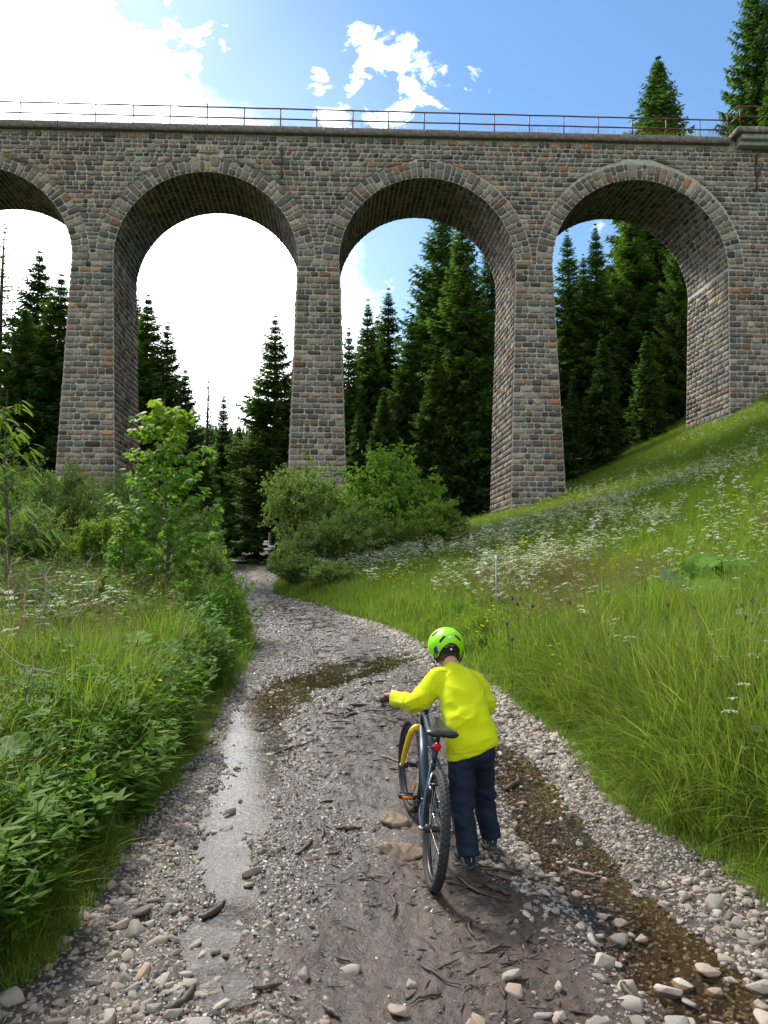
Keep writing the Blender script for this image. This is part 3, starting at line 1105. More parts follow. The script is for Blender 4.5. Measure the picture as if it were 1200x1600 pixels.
# --- rust stains under the date stone and the drain irons, as irons and wear
M_RUST = plain('rusted_iron', (0.075, 0.038, 0.028), .8, var=.4, scale=14, bump=.4)
M_RAIL = plain('red_oxide_paint', (0.115, 0.032, 0.030), .6, var=.35, scale=9)
for (px, y0, y1, br) in ((441, 232, 282, False), (1180, 243, 300, True)):
    p0 = at_depth(px, y0, 35.7 if px < 600 else 37.25); p1 = at_depth(px, y1, 35.7 if px < 600 else 37.25)
    uu = p0[0] / UX + 0.0
    uu = (p0[0] - 0) * UX + (p0[1] - YV) * UY
    mb = MB(); zt_, zb_ = p0[2], p1[2]
    nseg = 9; zs_ = np.linspace(zt_, zb_, nseg)
    pts = uw(uu + RNG.uniform(-.03, .03, nseg), -.13 + RNG.uniform(-.02, .02, nseg), zs_)
    mb.tube(offs(pts), np.where(np.arange(nseg) % 3 == 1, .055, .035), 8)
    if br:
        b = uw([uu + .25, uu + .22, uu + .12, uu + 0.0], [-.2, -.22, -.16, -.12], [zt_ - .45, zt_ - .7, zt_ - .95, zt_ - 1.15]); mb.tube(offs(b), [.03, .05, .05, .03], 7)
        b = uw([uu + .12, uu + .0, uu - .05], [-.3, -.22, -.13], [zt_ + .1, zt_ - .15, zt_ - .5]); mb.tube(offs(b), [.035, .045, .03], 7)
    obj('drain_iron', mb.mesh('drain_iron', M_RUST, cols=False), via)

# --- railing
rl = empty('railing', uw(0, 0.1, deck(0)), 'thin dark red iron railing with two rails along the deck edge of the viaduct', 'railing')
ro = uw(0, 0.1, deck(0))


def rail_pt(u_, w_, dz):
    return uw(u_, w_, deck(u_) + dz) - ro


us = np.arange(-17.29 - 1.752 * 3, 17.4, 1.752)
for dz in (0.56, 1.08):
    mb = MB(); uu = np.linspace(us[0], 17.5, 60)
    mb.tube(rail_pt(uu, 0.1, dz + 0.006 * np.sin(uu * 2.3)), 0.034, 6)
    obj('rail', mb.mesh('rail', M_RAIL, cols=False), rl)
mb = MB(); mb.tube([(0, 0, -.05), (0, 0, 1.08)], .031, 6); pm_ = mb.mesh('post', M_RAIL, cols=False)
for i, u_ in enumerate(us):
    o = obj('post', pm_, rl, loc=tuple(rail_pt(u_, .1, 0)))
    o.rotation_euler = (RNG.uniform(-.01, .01), RNG.uniform(-.012, .012), 0)
    if i == 8: o.scale = (1, 1, 1.15)
for dz in (0.30 + .56, .30 + 1.08):
    mb = MB(); mb.tube(rail_pt(np.array([17.5, 17.6, 20.6, 23.5]), np.array([0.1, -.62, -.65, -.65]), dz), 0.034, 6)
    obj('refuge_rail', mb.mesh('refuge_rail', M_RAIL, cols=False), rl)
for u_, w_ in ((17.45, .1), (17.7, -.62), (19.25, -.64), (20.9, -.65), (22.4, -.65)):
    o = obj('post', pm_, rl, loc=tuple(rail_pt(u_, w_, .28)))
# ================================================================== trees
M_BARK = Mat('spruce_bark', 0.9, 0.2)
nf = M_BARK.noise(M_BARK.coord(scale=(6, 6, 1.2)), 2, 5, .6)
M_BARK.color(M_BARK.ramp(nf, [(.3, (.035, .028, .022)), (.7, (.13, .105, .085))])); M_BARK.bump(nf, .8, .03); M_BARK = M_BARK.m
M_NEEDLE = leaf_mat('spruce_needles', (0.036, 0.092, 0.024), (0.145, 0.250, 0.052), 0.38, 0.6, c3=(0.20, 0.28, 0.05))


def quads_from(C, A, B, n4=True):
    """diamond leaves: centre C, half axis A (length), B (width)"""
    V = np.stack([C - A, C + B * 1.0 - A * .15, C + A, C - B * 1.0 - A * .15], 1).reshape(-1, 3)
    Q = np.arange(len(V)).reshape(-1, 4)
    return V, Q


def unit(v):
    return v / (np.linalg.norm(v, axis=-1, keepdims=True) + 1e-9)


def spruce_mesh(h, wr, nwh, seed, sparse=0.0, tw=0.42, bare=0.06, nb=(6, 9), droop=0.35):
    """crown (needle sprays) and trunk with bare branch axes; h metres tall, wr crown radius"""
    r = np.random.default_rng(seed)
    Cs, As, Bs, Cl = [], [], [], []
    wood = MB()
    wood.tube([(0, 0, -.6), (0, 0, h * .3), (0.02 * h * r.uniform(-.3, .3), 0, h * .7), (0, 0, h * .995)], [h * .016 + .03, h * .012 + .02, h * .006 + .01, .008], 8)
    zs = h * (bare + (1 - bare) * (np.linspace(0, 1, nwh) ** 0.80)); zs += r.uniform(-.3, .3, nwh) * h / nwh
    zs = np.concatenate([zs, h * r.uniform(.80, .985, nwh // 5)])
    lump = r.uniform(0.72, 1.12, 5)
    for z in zs:
        f = np.clip((z / h), 0, 1)
        prof = (1 - f) ** 0.84 * (0.62 + 0.38 * sm(0, .22, f)) + 0.015
        k = r.integers(nb[0], nb[1] + 1); a0 = r.uniform(0, 2 * PI)
        for b in range(k):
            az = a0 + b * 2 * PI / k + r.uniform(-.25, .25)
            L = wr * prof * r.uniform(.62, 1.15) * (0.85 + .3 * math.sin(az * 2 + seed) * .5)
            if r.random() < sparse: continue
            L = max(L, .10)
            el0 = (0.55 * f - droop * (1 - f)) + r.uniform(-.12, .12)
            n = max(3, int(L / 0.18)); t = (np.arange(n) + .5) / n
            rad = L * t
            zz_ = z + L * (math.sin(el0) * t - (.16 * (1 - f)) * t * (1 - t) * 2.2 + .12 * t ** 3)
            d = np.array([math.cos(az), math.sin(az), 0]); sd_ = np.array([-d[1], d[0], 0])
            ax = d[None] * rad[:, None]; ax[:, 2] = zz_
            if L > 0.5 * wr * .5 and b % 2 == 0:
                wood.tube([(0, 0, z), tuple(ax[n // 2]), tuple(ax[-1])], [.02 + L * .006, .012, .005], 4, caps=False)
            # side twigs
            wl_ = tw * r.uniform(.8, 1.15) * (0.40 + 0.75 * np.sin(PI * np.clip(t * .8 + .16, 0, 1))) * min(1.0, 0.16 + L / wr * 2.0)
            for s_ in (-1, 1, 0, -1, 1, 0, 1, -1):
                m = n
                jit = r.uniform(-.5, .5, m)[:, None]
                P = ax + d * (jit * L / n)
                if s_ == 0:
                    dirn = d[None] * r.uniform(.3, .9, (m, 1)) + sd_[None] * r.uniform(-.5, .5, (m, 1)) + np.array([0, 0, -1.0]) * r.uniform(.05, .7, (m, 1))
                else:
                    dirn = d[None] * r.uniform(.35, .9, (m, 1)) + sd_[None] * s_ * r.uniform(.6, 1.1, (m, 1)) + np.array([0, 0, -1.0]) * r.uniform(-.1, .4, (m, 1))
                dirn = unit(dirn)
                ln = wl_ * r.uniform(.6, 1.15, m)
                C = P + dirn * (ln[:, None] * .5)
                side = unit(np.cross(dirn, np.array([0, 0, 1.0]) + r.uniform(-.7, .7, (m, 3))))
                Cs.append(C); As.append(dirn * ln[:, None] * .56); Bs.append(side * (ln * r.uniform(.12, .21, m))[:, None])
                tip = np.clip((t - .55) * 1.6, 0, 1) * r.uniform(0, 1, m)
                val = np.clip(r.normal(.42, .2, m), 0, 1)
                Cl.append(np.stack([val, tip * .55, val * 0], 1))
    # top shoot
    C = np.concatenate(Cs); A = np.concatenate(As); B = np.concatenate(Bs); c = np.concatenate(Cl)
    V, Q = quads_from(C, A, B)
    crown_ = mesh('crown', V, [Q], M_NEEDLE, cols=np.repeat(c, 4, 0))
    return crown_, wood.mesh('trunk', M_BARK, cols=False), h, wr


SP = {
    'wide': spruce_mesh(20, 5.6, 62, 1, tw=.56, droop=.28),
    'dense': spruce_mesh(20, 5.0, 52, 2, tw=.64, droop=.32),
    'slim': spruce_mesh(20, 3.9, 52, 3, tw=.52, droop=.36),
    'thin': spruce_mesh(20, 3.0, 46, 4, sparse=.35, tw=.36, nb=(5, 7), droop=.25),
    'young': spruce_mesh(9, 2.2, 30, 5, tw=.46, droop=.12, bare=.01),
}
tree_n = 0


def tree(kind, px, ytop, Y, label, wsc=1.0, group=None, name='spruce_tree', sink=0.3):
    top = at_depth(px, ytop, Y)
    zg = float(H(top[0], top[1])) - sink
    crown_, trunk_, h, wr = SP[kind]
    s = (top[2] - zg) / h
    e = empty(name, (top[0], top[1], zg), label, 'spruce tree', group, rz=RNG.uniform(0, 6.28))
    e.scale = (s * wsc, s * wsc, s)
    obj('crown', crown_, e); obj('trunk', trunk_, e)
    return e


T = tree
G1 = None
T('thin', 8, 340, 50, 'sparse spruce with bare gaps standing at the left margin beyond the leftmost arch')
T('dense', 62, 396, 51, 'tall dark spruce with a pointed tip seen through the leftmost arch', 1.2)
T('dense', 96, 432, 47, 'spruce just left of the second pier seen through the leftmost arch', 1.3)
T('wide', 40, 480, 46, 'broad dark spruce low in front of the taller ones in the leftmost arch', 1.0)
T('dense', -50, 400, 52, 'dark spruce cut by the left margin behind the leftmost arch', 1.0)
T('slim', 215, 470, 53, 'spruce beside the inner face of the second pier in the tall open arch', 1.5)
T('dense', 232, 464, 49, 'highest spruce at the left side of the open arch with white sky', 1.2)
T('dense', 262, 505, 50, 'spruce with a stepped outline just right of the highest one in the open arch', 1.05)
T('dense', 290, 575, 47, 'lower spruce falling to the gap in the open arch with white sky', 1.0)
T('thin', 327, 568, 60, 'thin see-through spruce alone against white sky in the open arch', .9)
T('slim', 350, 612, 62, 'small slim spruce right of the thin one in the open arch', 1.0)
T('slim', 374, 660, 60, 'short dark spruce below the distant hill in the open arch', 1.3)
T('dense', 430, 496, 47, 'tall full spruce with a sharp tip left of the middle pier', 1.12)
T('slim', 404, 590, 53, 'narrow spruce at the left flank of the full sharp-tipped one', 1.1)
T('dense', 462, 560, 50, 'spruce half hidden by the left edge of the middle pier', 1.0)
T('dense', 318, 700, 50, 'dark low spruce shading the end of the path on its left side', 1.2)
T('dense', 545, 515, 51, 'spruce peeking from the right edge of the middle pier', .9)
T('slim', 575, 470, 53, 'slim spruce with a pointed tip just right of the middle pier', 1.1)
T('slim', 607, 453, 55, 'second slim pointed spruce from the middle pier below the white cloud', 1.2)
T('dense', 643, 500, 49, 'mid-height spruce at the foot of the big one beside the blue gap', 1.0)
T('wide', 690, 315, 51, 'very tall broad spruce filling the arch right of the middle pier', 1.0)
T('dense', 722, 330, 47, 'tall spruce with a visible trunk in the arch right of the middle pier', 1.0)
T('wide', 768, 370, 52, 'tall dark spruce against the left face of the fourth pier', .9)
T('wide', 735, 560, 45.5, 'lower drooping spruce near the foot of the fourth pier', .9)
T('dense', 600, 610, 46, 'low dark spruce behind the shrubs right of the middle pier', 1.2)
T('dense', 560, 640, 47, 'low dark spruce whose base hides behind the willow shrub', 1.1)
T('dense', 680, 560, 46, 'mid-height dark spruce between the shrubs and the lower drooping one', 1.1)
T('slim', 886, 362, 53, 'slim spruce with a pointed top right beside the fourth pier', 1.1)
T('slim', 930, 352, 52, 'slim spruce near the middle of the rightmost arch against blue sky', 1.1)
T('wide', 1028, 92, 58, 'tall spruce whose yellow-green top stands above the railing right of centre', 1.15)
T('dense', 985, 300, 53, 'tall spruce in the rightmost arch whose top hides behind the stone ring', 1.1)
T('wide', 1062, 330, 48, 'dark spruce leaning on the inner face of the wide right pier', .85)
T('young', 940, 525, 44.6, 'smaller bright spruce with sweeping lower branches in front of the rightmost arch wood', 1.05)
T('young', 1010, 520, 46, 'dark bushy spruce right of the smaller bright one in the rightmost arch', 1.0)
T('young', 893, 600, 45, 'small spruce tucked beside the right edge of the fourth pier', 1.0)
T('wide', 1178, -60, 50, 'huge spruce rising out of the picture above the refuge on the wide right pier', .72)
T('dense', 1232, 20, 47, 'tall spruce cut by the right margin above the wide right pier', 1.0)
T('dense', 1150, 190, 56, 'spruce top just showing behind the railing near the refuge', .8)
T('young', 1250, 560, 36.3, 'small spruce at the right margin on the slope before the wide right pier', .9)
dark = random.Random(5)
k = 0
while k < 46:
    Yd = dark.uniform(55, 95); xx = dark.uniform(-48, 50)
    if abs(xx - (-0.14 * Yd - 2.0)) < 4 and Yd > 56: continue
    px = 600 + xx / Yd * 1200
    if 250 < px < 440: continue
    lim = 640 if px < 480 else 480
    hh_ = dark.uniform(14, 21)
    zt_ = float(H(xx, Yd)) + hh_
    ytp = 890 - (zt_ - 1.6) / Yd * 1200
    if ytp < lim - 40 and not px > 640: hh_ = ((890 - lim + 30) / 1200 * Yd + 1.6) - float(H(xx, Yd))
    if hh_ < 6: hh_ = 6
    kd = dark.choice(['dense', 'dense', 'wide', 'slim'])
    cr, tk, h, wr = SP[kd]; zg = float(H(xx, Yd)) - .3; s = hh_ / h
    e = empty('spruce_tree', (xx, Yd, zg), 'dark spruce deep in the wood behind the viaduct', 'spruce tree', 'spruces deep in the wood behind the viaduct', rz=dark.uniform(0, 6.28))
    e.scale = (s * 1.1, s * 1.1, s); obj('crown', cr, e); obj('trunk', tk, e)
    k += 1

# wooded hill far off: one mass
def far_spruce(seed):
    r = np.random.default_rng(seed); mb = MB(); h = 14
    for i in range(9):
        z = h * (.08 + i * .1); R = 2.9 * (1 - i * .1) ; n = 7
        a = r.uniform(0, 6, 1) + np.arange(n) * 2 * PI / n
        rr = R * r.uniform(.7, 1.1, n)
        V = np.stack([rr * np.cos(a), rr * np.sin(a), z - .5 + r.uniform(-.3, .3, n)], 1); V = np.vstack([V, [0, 0, z + h * .18]])
        mb.add(V, T=[(j, (j + 1) % n, n) for j in range(n)], c=(r.uniform(.2, .7), .25, 0))
    return mb.mesh('far_spruce', M_NEEDLE, smooth=False)


pp = []
r = np.random.default_rng(3)
while len(pp) < 3500:
    x, y = r.uniform(-190, 60), r.uniform(130, 400)
    if -0.36 < x / y < -0.08 or r.random() < .15: pp.append((x, y))
pp = np.array(pp); zz_ = H(pp[:, 0], pp[:, 1])
scatter('distant_forest', [far_spruce(k) for k in range(4)], np.column_stack([pp, zz_ - .5]), np.column_stack([np.zeros((len(pp), 2)), r.uniform(0, 6, len(pp))]),
        r.uniform(.7, 1.25, len(pp)), r.integers(0, 4, len(pp)))

# ------------------------------------------------------------------ broadleaf shrubs and saplings
M_TWIG = plain('shrub_bark', (0.10, 0.08, 0.06), .9, var=.4, scale=20)
M_DEAD = plain('dry_bleached_wood', (0.36, 0.31, 0.24), .9, var=.25, scale=20)
M_MAPLE = leaf_mat('maple_leaf', (0.085, 0.20, 0.026), (0.19, 0.35, 0.048), .48, .5, c3=(0.36, 0.45, 0.05))
M_SHRUB = leaf_mat('shrub_leaf', (0.11, 0.20, 0.028), (0.27, 0.39, 0.07), .50, .6, c3=(0.30, 0.36, 0.08))
M_WILLOW = leaf_mat('willow_leaf', (0.13, 0.22, 0.050), (0.29, 0.39, 0.11), .50, .6, c3=(0.31, 0.36, 0.13))


def grow(r, start, direc, L, n=7, wander=.12, up=.05):
    P = [np.array(start, float)]; d = unit(np.array(direc, float))
    for i in range(n):
        d = unit(d + r.normal(0, wander, 3) + np.array([0, 0, up])); P.append(P[-1] + d * L / n)
    return np.array(P)


def shrub(seed, h, w, leaf=.07, nstem=16, ntw=7, nleaf=26, mat=None, fill=.45, round_=.6, lean=.25):
    """stems, twigs, leaves: uneven crown made of separate sprays"""
    r = np.random.default_rng(seed); wood = MB(); C, A, B, Cl = [], [], [], []
    lob = [(r.uniform(-.3, .3) * w, r.uniform(-.3, .3) * w, r.uniform(.55, .95)) for _ in range(4)]
    for s in range(nstem):
        az = r.uniform(0, 2 * PI); out = r.uniform(.05, 1) ** .7
        tgt = np.array([math.cos(az) * w * .5 * out, math.sin(az) * w * .5 * out, h * (1 - round_ * out ** 2 * .75) * r.uniform(.72, 1.05)])
        st = np.array([math.cos(az), math.sin(az), 0]) * r.uniform(0, .18) * w * .5
        d0 = unit(np.array([tgt[0] * lean, tgt[1] * lean, h]))
        n = 8; t = np.linspace(0, 1, n + 1)[:, None]
        P = st + (d0 * np.linalg.norm(tgt)) * t * (1 - t) + (tgt - st) * t ** 1.3 + r.normal(0, .02 * h, (n + 1, 3)) * t
        P[0] = st - (0, 0, .1)
        wood.tube(P, np.linspace(.012 * h ** .8 + .004, .004, n + 1), 5, caps=False)
        for q in range(ntw):
            k = r.integers(2, n + 1); L = h * r.uniform(.12, .3)
            d = unit(P[k] - P[k - 1] + r.normal(0, .75, 3) + (0, 0, .1))
            tw = grow(r, P[k], d, L, 4, .25, .03)
            wood.tube(tw, np.linspace(.005, .002, 5) + .0008 * h, 3, caps=False)
            m = nleaf
            tt = r.uniform(.05, 1.08, m) * 4; ii = np.clip(tt.astype(int), 0, 3); ff = (tt - ii)[:, None]
            base__ = tw[ii] * (1 - ff) + tw[ii + 1] * ff
            off = unit(r.normal(0, 1, (m, 3)))
            c = base__ + off * leaf * r.uniform(.3, 1.3, (m, 1))
            dr = unit(off + (0, 0, -.25) + r.normal(0, .3, (m, 3)))
            nn = unit(np.array([0, 0, 1.0]) + r.normal(0, .7, (m, 3)))
            sd_ = unit(np.cross(dr, nn)); ln = leaf * r.uniform(.6, 1.2, m)[:, None]
            C.append(c); A.append(dr * ln * .62); B.append(sd_ * ln * .30)
            v = np.clip(r.normal(.5, .22) + r.normal(0, .15, m), 0, 1)
            Cl.append(np.stack([v, np.clip(r.normal(.12, .12, m) + .25 * (r.random() < .2), 0, 1), v * 0], 1))
    V, Q = quads_from(np.concatenate(C), np.concatenate(A), np.concatenate(B))
    return mesh('foliage', V, [Q], mat or M_SHRUB, cols=np.repeat(np.concatenate(Cl), 4, 0)), wood.mesh('stems', M_TWIG, cols=False), h, w


SH = {
    'willow': shrub(1, 4.2, 3.6, .13, 44, 13, 36, M_WILLOW, round_=.5),
    'round': shrub(2, 2.4, 2.8, .10, 44, 12, 36, M_SHRUB, round_=.8),
    'leafy': shrub(3, 3.8, 3.6, .18, 36, 12, 28, M_MAPLE, round_=.65),
    'low': shrub(4, 1.4, 2.2, .09, 36, 10, 32, M_WILLOW, round_=.7),
    'fine': shrub(5, 2.6, 3.2, .095, 48, 12, 38, M_WILLOW, round_=.6),
}


def place_shrub(kind, px, ytop, Y, wpx, label, cat='shrub', group=None, name=None, zoff=0.0):
    top = at_depth(px, ytop, Y); zg = float(H(top[0], top[1])) + zoff
    fo, wo_, h, w = SH[kind]
    sz = (top[2] - zg) / h; sw = (wpx / 1200 * Y) / w
    e = empty(name or 'shrub', (top[0], top[1], zg), label, cat, group, rz=RNG.uniform(0, 6.28)); e.scale = (sw, sw, sz)
    obj('foliage', fo, e); obj('stems', wo_, e)
    return e


PS = place_shrub
PS('willow', 480, 738, 29.5, 135, 'grey-green willow shrub covering the foot of the middle pier', name='willow_shrub')
PS('leafy', 612, 712, 28, 150, 'tall bright leafy bush between the middle pier and the fourth pier', name='leafy_bush')
PS('round', 675, 783, 25, 120, 'round dense bush at the edge of the flowery slope below the fourth pier', name='round_bush')
PS('fine', 560, 800, 25.5, 150, 'broad mid-green bush in front of the tall bright leafy one', name='broad_bush')
PS('fine', 500, 820, 26.5, 110, 'bush growing against the lower right of the willow by the path', name='broad_bush')
PS('low', 470, 868, 23, 105, 'low bush overhanging the path edge where it bends', name='low_bush')
PS('low', 520, 880, 21, 90, 'low pale bush beside the path bend under the broad one', name='low_bush')
PS('fine', 640, 800, 28, 110, 'bush filling the gap behind the round dense one', name='broad_bush')
PS('low', 448, 850, 27, 60, 'small bush at the very end of the path near the signpost', name='low_bush')
PS('round', 165, 810, 19, 130, 'rounded yellow-green bush in front of the second pier', name='round_bush')
PS('fine', 95, 745, 23, 150, 'grey-green bushy shrub covering the foot of the second pier', name='broad_bush')
PS('willow', 20, 735, 25, 140, 'tall grey-green bush at the left margin behind the rowan sapling', name='willow_shrub')
PS('fine', 60, 800, 19.5, 130, 'bush between the rowan sapling and the rounded yellow-green one', name='broad_bush')
PS('fine', 215, 790, 24, 120, 'bush behind the maple sapling at the base of the second pier', name='broad_bush')
PS('fine', 305, 800, 22, 100, 'bush right of the maple sapling near the dark end of the path', name='broad_bush')
PS('low', 320, 850, 18, 80, 'low bush by the left path edge under the maple sapling', name='low_bush')
PS('round', -30, 800, 18, 110, 'dark bush cut by the left margin behind the meadow', name='round_bush')
PS('low', 250, 862, 17, 90, 'low bush at the foot of the maple sapling', name='low_bush')
for k_, (px, Yq) in enumerate([(-120, 24), (-200, 28), (-280, 24), (-160, 33), (-60, 32), (60, 30), (130, 32), (200, 31)]):
    PS(['willow', 'fine'][k_ % 2], px, 760, Yq, 150, 'bush in the thicket behind the meadow at the foot of the piers', group='bushes in the thicket left of the path', name='broad_bush')


# --- maple sapling with lobed leaves
def maple_leaf_outline():
    a = [(0, 0), (.18, .02), (.45, -.12), (.34, .12), (.62, .22), (.40, .30), (.55, .55), (.26, .46), (.20, .62), (0, 1.0)]
    L = [(-x, y) for x, y in a[1:-1]][::-1]
    return np.array(a + L)


MLO = maple_leaf_outline(); MLO[:, 1] -= 0.0
nO = len(MLO)


def lobed(C, D, Nn, size, r):
    """lobed leaves at C pointing along D with normal Nn"""
    Sd = unit(np.cross(D, Nn)); Nn = np.cross(Sd, D)
    m = len(C)
    fold = -.22
    P = C[:, None] + size[:, None, None] * (Sd[:, None] * MLO[None, :, 0:1] + D[:, None] * MLO[None, :, 1:2] + Nn[:, None] * (fold * np.abs(MLO[None, :, 0:1]) - .18 * MLO[None, :, 1:2] ** 2))
    ctr_ = (C + D * size[:, None] * .3)[:, None]
    V = np.concatenate([ctr_, P], 1).reshape(-1, 3); k = nO + 1
    j = np.arange(nO); T_ = np.stack([np.zeros(nO, int), 1 + j, 1 + (j + 1) % nO], 1)
    T_ = (T_[None] + (np.arange(m) * k)[:, None, None]).reshape(-1, 3)
    return V, T_, k


def sapling(px, ytop, Y, label, kind):
    r = np.random.default_rng(int(px) + 5); top = at_depth(px, ytop, Y); zg = float(H(top[0], top[1])); h = top[2] - zg
    e = empty('maple_sapling' if kind == 'maple' else 'rowan_sapling', (top[0], top[1], zg), label, 'sapling')
    wood = MB(); V, T_, cl = [], [], []; off = 0
    stemP = [(0, 0, -.1), (.03 * h, 0, h * .3), (-.01 * h, 0.02 * h, h * .65), (0, 0, h * .97)]
    stemP = spline(stemP, 24); wood.tube(stemP, np.linspace(.011 * h, .003, 24), 7)
    C, D, Sz, Cv = [], [], [], []
    nbr = 52 if kind == 'maple' else 26
    for b in range(nbr):
        f = .10 + .88 * (b / nbr) ** .9 if kind == 'maple' else .28 + .7 * b / nbr
        P0 = stemP[int(f * 23)]; az = b * 2.4 + r.uniform(-.4, .4)
        if kind == 'maple': L = h * (.34 * (1 - f) ** .6 * (0.70 + .30 * sm(.1, .35, f)) + .03) * r.uniform(.7, 1.15); el = .75 - .2 * f
        else: L = h * (.20 * (1 - f) ** .6 + .03) * r.uniform(.8, 1.2); el = .6
        d = np.array([math.cos(az) * math.cos(el), math.sin(az) * math.cos(el), math.sin(el)])
        P = grow(r, P0, d, L, 6, .08, -.03); wood.tube(P, np.linspace(.004 * h * .6 + .003, .002, 7), 5, caps=False)
        m = int(34 * L / (.25 * h)) + 8 if kind == 'maple' else int(10 * L / (.2 * h)) + 5
        for q in range(m):
            t = r.uniform(.25, 1.02) * 6; i = min(int(t), 5); p = P[i] + (P[i + 1] - P[i]) * (t - i)
            o_ = unit(np.array([d[0], d[1], 0]) * .8 + r.normal(0, .7, 3)); 
            C.append(p + o_ * h * .018 * r.uniform(.4, 1.6) + (0, 0, -.01 * h * r.uniform(0, 2))); D.append(unit(o_ * (1, 1, .2) + (0, 0, -r.uniform(.15, .7))))
            Sz.append(h * r.uniform(.022, .036) if kind == 'maple' else h * .030)
            Cv.append((np.clip(r.normal(.45, .25), 0, 1), np.clip((f - .55) * 1.1 + r.normal(.05, .15), 0, .9), 0))
    C, D, Sz, Cv = map(np.array, (C, D, Sz, Cv))
    Nn = unit(np.array([0, 0, 1.0]) + r.normal(0, .28, (len(C), 3)))
    if kind == 'maple':
        V, T_, k = lobed(C, D, Nn, Sz, r)
        me = mesh('foliage', V, [T_], M_MAPLE, cols=np.repeat(Cv, k, 0))
    else:
        # pinnate leaves: paired narrow leaflets along a drooping stalk
        CC, AA, BB, CL = [], [], [], []
        for c_, d_, s_, v_ in zip(C, D, Sz, Cv):
            L = s_ * 1.6; sd_ = unit(np.cross(d_, (0, 0, 1.0)))
            for q in range(8):
                t = (q + .6) / 8; p = c_ + d_ * L * t + np.array([0, 0, -.25 * L * t * t])
                for g_ in (-1, 1):
                    a_ = unit(sd_ * g_ + d_ * .5 + (0, 0, -.15)) * L * .17
                    CC.append(p + a_); AA.append(a_); BB.append(unit(np.cross(a_, (0, 0, 1.0))) * L * .05); CL.append(v_)
        V, Q = quads_from(np.array(CC), np.array(AA), np.array(BB)); me = mesh('foliage', V, [Q], M_MAPLE, cols=np.repeat(np.array(CL), 4, 0))
    obj('foliage', me, e); obj('stem', wood.mesh('stem', M_TWIG, cols=False), e)
    return e


sapling(258, 604, 14.5, 'bright green maple sapling with large lobed leaves beside the left path edge', 'maple')
sapling(12, 598, 13.5, 'slender rowan sapling with feathery leaves at the left margin', 'rowan')
sapling(195, 800, 14.2, 'short young maple beside the trunk of the large maple sapling', 'maple')
sapling(345, 845, 19.5, 'little maple seedling at the bend of the left path edge', 'maple')
SPX = None
# dry leafless shrub
for (px, py, Y, hgt, lab) in ((62, 838, 8.0, 1.55, 'bleached leafless shrub with forked dry twigs in the meadow at the left margin'), (30, 1000, 5.4, 1.0, 'tall dry stalk standing in the near meadow below the leafless shrub')):
    r = np.random.default_rng(px); top = at_depth(px, py, Y); zg = float(H(top[0], top[1])); mb = MB()
    for s_ in range(7 if hgt > 1.2 else 2):
        P = grow(r, (r.uniform(-.1, .1), r.uniform(-.1, .1), -.05), (r.normal(0, .25), r.normal(0, .2), 1), (top[2] - zg) * r.uniform(.8, 1.05), 10, .13, .03)
        mb.tube(P, np.linspace(.011, .002, 11), 5)
        for q in range(8):
            k = r.integers(3, 10); Q_ = grow(r, P[k], unit(P[k] - P[k - 1] + r.normal(0, .5, 3)), r.uniform(.15, .5), 5, .15, .02)
            mb.tube(Q_, np.linspace(.005, .0012, 6), 4)
    tag(obj('dry_shrub', mb.mesh('dry_shrub', M_DEAD, cols=False), loc=(top[0], top[1], zg)), lab, 'dry shrub')
# ================================================================== meadow
M_GRASS = leaf_mat('grass_blade', (0.085, 0.165, 0.016), (0.225, 0.345, 0.042), .45, .6, c3=(0.34, 0.33, 0.11))
M_HERB = leaf_mat('herb_leaf', (0.070, 0.165, 0.016), (0.155, 0.300, 0.036), .42, .65, c3=(0.21, 0.30, 0.05))
M_DRYG = leaf_mat('seed_heads', (0.17, 0.14, 0.06), (0.32, 0.27, 0.13), .3, .7, c3=(0.34, 0.17, 0.09))
M_WHITE = leaf_mat('white_petals', (0.62, 0.64, 0.55), (0.80, 0.80, 0.74), .3, .6)
M_YEL = leaf_mat('yellow_petals', (0.75, 0.50, 0.01), (0.80, 0.60, 0.02), .3, .4)
M_PURP = leaf_mat('purple_petals', (0.09, 0.045, 0.13), (0.20, 0.12, 0.28), .2, .6)
M_BLUE = leaf_mat('violet_petals', (0.22, 0.20, 0.55), (0.32, 0.30, 0.68), .3, .6)


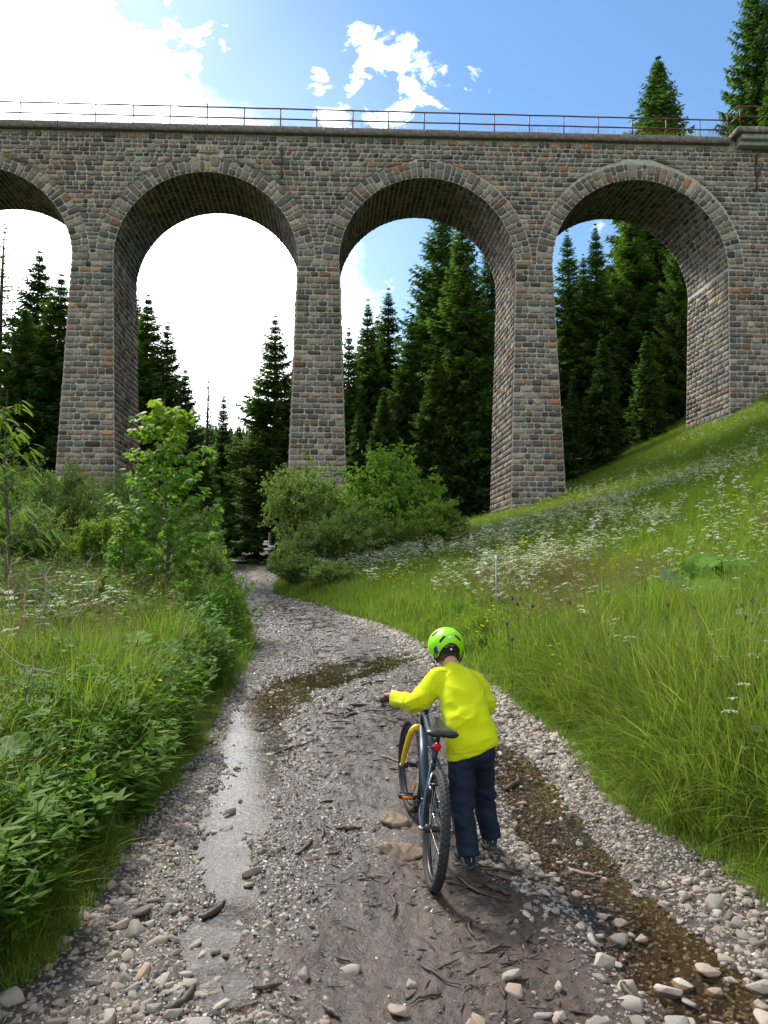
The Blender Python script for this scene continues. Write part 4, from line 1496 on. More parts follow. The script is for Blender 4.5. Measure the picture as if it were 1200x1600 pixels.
def blades(r, n, hmin, hmax, rad, w, lean=.35, seg=4, dry=.06, curl=.5, cval=.5):
    az = r.uniform(0, 2 * PI, n); rr = rad * np.sqrt(r.uniform(0, 1, n)); ba = r.uniform(0, 2 * PI, n)
    P0 = np.stack([rr * np.cos(ba), rr * np.sin(ba), np.full(n, -.03)], 1)
    L = r.uniform(hmin, hmax, n); ln = r.uniform(.3, 1, n) * lean; cu = r.uniform(.2, 1, n) * curl
    t = np.linspace(0, 1, seg + 1)
    d = np.stack([np.cos(az), np.sin(az), 0 * az], 1); s = np.stack([-np.sin(az), np.cos(az), 0 * az], 1)
    hor = L[:, None] * (ln[:, None] * t + cu[:, None] * t ** 2.4 * .9); ver = L[:, None] * (t - cu[:, None] * .55 * t ** 3)
    C = P0[:, None] + d[:, None] * hor[..., None]; C[..., 2] += ver
    wd = w * r.uniform(.6, 1.3, n)[:, None] * (1 - t ** 1.7 * .93) * .5
    A = C - s[:, None] * wd[..., None]; B = C + s[:, None] * wd[..., None]
    V = np.stack([A, B], 2).reshape(-1, 3)
    k = (seg + 1) * 2; b0 = (np.arange(n) * k)[:, None]; j = np.arange(seg)[None] * 2
    Q = np.stack([b0 + j, b0 + j + 1, b0 + j + 3, b0 + j + 2], -1).reshape(-1, 4)
    v = np.clip(r.normal(cval, .32, n), 0, 1); dr = np.where(r.random(n) < dry * 1.8, r.uniform(.4, 1, n), r.uniform(0, .2, n))
    c = np.stack([np.repeat(v, k), np.repeat(dr, k), np.zeros(n * k)], 1)
    return V, Q, c


def clump(seed, n, hmin, hmax, rad, w, **kw):
    r = np.random.default_rng(seed); V, Q, c = blades(r, n, hmin, hmax, rad, w, **kw)
    return mesh('grass_clump', V, [Q], M_GRASS, cols=c)


def herb(seed, h=.35, nst=9, lf=.05, w=.014):
    """leafy weeds: upright stems with narrow pointed leaves"""
    r = np.random.default_rng(seed); C, A, B, Cl = [], [], [], []; mb = MB()
    for s in range(nst):
        P = grow(r, (r.uniform(-.1, .1), r.uniform(-.1, .1), -.02), (r.normal(0, .25), r.normal(0, .25), 1), h * r.uniform(.6, 1.1), 6, .1)
        mb.tube(P, .0022, 3, caps=False, c=(.4, .1, 0))
        m = 22; tt = r.uniform(.15, 1, m) * 6; ii = np.clip(tt.astype(int), 0, 5); ff = (tt - ii)[:, None]; p = P[ii] * (1 - ff) + P[ii + 1] * ff
        az = r.uniform(0, 6.28, m); d = unit(np.stack([np.cos(az), np.sin(az), r.uniform(-.2, .6, m)], 1)); ln = lf * r.uniform(.6, 1.3, m)[:, None]
        sd_ = unit(np.cross(d, np.array([0, 0, 1.0]))); C.append(p + d * ln * .5); A.append(d * ln * .55); B.append(sd_ * ln * (w / lf))
        v = np.clip(r.normal(.5, .22, m), 0, 1); Cl.append(np.stack([v, np.clip(r.normal(.1, .12, m), 0, 1), v * 0], 1))
    V, Q = quads_from(np.concatenate(C), np.concatenate(A), np.concatenate(B))
    mb.add(V, Q, c=np.repeat(np.concatenate(Cl), 4, 0))
    return mb.mesh('herb', M_HERB, smooth=False)


def multi(mb, mats, fm, name):
    me = mb.mesh(name, mats, smooth=False); me.polygons.foreach_set('material_index', np.array(fm, np.int32)); return me


def umbel(seed, h=.75, heads=5, sz=.035, big=1.0):
    """white umbel flower: branching stem, flat heads made of small florets"""
    r = np.random.default_rng(seed); st = MB(); fl = MB()
    P = grow(r, (0, 0, -.03), (r.normal(0, .1), r.normal(0, .1), 1), h * .8, 7, .06); st.tube(P, .0028 * big, 4, caps=False, c=(.5, .1, 0))
    for k in range(heads):
        i = 7 if k == 0 else r.integers(4, 8); d = unit((r.normal(0, .45), r.normal(0, .45), 1.0)); Q_ = grow(r, P[i], d, h * r.uniform(.16, .3), 4, .06)
        st.tube(Q_, .0018 * big, 3, caps=False, c=(.5, .1, 0)); c0 = Q_[-1]
        R = sz * r.uniform(.7, 1.2) * big; m = 20
        a = r.uniform(0, 6.28, m); q = R * np.sqrt(r.uniform(0, 1, m)); cc_ = c0 + np.stack([q * np.cos(a), q * np.sin(a), .35 * (R - q) * .5 + r.normal(0, .002, m)], 1)
        s = R * .20; V = (cc_[:, None] + np.array([(s, 0, 0), (0, s, 0), (-s, 0, 0), (0, -s, 0)])[None] + r.normal(0, s * .25, (m, 4, 3))).reshape(-1, 3)
        fl.add(V, np.arange(len(V)).reshape(-1, 4), c=(r.uniform(.3, 1), 0, 0))
    for k in range(10):
        i = r.integers(0, 6); d = unit(r.normal(0, 1, 3) * (1, 1, .3) + (0, 0, .4)); c = P[i] + d * .07; V, Q = quads_from(c[None], (d * .07)[None], (unit(np.cross(d, (0, 0, 1.0))) * .018)[None]); st.add(V, Q, c=(.5, .1, 0))
    ns = sum(len(q) for q in st.Q); nf_ = sum(len(q) for q in fl.Q); V0 = st.n
    for V_, Q_, C_ in zip(fl.V, fl.Q, fl.C): st.V.append(V_); st.Q.append(Q_ + V0); st.C.append(C_)
    st.n += fl.n; return multi(st, [M_GRASS, M_WHITE], [0] * ns + [1] * nf_, 'umbel')


def dotflower(seed, h, mat, sz, heads=3, name='flower'):
    r = np.random.default_rng(seed); st = MB(); fl = []
    for k in range(heads):
        P = grow(r, (r.uniform(-.04, .04), r.uniform(-.04, .04), -.02), (r.normal(0, .25), r.normal(0, .25), 1), h * r.uniform(.75, 1.1), 5, .1); st.tube(P, .0014, 3, caps=False, c=(.5, .2, 0))
        a = np.arange(5) * 1.2566
        for q in range(5):
            d = np.array([math.cos(a[q]), math.sin(a[q]), .35]); s = np.array([-d[1], d[0], 0])
            fl.append(np.array([P[-1], P[-1] + d * sz * .6 + s * sz * .4, P[-1] + d * sz, P[-1] + d * sz * .6 - s * sz * .4]))
    ns = sum(len(q) for q in st.Q); V = np.concatenate(fl); st.add(V, np.arange(len(V)).reshape(-1, 4), c=(r.uniform(.2, .9), 0, 0))
    return multi(st, [M_GRASS, mat], [0] * ns + [1] * len(fl), name)


def seedgrass(seed, h=.8, n=6, red=.3):
    r = np.random.default_rng(seed); mb = MB(); C, A, B = [], [], []
    for k in range(n):
        P = grow(r, (r.uniform(-.08, .08), r.uniform(-.08, .08), -.02), (r.normal(0, .18), r.normal(0, .18), 1), h * r.uniform(.7, 1.1), 8, .07); mb.tube(P, .0013, 3, caps=False, c=(.5, red * .4, 0))
        m = 26; tt = r.uniform(5.8, 8, m); ii = np.clip(tt.astype(int), 0, 7); ff = (tt - ii)[:, None]; p = P[ii] * (1 - ff) + P[ii + 1] * ff; d = unit(r.normal(0, 1, (m, 3)) + (0, 0, .8)); q = .012
        C.append(p + d * q); A.append(d * q); B.append(unit(np.cross(d, (0, 0, 1.0))) * q * .3)
    V, Q = quads_from(np.concatenate(C), np.concatenate(A), np.concatenate(B)); mb.add(V, Q, c=np.repeat(np.stack([r.uniform(0, 1, len(Q)), np.full(len(Q), red), np.zeros(len(Q))], 1), 4, 0))
    return mb.mesh('seed_grass', M_DRYG, smooth=False)


def visible(x, y, m=1.12):
    return (np.abs(x) < y * .5 * m + .5) & (y > 1.2)


def sample(n, y0, y1, seed, side=0, fn=None, m=1.15):
    """random points on the meadow (side -1 left, 1 right, 0 both)"""
    r = np.random.default_rng(seed); out = []
    while sum(map(len, out)) < n:
        k = max(n, 2000); y = y0 + (y1 - y0) * r.random(k)
        x = (r.random(k) * 2 - 1) * (y * .5 * m + .6)
        keep = r.random(k) < (y * .5 + .6) / (y1 * .5 + .6)
        L = ledge(y) + wob(y, 2); R = redge(y) + wob(y, 1)
        e = np.maximum(L - x, x - R)
        ok = keep & (e > -.04)
        if side: ok &= ((x > R - .1) if side > 0 else (x < L + .1))
        # keep the piers clear
        u = x * UX + (y - YV) * UY; w = -x * UY + (y - YV) * UX
        for a0, a1 in PIERS: ok &= ~((u > a0 - .35) & (u < a1 + .35) & (w > -.2) & (w < DEPTH + .2))
        if fn is not None: ok &= r.random(k) < fn(x, y, e)
        out.append(np.stack([x[ok], y[ok], e[ok]], 1))
    o = np.concatenate(out)[:n]; return o


GR = [clump(10 + k, 46, .22, .5, .13, .0085, lean=.45) for k in range(3)] + [clump(20 + k, 40, .4, .8, .14, .0095, lean=.3, dry=.10) for k in range(3)] + [clump(30 + k, 40, .08, .22, .12, .008, lean=.6) for k in range(2)]
GR += [clump(35 + k, 34, .30, .62, .07, .010, lean=.75, curl=1.1, seg=6, dry=.05) for k in range(3)]
GF = [clump(40 + k, 42, .3, .62, .34, .02, lean=.35, seg=3, dry=.07, cval=.62) for k in range(4)]


def lay(name, meshes, P, s0, s1, seed, idx=None, tilt=.2, sc=None):
    r = np.random.default_rng(seed); n = len(P); z = H(P[:, 0], P[:, 1])
    inpath = sm(.3, .0, P[:, 2]) * .0
    s = r.uniform(s0, s1, n) if sc is None else sc
    return scatter(name, meshes, np.column_stack([P[:, :2], z - inpath]), np.column_stack([r.normal(0, tilt, n), r.normal(0, tilt, n), r.uniform(0, 6.28, n)]), s, r.integers(0, len(meshes), n) if idx is None else idx)


# near turf
P1 = sample(16000, 1.2, 9.5, 101)
r_ = np.random.default_rng(1); e = P1[:, 2]; n = len(P1)
tall = np.clip(sm(.15, .9, e) + .35 * fbm(P1[:, 0] * 1.2, P1[:, 1] * 1.2, 3), 0, 1)
idx = np.where((r_.random(n) < np.where(P1[:, 0] > 0, .09, .025)) & (e > .03) & (e < 2.2), 8 + r_.integers(0, 3, n), -1)
idx0 = np.where(e < .10, 6 + r_.integers(0, 2, n), np.where(r_.random(n) < tall, np.where(r_.random(n) < .5, 3, 0) + r_.integers(0, 3, n), np.where(r_.random(n) < .5, r_.integers(0, 3, n), 6 + r_.integers(0, 2, n))))
idx = np.where(idx < 0, idx0, idx)
lay('grass', GR, P1, .6, 1.15, 5, idx=idx, sc=(.55 + .55 * sm(0, .6, e)) * r_.uniform(.7, 1.25, n) * (1 + .5 * fbm(P1[:, 0] * 1.5, P1[:, 1] * 1.5, 44)) * np.where(P1[:, 0] < 0, .84, 1))
P2 = sample(17000, 8.5, 26, 102)
lay('grass', GF, P2, .65, 1.15, 6, sc=(.5 + .5 * sm(0, 1, P2[:, 2])) * np.random.default_rng(2).uniform(.6, 1.1, len(P2)) * (1 - .3 * sm(14, 26, P2[:, 1])))
P3 = sample(15000, 24, 47, 103)
lay('grass', GF, P3, .9, 1.6, 7, sc=(.6 + .4 * sm(0, 1, P3[:, 2])) * np.random.default_rng(3).uniform(.55, .95, len(P3)))
# leafy weeds, mostly left of the path
HB = [herb(50 + k, .38, 10, .06, .016) for k in range(3)] + [herb(55, .34, 6, .11, .024)] + [herb(60 + k, .6, 8, .075, .012) for k in range(2)]
P = sample(3800, 1.2, 10, 104, -1, lambda x, y, e: sm(.05, .4, e) * np.clip(.45 + 1.2 * fbm(x, y, 4), 0, 1))
lay('weeds', HB, P, .7, 1.25, 8)
P = sample(1900, 1.8, 14, 105, 1, lambda x, y, e: sm(.1, .8, e) * np.clip(.25 + fbm(x * .8, y * .8, 6) * 1.5, 0, 1))
lay('weeds', HB, P, .6, 1.1, 9)
P = sample(2500, 9, 26, 125, -1, lambda x, y, e: sm(.05, .5, e))
lay('weeds', HB, P, 1.0, 1.9, 10)
# white umbels: dense band on the slope, scattered elsewhere
UM = [umbel(70 + k, .7, 7, .034, 1.15) for k in range(4)]


def band(x, y, e):
    d = x - redge(y)
    return np.clip(.06 + (1.0 * np.exp(-((y - 18) / 4.5) ** 2) + .35) * sm(-.10, .30, fbm(x * .35 + 3, y * .25, 7, o=4)) * sm(1.0, 4, d) + .5 * np.exp(-((y - 24) / 2.5) ** 2) * sm(.5, 1.5, d) * (d < 5), 0, 1) * sm(.5, 1.5, d) * sm(5, 9, y) * (1 - .75 * sm(24, 33, y))


P = sample(2500, 6, 37, 106, 1, band)
lay('white_flowers', UM, P, .8, 1.25, 11, sc=np.random.default_rng(4).uniform(.85, 1.25, len(P)) * (1 - .15 * sm(12, 30, P[:, 1])))
P = sample(70, 5.5, 15, 107, -1, lambda x, y, e: sm(.8, 2, e) * np.clip(fbm(x * .8, y * .8, 8) * 2 + .2, 0, 1))
lay('white_flowers', UM, P, .9, 1.4, 12)
P = sample(130, 3.2, 9, 117, 1, lambda x, y, e: sm(.9, 2, e) * np.clip(fbm(x * .8, y * .8, 18) * 2 + .2, 0, 1))
lay('white_flowers', [umbel(80 + k, .62, 4, .03) for k in range(3)], P, .9, 1.2, 13)
YF = [dotflower(90 + k, .45, M_YEL, .019, 4) for k in range(3)]
P = sample(900, 2.2, 13, 108, 0, lambda x, y, e: sm(.15, .7, e) * np.clip(fbm(x * 1.1, y * 1.1, 11) * 2.4, 0, 1))
lay('yellow_flowers', YF, P, .8, 1.3, 14)
P = sample(260, 12, 28, 118, 0, lambda x, y, e: sm(.15, .7, e) * np.clip(fbm(x * .5, y * .5, 11) * 2.4, 0, 1))
lay('yellow_flowers', YF, P, 1.5, 2.2, 15)
P = sample(60, 6, 10, 109, -1, lambda x, y, e: sm(.8, 1.4, e))
lay('violet_flowers', [dotflower(95, .55, M_BLUE, .016, 3)], P, .9, 1.2, 16)
SG = [seedgrass(100 + k, .85, 7, [.02, .1, .5][k % 3]) for k in range(5)]
P = sample(800, 2.2, 16, 110, 0, lambda x, y, e: sm(.4, 1.2, e) * np.clip(.3 + fbm(x * .6, y * .6, 12) * 1.6, 0, 1))
lay('seed_grass', SG, P, .75, 1.15, 17)
P = sample(1100, 10, 22, 120, -1, lambda x, y, e: sm(.8, 2, e))
lay('seed_grass', SG, P, .8, 1.2, 18)
# grass on the deck of the viaduct
r_ = np.random.default_rng(9); n = 700; u_ = r_.uniform(-22, 24, n); w_ = r_.uniform(.35, 1.6, n); dens = np.clip(.35 + fbm(u_ * .4, 0 * u_, 2) * 2, 0, 1) > r_.random(n)
u_, w_ = u_[dens], w_[dens]; P = uw(u_, w_, deck(u_)); n = len(P)
o = scatter('deck_grass', GF[:2] + SG[:3], P, np.column_stack([np.zeros((n, 2)), r_.uniform(0, 6, n)]), r_.uniform(.5, 1.35, n), r_.integers(0, 5, n))
r_ = np.random.default_rng(10)
mb = MB(); mb.box(0, 0, 0, END - LEFT, DEPTH - .7, .25)
o = obj('ballast', mb.mesh('ballast', M_GROUND, cols=False), via, loc=offs(uw((END + LEFT) / 2, DEPTH / 2, deck((END + LEFT) / 2) - .03))); o.rotation_euler = (0, -0.0162, AL)

# ------------------------------------------------------------------ large-leaved butterbur
M_BUR = leaf_mat('butterbur_leaf', (0.085, 0.190, 0.018), (0.150, 0.290, 0.035), .35, .7, c3=(0.26, 0.36, 0.06))
M_BURP = leaf_mat('butterbur_leaf_pale', (0.15, 0.24, 0.11), (0.20, 0.30, 0.14), .3, .6)


def above(px, py, h):
    """point under a pixel that stands h above the meadow"""
    d = ray(px, py); t = np.linspace(1.2, 60, 6000); P = d[None] * t[:, None] + (0, 0, CAMZ)
    f = P[:, 2] - H(P[:, 0], P[:, 1]) - h; k = np.argmax(f < 0); return P[k]


def bur_leaf(r, R, mat, tilt, az, h):
    """round, wavy-edged leaf on a stalk"""
    n = 22; rings = 5; th = np.linspace(0.12, 2 * PI - .12, n); V = [(0, 0, 0)]
    for k in range(1, rings + 1):
        f = k / rings
        rad = R * f * (1 + .06 * np.sin(th * 9 + r.uniform(0, 6)) * f + .10 * np.cos(th - PI)) 
        zz = R * (.28 * f ** 1.5 - .10 * f + .05 * np.sin(th * 3 + r.uniform(0, 6)) * f * f - .10 * f ** 3)
        V += list(np.stack([rad * np.cos(th), rad * np.sin(th), zz + .012 * np.cos(th * 7) * f], 1))
    V = np.array(V); Q = []; T_ = []
    for j in range(n - 1):
        T_.append((0, 1 + j, 2 + j))
        for k in range(rings - 1):
            a = 1 + k * n + j; Q.append((a, a + n, a + n + 1, a + 1))
    Rm = Matrix.Rotation(az, 3, 'Z') @ Matrix.Rotation(tilt, 3, 'Y')
    V = V @ np.array(Rm).T + (0, 0, h)
    v = r.uniform(.2, .8)
    return V, Q, T_, (v, r.uniform(0, .35), 0)


def butterbur(px, py, h0, rpx, nl, label, pale=False, side=1, spread=1.0):
    r = np.random.default_rng(int(px * 7 + py)); p = above(px, py, h0); R = rpx / 1200 * p[1] * .92; zg = float(H(p[0], p[1])); h = max(p[2] - zg, .12)
    e = empty('butterbur_plant', (p[0], p[1], zg), label, 'butterbur')
    for k in range(nl):
        mb = MB(); dx = np.array([r.normal(0, R * .9), r.normal(0, R * .9)]) * spread if k else np.zeros(2)
        hh_ = h * (1 if k == 0 else r.uniform(.6, 1.05)); rk = R * (1 if k == 0 else r.uniform(.6, 1.05))
        V, Q, T_, c = bur_leaf(r, rk, None, r.uniform(.35, .75), -PI / 2 + r.uniform(-.7, .7) , hh_)
        mb.add(V, Q, T_, c); o = obj('leaf', mb.mesh('leaf', M_BURP if pale and k == 0 else M_BUR), e); o.location = (dx[0], dx[1], 0)
        st = MB(); st.tube([(dx[0] * .3, dx[1] * .3, -.03), (dx[0] * .6, dx[1] * .6, hh_ * .6), (dx[0], dx[1], hh_)], [.007, .005, .004], 6); obj('stalk', st.mesh('stalk', M_BUR), e)
    return e


butterbur(72, 1262, .30, 24, 1, 'single pale butterbur leaf low in the grass near the path at bottom left', True)
butterbur(215, 998, .62, 23, 2, 'round butterbur leaf in the middle of the left meadow', False, spread=.5)
butterbur(268, 1012, .55, 18, 2, 'smaller butterbur leaf just right of the round one in the left meadow')
butterbur(85, 1085, .5, 26, 2, 'dark butterbur leaf under the drooping weeds at left')
butterbur(138, 1095, .45, 20, 1, 'half-hidden butterbur leaf beside the dark one at left')
butterbur(15, 1170, .45, 34, 2, 'large pale butterbur leaf cut by the left margin', True)
butterbur(240, 1075, .4, 17, 2, 'butterbur leaf near the left path edge halfway up the meadow')
for k, (px, py, Y, R, nl, lb) in enumerate([(1100, 885, .8, 30, 6, 'dark clump of large butterbur leaves on the slope'), (1150, 880, .8, 28, 5, 'upper butterbur clump right of the darkest one on the slope'), (1110, 920, .7, 26, 5, 'lower bright butterbur clump on the slope'),
                                          (1190, 900, .75, 26, 5, 'butterbur clump at the right margin of the slope'), (1050, 905, .7, 22, 3, 'pale butterbur leaves at the left end of the slope cluster'), (1185, 950, .45, 20, 3, 'butterbur leaves below the right margin clump')]):
    butterbur(px, py, Y, R, nl, lb, k == 4)


# ------------------------------------------------------------------ thistles
def thistle(px, py, Y, heads, label):
    r = np.random.default_rng(int(px + py)); p = above(px, py, .85); Y = p[1]; zg = float(H(p[0], p[1])); h = max(p[2] - zg, .3)
    e = empty('thistle', (p[0], p[1], zg), label, 'thistle', 'dark purple thistles on the slope'); st = MB()
    for k in range(heads):
        P = grow(r, (0, 0, -.03), (r.normal(0, .10), r.normal(0, .10), 1), h * (1 if k == 0 else r.uniform(.8, .97)), 7, .05); st.tube(P, .004, 5, caps=False, c=(.4, .1, 0))
        hd = MB(); R = .021 * (Y / 8) ** .8; m = 60
        d = unit(r.normal(0, 1, (m, 3)) + (0, 0, .6)); V, Q = quads_from(P[-1] + d * R * .55, d * R * .7, unit(np.cross(d, r.normal(0, 1, (m, 3)))) * R * .16)
        hd.add(V, Q, c=np.repeat(np.stack([r.uniform(0, 1, m), np.zeros(m), np.zeros(m)], 1), 4, 0)); hd.tube([P[-1] - (0, 0, R), P[-1], P[-1] + (0, 0, R * .4)], [R * .4, R * .6, R * .3], 7, c=(.1, 0, 0))
        obj('flower_head', hd.mesh('flower_head', M_PURP, smooth=False), e)
        for q in range(6):
            i = r.integers(1, 6); d_ = unit(r.normal(0, 1, 3) * (1, 1, .3) + (0, 0, .3)); V, Q = quads_from((P[i] + d_ * .07)[None], (d_ * .08)[None], (unit(np.cross(d_, (0, 0, 1.0))) * .014)[None]); st.add(V, Q, c=(.5, .05, 0))
    obj('stem', st.mesh('stem', M_HERB, smooth=False), e)


for px, py, Y, hd, lb in [(968, 912, 8.6, 5, 'many-headed purple thistle, the leftmost large one on the slope'), (890, 930, 9, 2, 'pair of small thistle heads left of the many-headed one'), (1044, 940, 8.3, 1, 'single dark thistle head below the butterbur cluster'),
                          (1068, 942, 8.4, 1, 'single thistle head just right of the one below the butterbur cluster'), (1100, 955, 8.0, 3, 'three-headed dark thistle under the bright butterbur clump'), (1136, 955, 7.8, 2, 'violet thistle with pale stems in the right part of the slope'),
                          (1168, 968, 7.6, 2, 'violet thistle nearest the right margin'), (1170, 930, 8.2, 2, 'dark thistle beside the butterbur at the right margin'), (818, 930, 10.5, 3, 'small dark thistles low on the slope above the helmet'), (800, 970, 8.6, 2, 'dark thistle heads in the grass close above the helmet'),
                          (1092, 975, 7.6, 2, 'lowest dark thistle of the group below the butterbur')]:
    thistle(px, py, Y, hd, lb)
# larger white umbels that stand out singly
for px, py, Y, lb in [(1098, 1002, 5.6, 'white flower umbel highest of the near cluster at right'), (1120, 1022, 5.4, 'broad white flower umbel in the near grass at right'), (1176, 1022, 5.3, 'white flower umbel near the right margin above the tall grass'), (1155, 1075, 4.7, 'small white flower umbel in front of the tall grass at right'),
                      (100, 918, 8.0, 'white flower umbel with fluffy head in the left meadow'), (55, 912, 7.6, 'white flower umbel beside the leafless shrub'), (300, 868, 12.5, 'white flower umbels under the maple sapling'), (270, 908, 10.8, 'white umbel plant by the left path edge below the maple sapling'), (585, 888, 20, 'white umbels at the foot of the broad bush by the path')]:
    p = above(px, py, .72); Y = p[1]; zg = float(H(p[0], p[1])); h = p[2] - zg
    o = obj('umbel_flower', umbel(int(px), .7, 7, .036 * max(1, Y / 9), 1.2), loc=(p[0], p[1], zg)); o.scale = (max(h / .7, .5),) * 3; tag(o, lb, 'wildflower')
# ================================================================== stones, gravel, sticks
LS = Mat('limestone', 0.75, 0.35)
a = LS.attr('tint'); c = LS.coord(); oi = LS.n('ObjectInfo').outputs['Random']
nf = LS.noise(c, 14, 6, .65); nf2 = LS.noise(c, 55, 4, .6)
pal = LS.ramp(oi, [(0.0, (.42, .36, .30)), (.18, (.60, .54, .47)), (.36, (.30, .26, .22)), (.5, (.66, .61, .54)), (.64, (.52, .39, .29)), (.78, (.44, .40, .35)), (.90, (.60, .45, .33)), (1.0, (.24, .20, .165))])
LS.color(LS.mixc(LS.rng(nf2, .54, .72, 0, .5), LS.mixc(1.0, pal, LS.ramp(nf, [(.3, (.62, .58, .54)), (.55, (1, 1, 1)), (.75, (1.2, 1.18, 1.15))]), 'MULTIPLY'), (.10, .078, .062)))
LS.bump(LS.math('ADD', nf, LS.math('MULTIPLY', nf2, .5)), .7, .01)
LS.l(LS.rng(nf, .35, .65, .42, .8), LS.b.inputs['Roughness'])
M_LIME = LS.m
GT = Mat('wet_grit', 0.35, 0.5)
c = GT.coord(); oi = GT.n('ObjectInfo').outputs['Random']; nf = GT.noise(c, 20, 4)
GT.color(GT.mixc(1.0, GT.ramp(oi, [(0.0, (.10, .082, .066)), (.22, (.24, .21, .18)), (.42, (.065, .052, .042)), (.58, (.36, .325, .28)), (.7, (.15, .115, .085)), (.86, (.48, .44, .385)), (1.0, (.045, .038, .033))]), GT.ramp(nf, [(.3, (.6, .6, .6)), (.7, (1.2, 1.2, 1.2))]), 'MULTIPLY'))
M_GRIT = GT.m
M_STICK = plain('wet_wood', (0.055, 0.038, 0.029), .6, var=.5, scale=30, bump=.7)
M_STICKP = plain('bare_pinkish_wood', (0.24, 0.155, 0.115), .7, var=.3, scale=30, bump=.5)
M_TAN = Mat('tan_limestone', .8, .3)
nf = M_TAN.noise(M_TAN.coord(scale=(1, 1, 1)), 12, 6, .7, .8); M_TAN.color(M_TAN.ramp(nf, [(.35, (.10, .075, .055)), (.5, (.30, .22, .15)), (.65, (.45, .36, .27))])); M_TAN.bump(nf, .9, .03); M_TAN = M_TAN.m


def ico(sub=2):
    import bmesh
    bm = bmesh.new(); bmesh.ops.create_icosphere(bm, subdivisions=sub, radius=1.0)
    V = np.array([v.co[:] for v in bm.verts]); T_ = np.array([[v.index for v in f.verts] for f in bm.faces]); bm.free(); return V, T_


IV, IT = ico(2); IV3, IT3 = ico(3)


def rock(seed, fl=.6, ang=.22, hi=False):
    """angular broken stone: hull of a few random points, edges slightly worn"""
    r = np.random.default_rng(seed)
    if hi:
        V = IV3.copy()
        for k in range(11):
            n = unit(r.normal(0, 1, 3)); d = r.uniform(.45, .78); q = V @ n; V = V - n[None] * np.maximum(q - d, 0)[:, None]
        V = V * (1 + .2 * fbm(V[:, 0] * 2 + seed, V[:, 1] * 2, V[:, 2] * 2, o=3))[:, None]; V *= np.array([1.0, .8, fl]); return V / np.abs(V[:, 0]).max(), IT3
    import bmesh
    bm = bmesh.new(); pts = unit(r.normal(0, 1, (r.integers(11, 17), 3))) * r.uniform(.78, 1.0, (1, 1)); pts = pts * r.uniform(.72, 1.05, (len(pts), 1))
    pts = pts * np.array([1.0, r.uniform(.6, .9), r.uniform(fl * .75, fl * 1.15)])
    for p in pts: bm.verts.new(p)
    bmesh.ops.convex_hull(bm, input=bm.verts)
    bmesh.ops.delete(bm, geom=[v for v in bm.verts if not v.link_faces], context='VERTS')
    bmesh.ops.bevel(bm, geom=list(bm.edges), offset=.045, segments=1, affect='EDGES', clamp_overlap=True)
    bmesh.ops.triangulate(bm, faces=bm.faces); bm.verts.index_update()
    V = np.array([v.co[:] for v in bm.verts]); T_ = np.array([[v.index for v in f.verts] for f in bm.faces]); bm.free()
    return V / np.abs(V[:, 0]).max(), T_


def rock_me(seed, name='pebble', hi=False, mat=None, fl=.6):
    V, T_ = rock(seed, fl=fl, hi=hi); me = mesh(name, V, [T_], mat or M_LIME, cols=np.tile((.5, .5, .5), (len(V), 1)), smooth=False); return me


PEB = [rock_me(k) for k in range(14)]
GRI = [rock_me(40 + k, mat=M_GRIT) for k in range(12)]


def path_pts(n, y0, y1, seed, fn):
    r = np.random.default_rng(seed); out = []
    while sum(map(len, out)) < n:
        k = 4000; y = y0 + (y1 - y0) * r.random(k); s = r.uniform(-.06, 1.06, k); L = ledge(y) + wob(y, 2); R = redge(y) + wob(y, 1); x = L + s * (R - L)
        ok = (r.random(k) < fn(x, y)) & (np.abs(x) < y * .5 + .35)
        out.append(np.stack([x[ok], y[ok]], 1))
    return np.concatenate(out)[:n]


def gdens(x, y): return gravelly(x, y) ** 1.6 + .015


def lay_gravel(P, s, seed, sink=.25, name='gravel', kinds=None):
    kinds = kinds or PEB
    r = np.random.default_rng(seed); n = len(P); z = PH(P[:, 0], P[:, 1]); scv = np.stack([s, s, s], 1)
    scatter(name, kinds, np.column_stack([P, z + s * (.35 - sink * r.uniform(.6, 1.6, n))]), np.column_stack([r.normal(0, .35, n), r.normal(0, .35, n), r.uniform(0, 6.28, n)]), scv, r.integers(0, len(kinds), n))


r_ = np.random.default_rng(21)
P = path_pts(26000, 1.7, 6.5, 201, gdens); lay_gravel(P, np.exp(r_.normal(math.log(.0085), .42, len(P))).clip(.004, .022), 1, .5, kinds=GRI + PEB[:4])
P = path_pts(24000, 6.0, 16, 202, gdens); lay_gravel(P, np.exp(r_.normal(math.log(.013), .42, len(P))).clip(.006, .035), 2, .5, kinds=GRI + PEB[:5])
P = path_pts(6000, 14, 34, 203, gdens); lay_gravel(P, np.exp(r_.normal(math.log(.024), .42, len(P))).clip(.012, .06), 3, .5, kinds=GRI + PEB[:6])


def edge_right(x, y):
    L = ledge(y) + wob(y, 2); R = redge(y) + wob(y, 1); s = (x - L) / (R - L)
    near = np.exp(-((s - .93) / .10) ** 2) + .8 * np.exp(-((s - .70) / .07) ** 2) * sm(2.9, 3.6, y) * (1 - sm(4.6, 5.6, y)) + 1.0 * np.exp(-((s - .82) / .12) ** 2) * sm(3.2, 2.7, y) + 1.0 * np.exp(-((s - .60) / .10) ** 2) * sm(2.95, 2.6, y) + .5 * np.exp(-((s - .12) / .16) ** 2)
    near = near + .55 * np.exp(-((s - .25) / .2) ** 2) * sm(3.3, 2.6, y) + .35 * sm(2.9, 2.5, y)
    return np.clip(near * (.55 + 1.2 * fbm(x * 2.5, y * 2.5, 14, o=2)), 0, 1)


def right_only(x, y):
    L = ledge(y) + wob(y, 2); R = redge(y) + wob(y, 1); s = (x - L) / (R - L)
    return np.clip(np.exp(-((s - .93) / .085) ** 2) * 1.2, 0, 1)


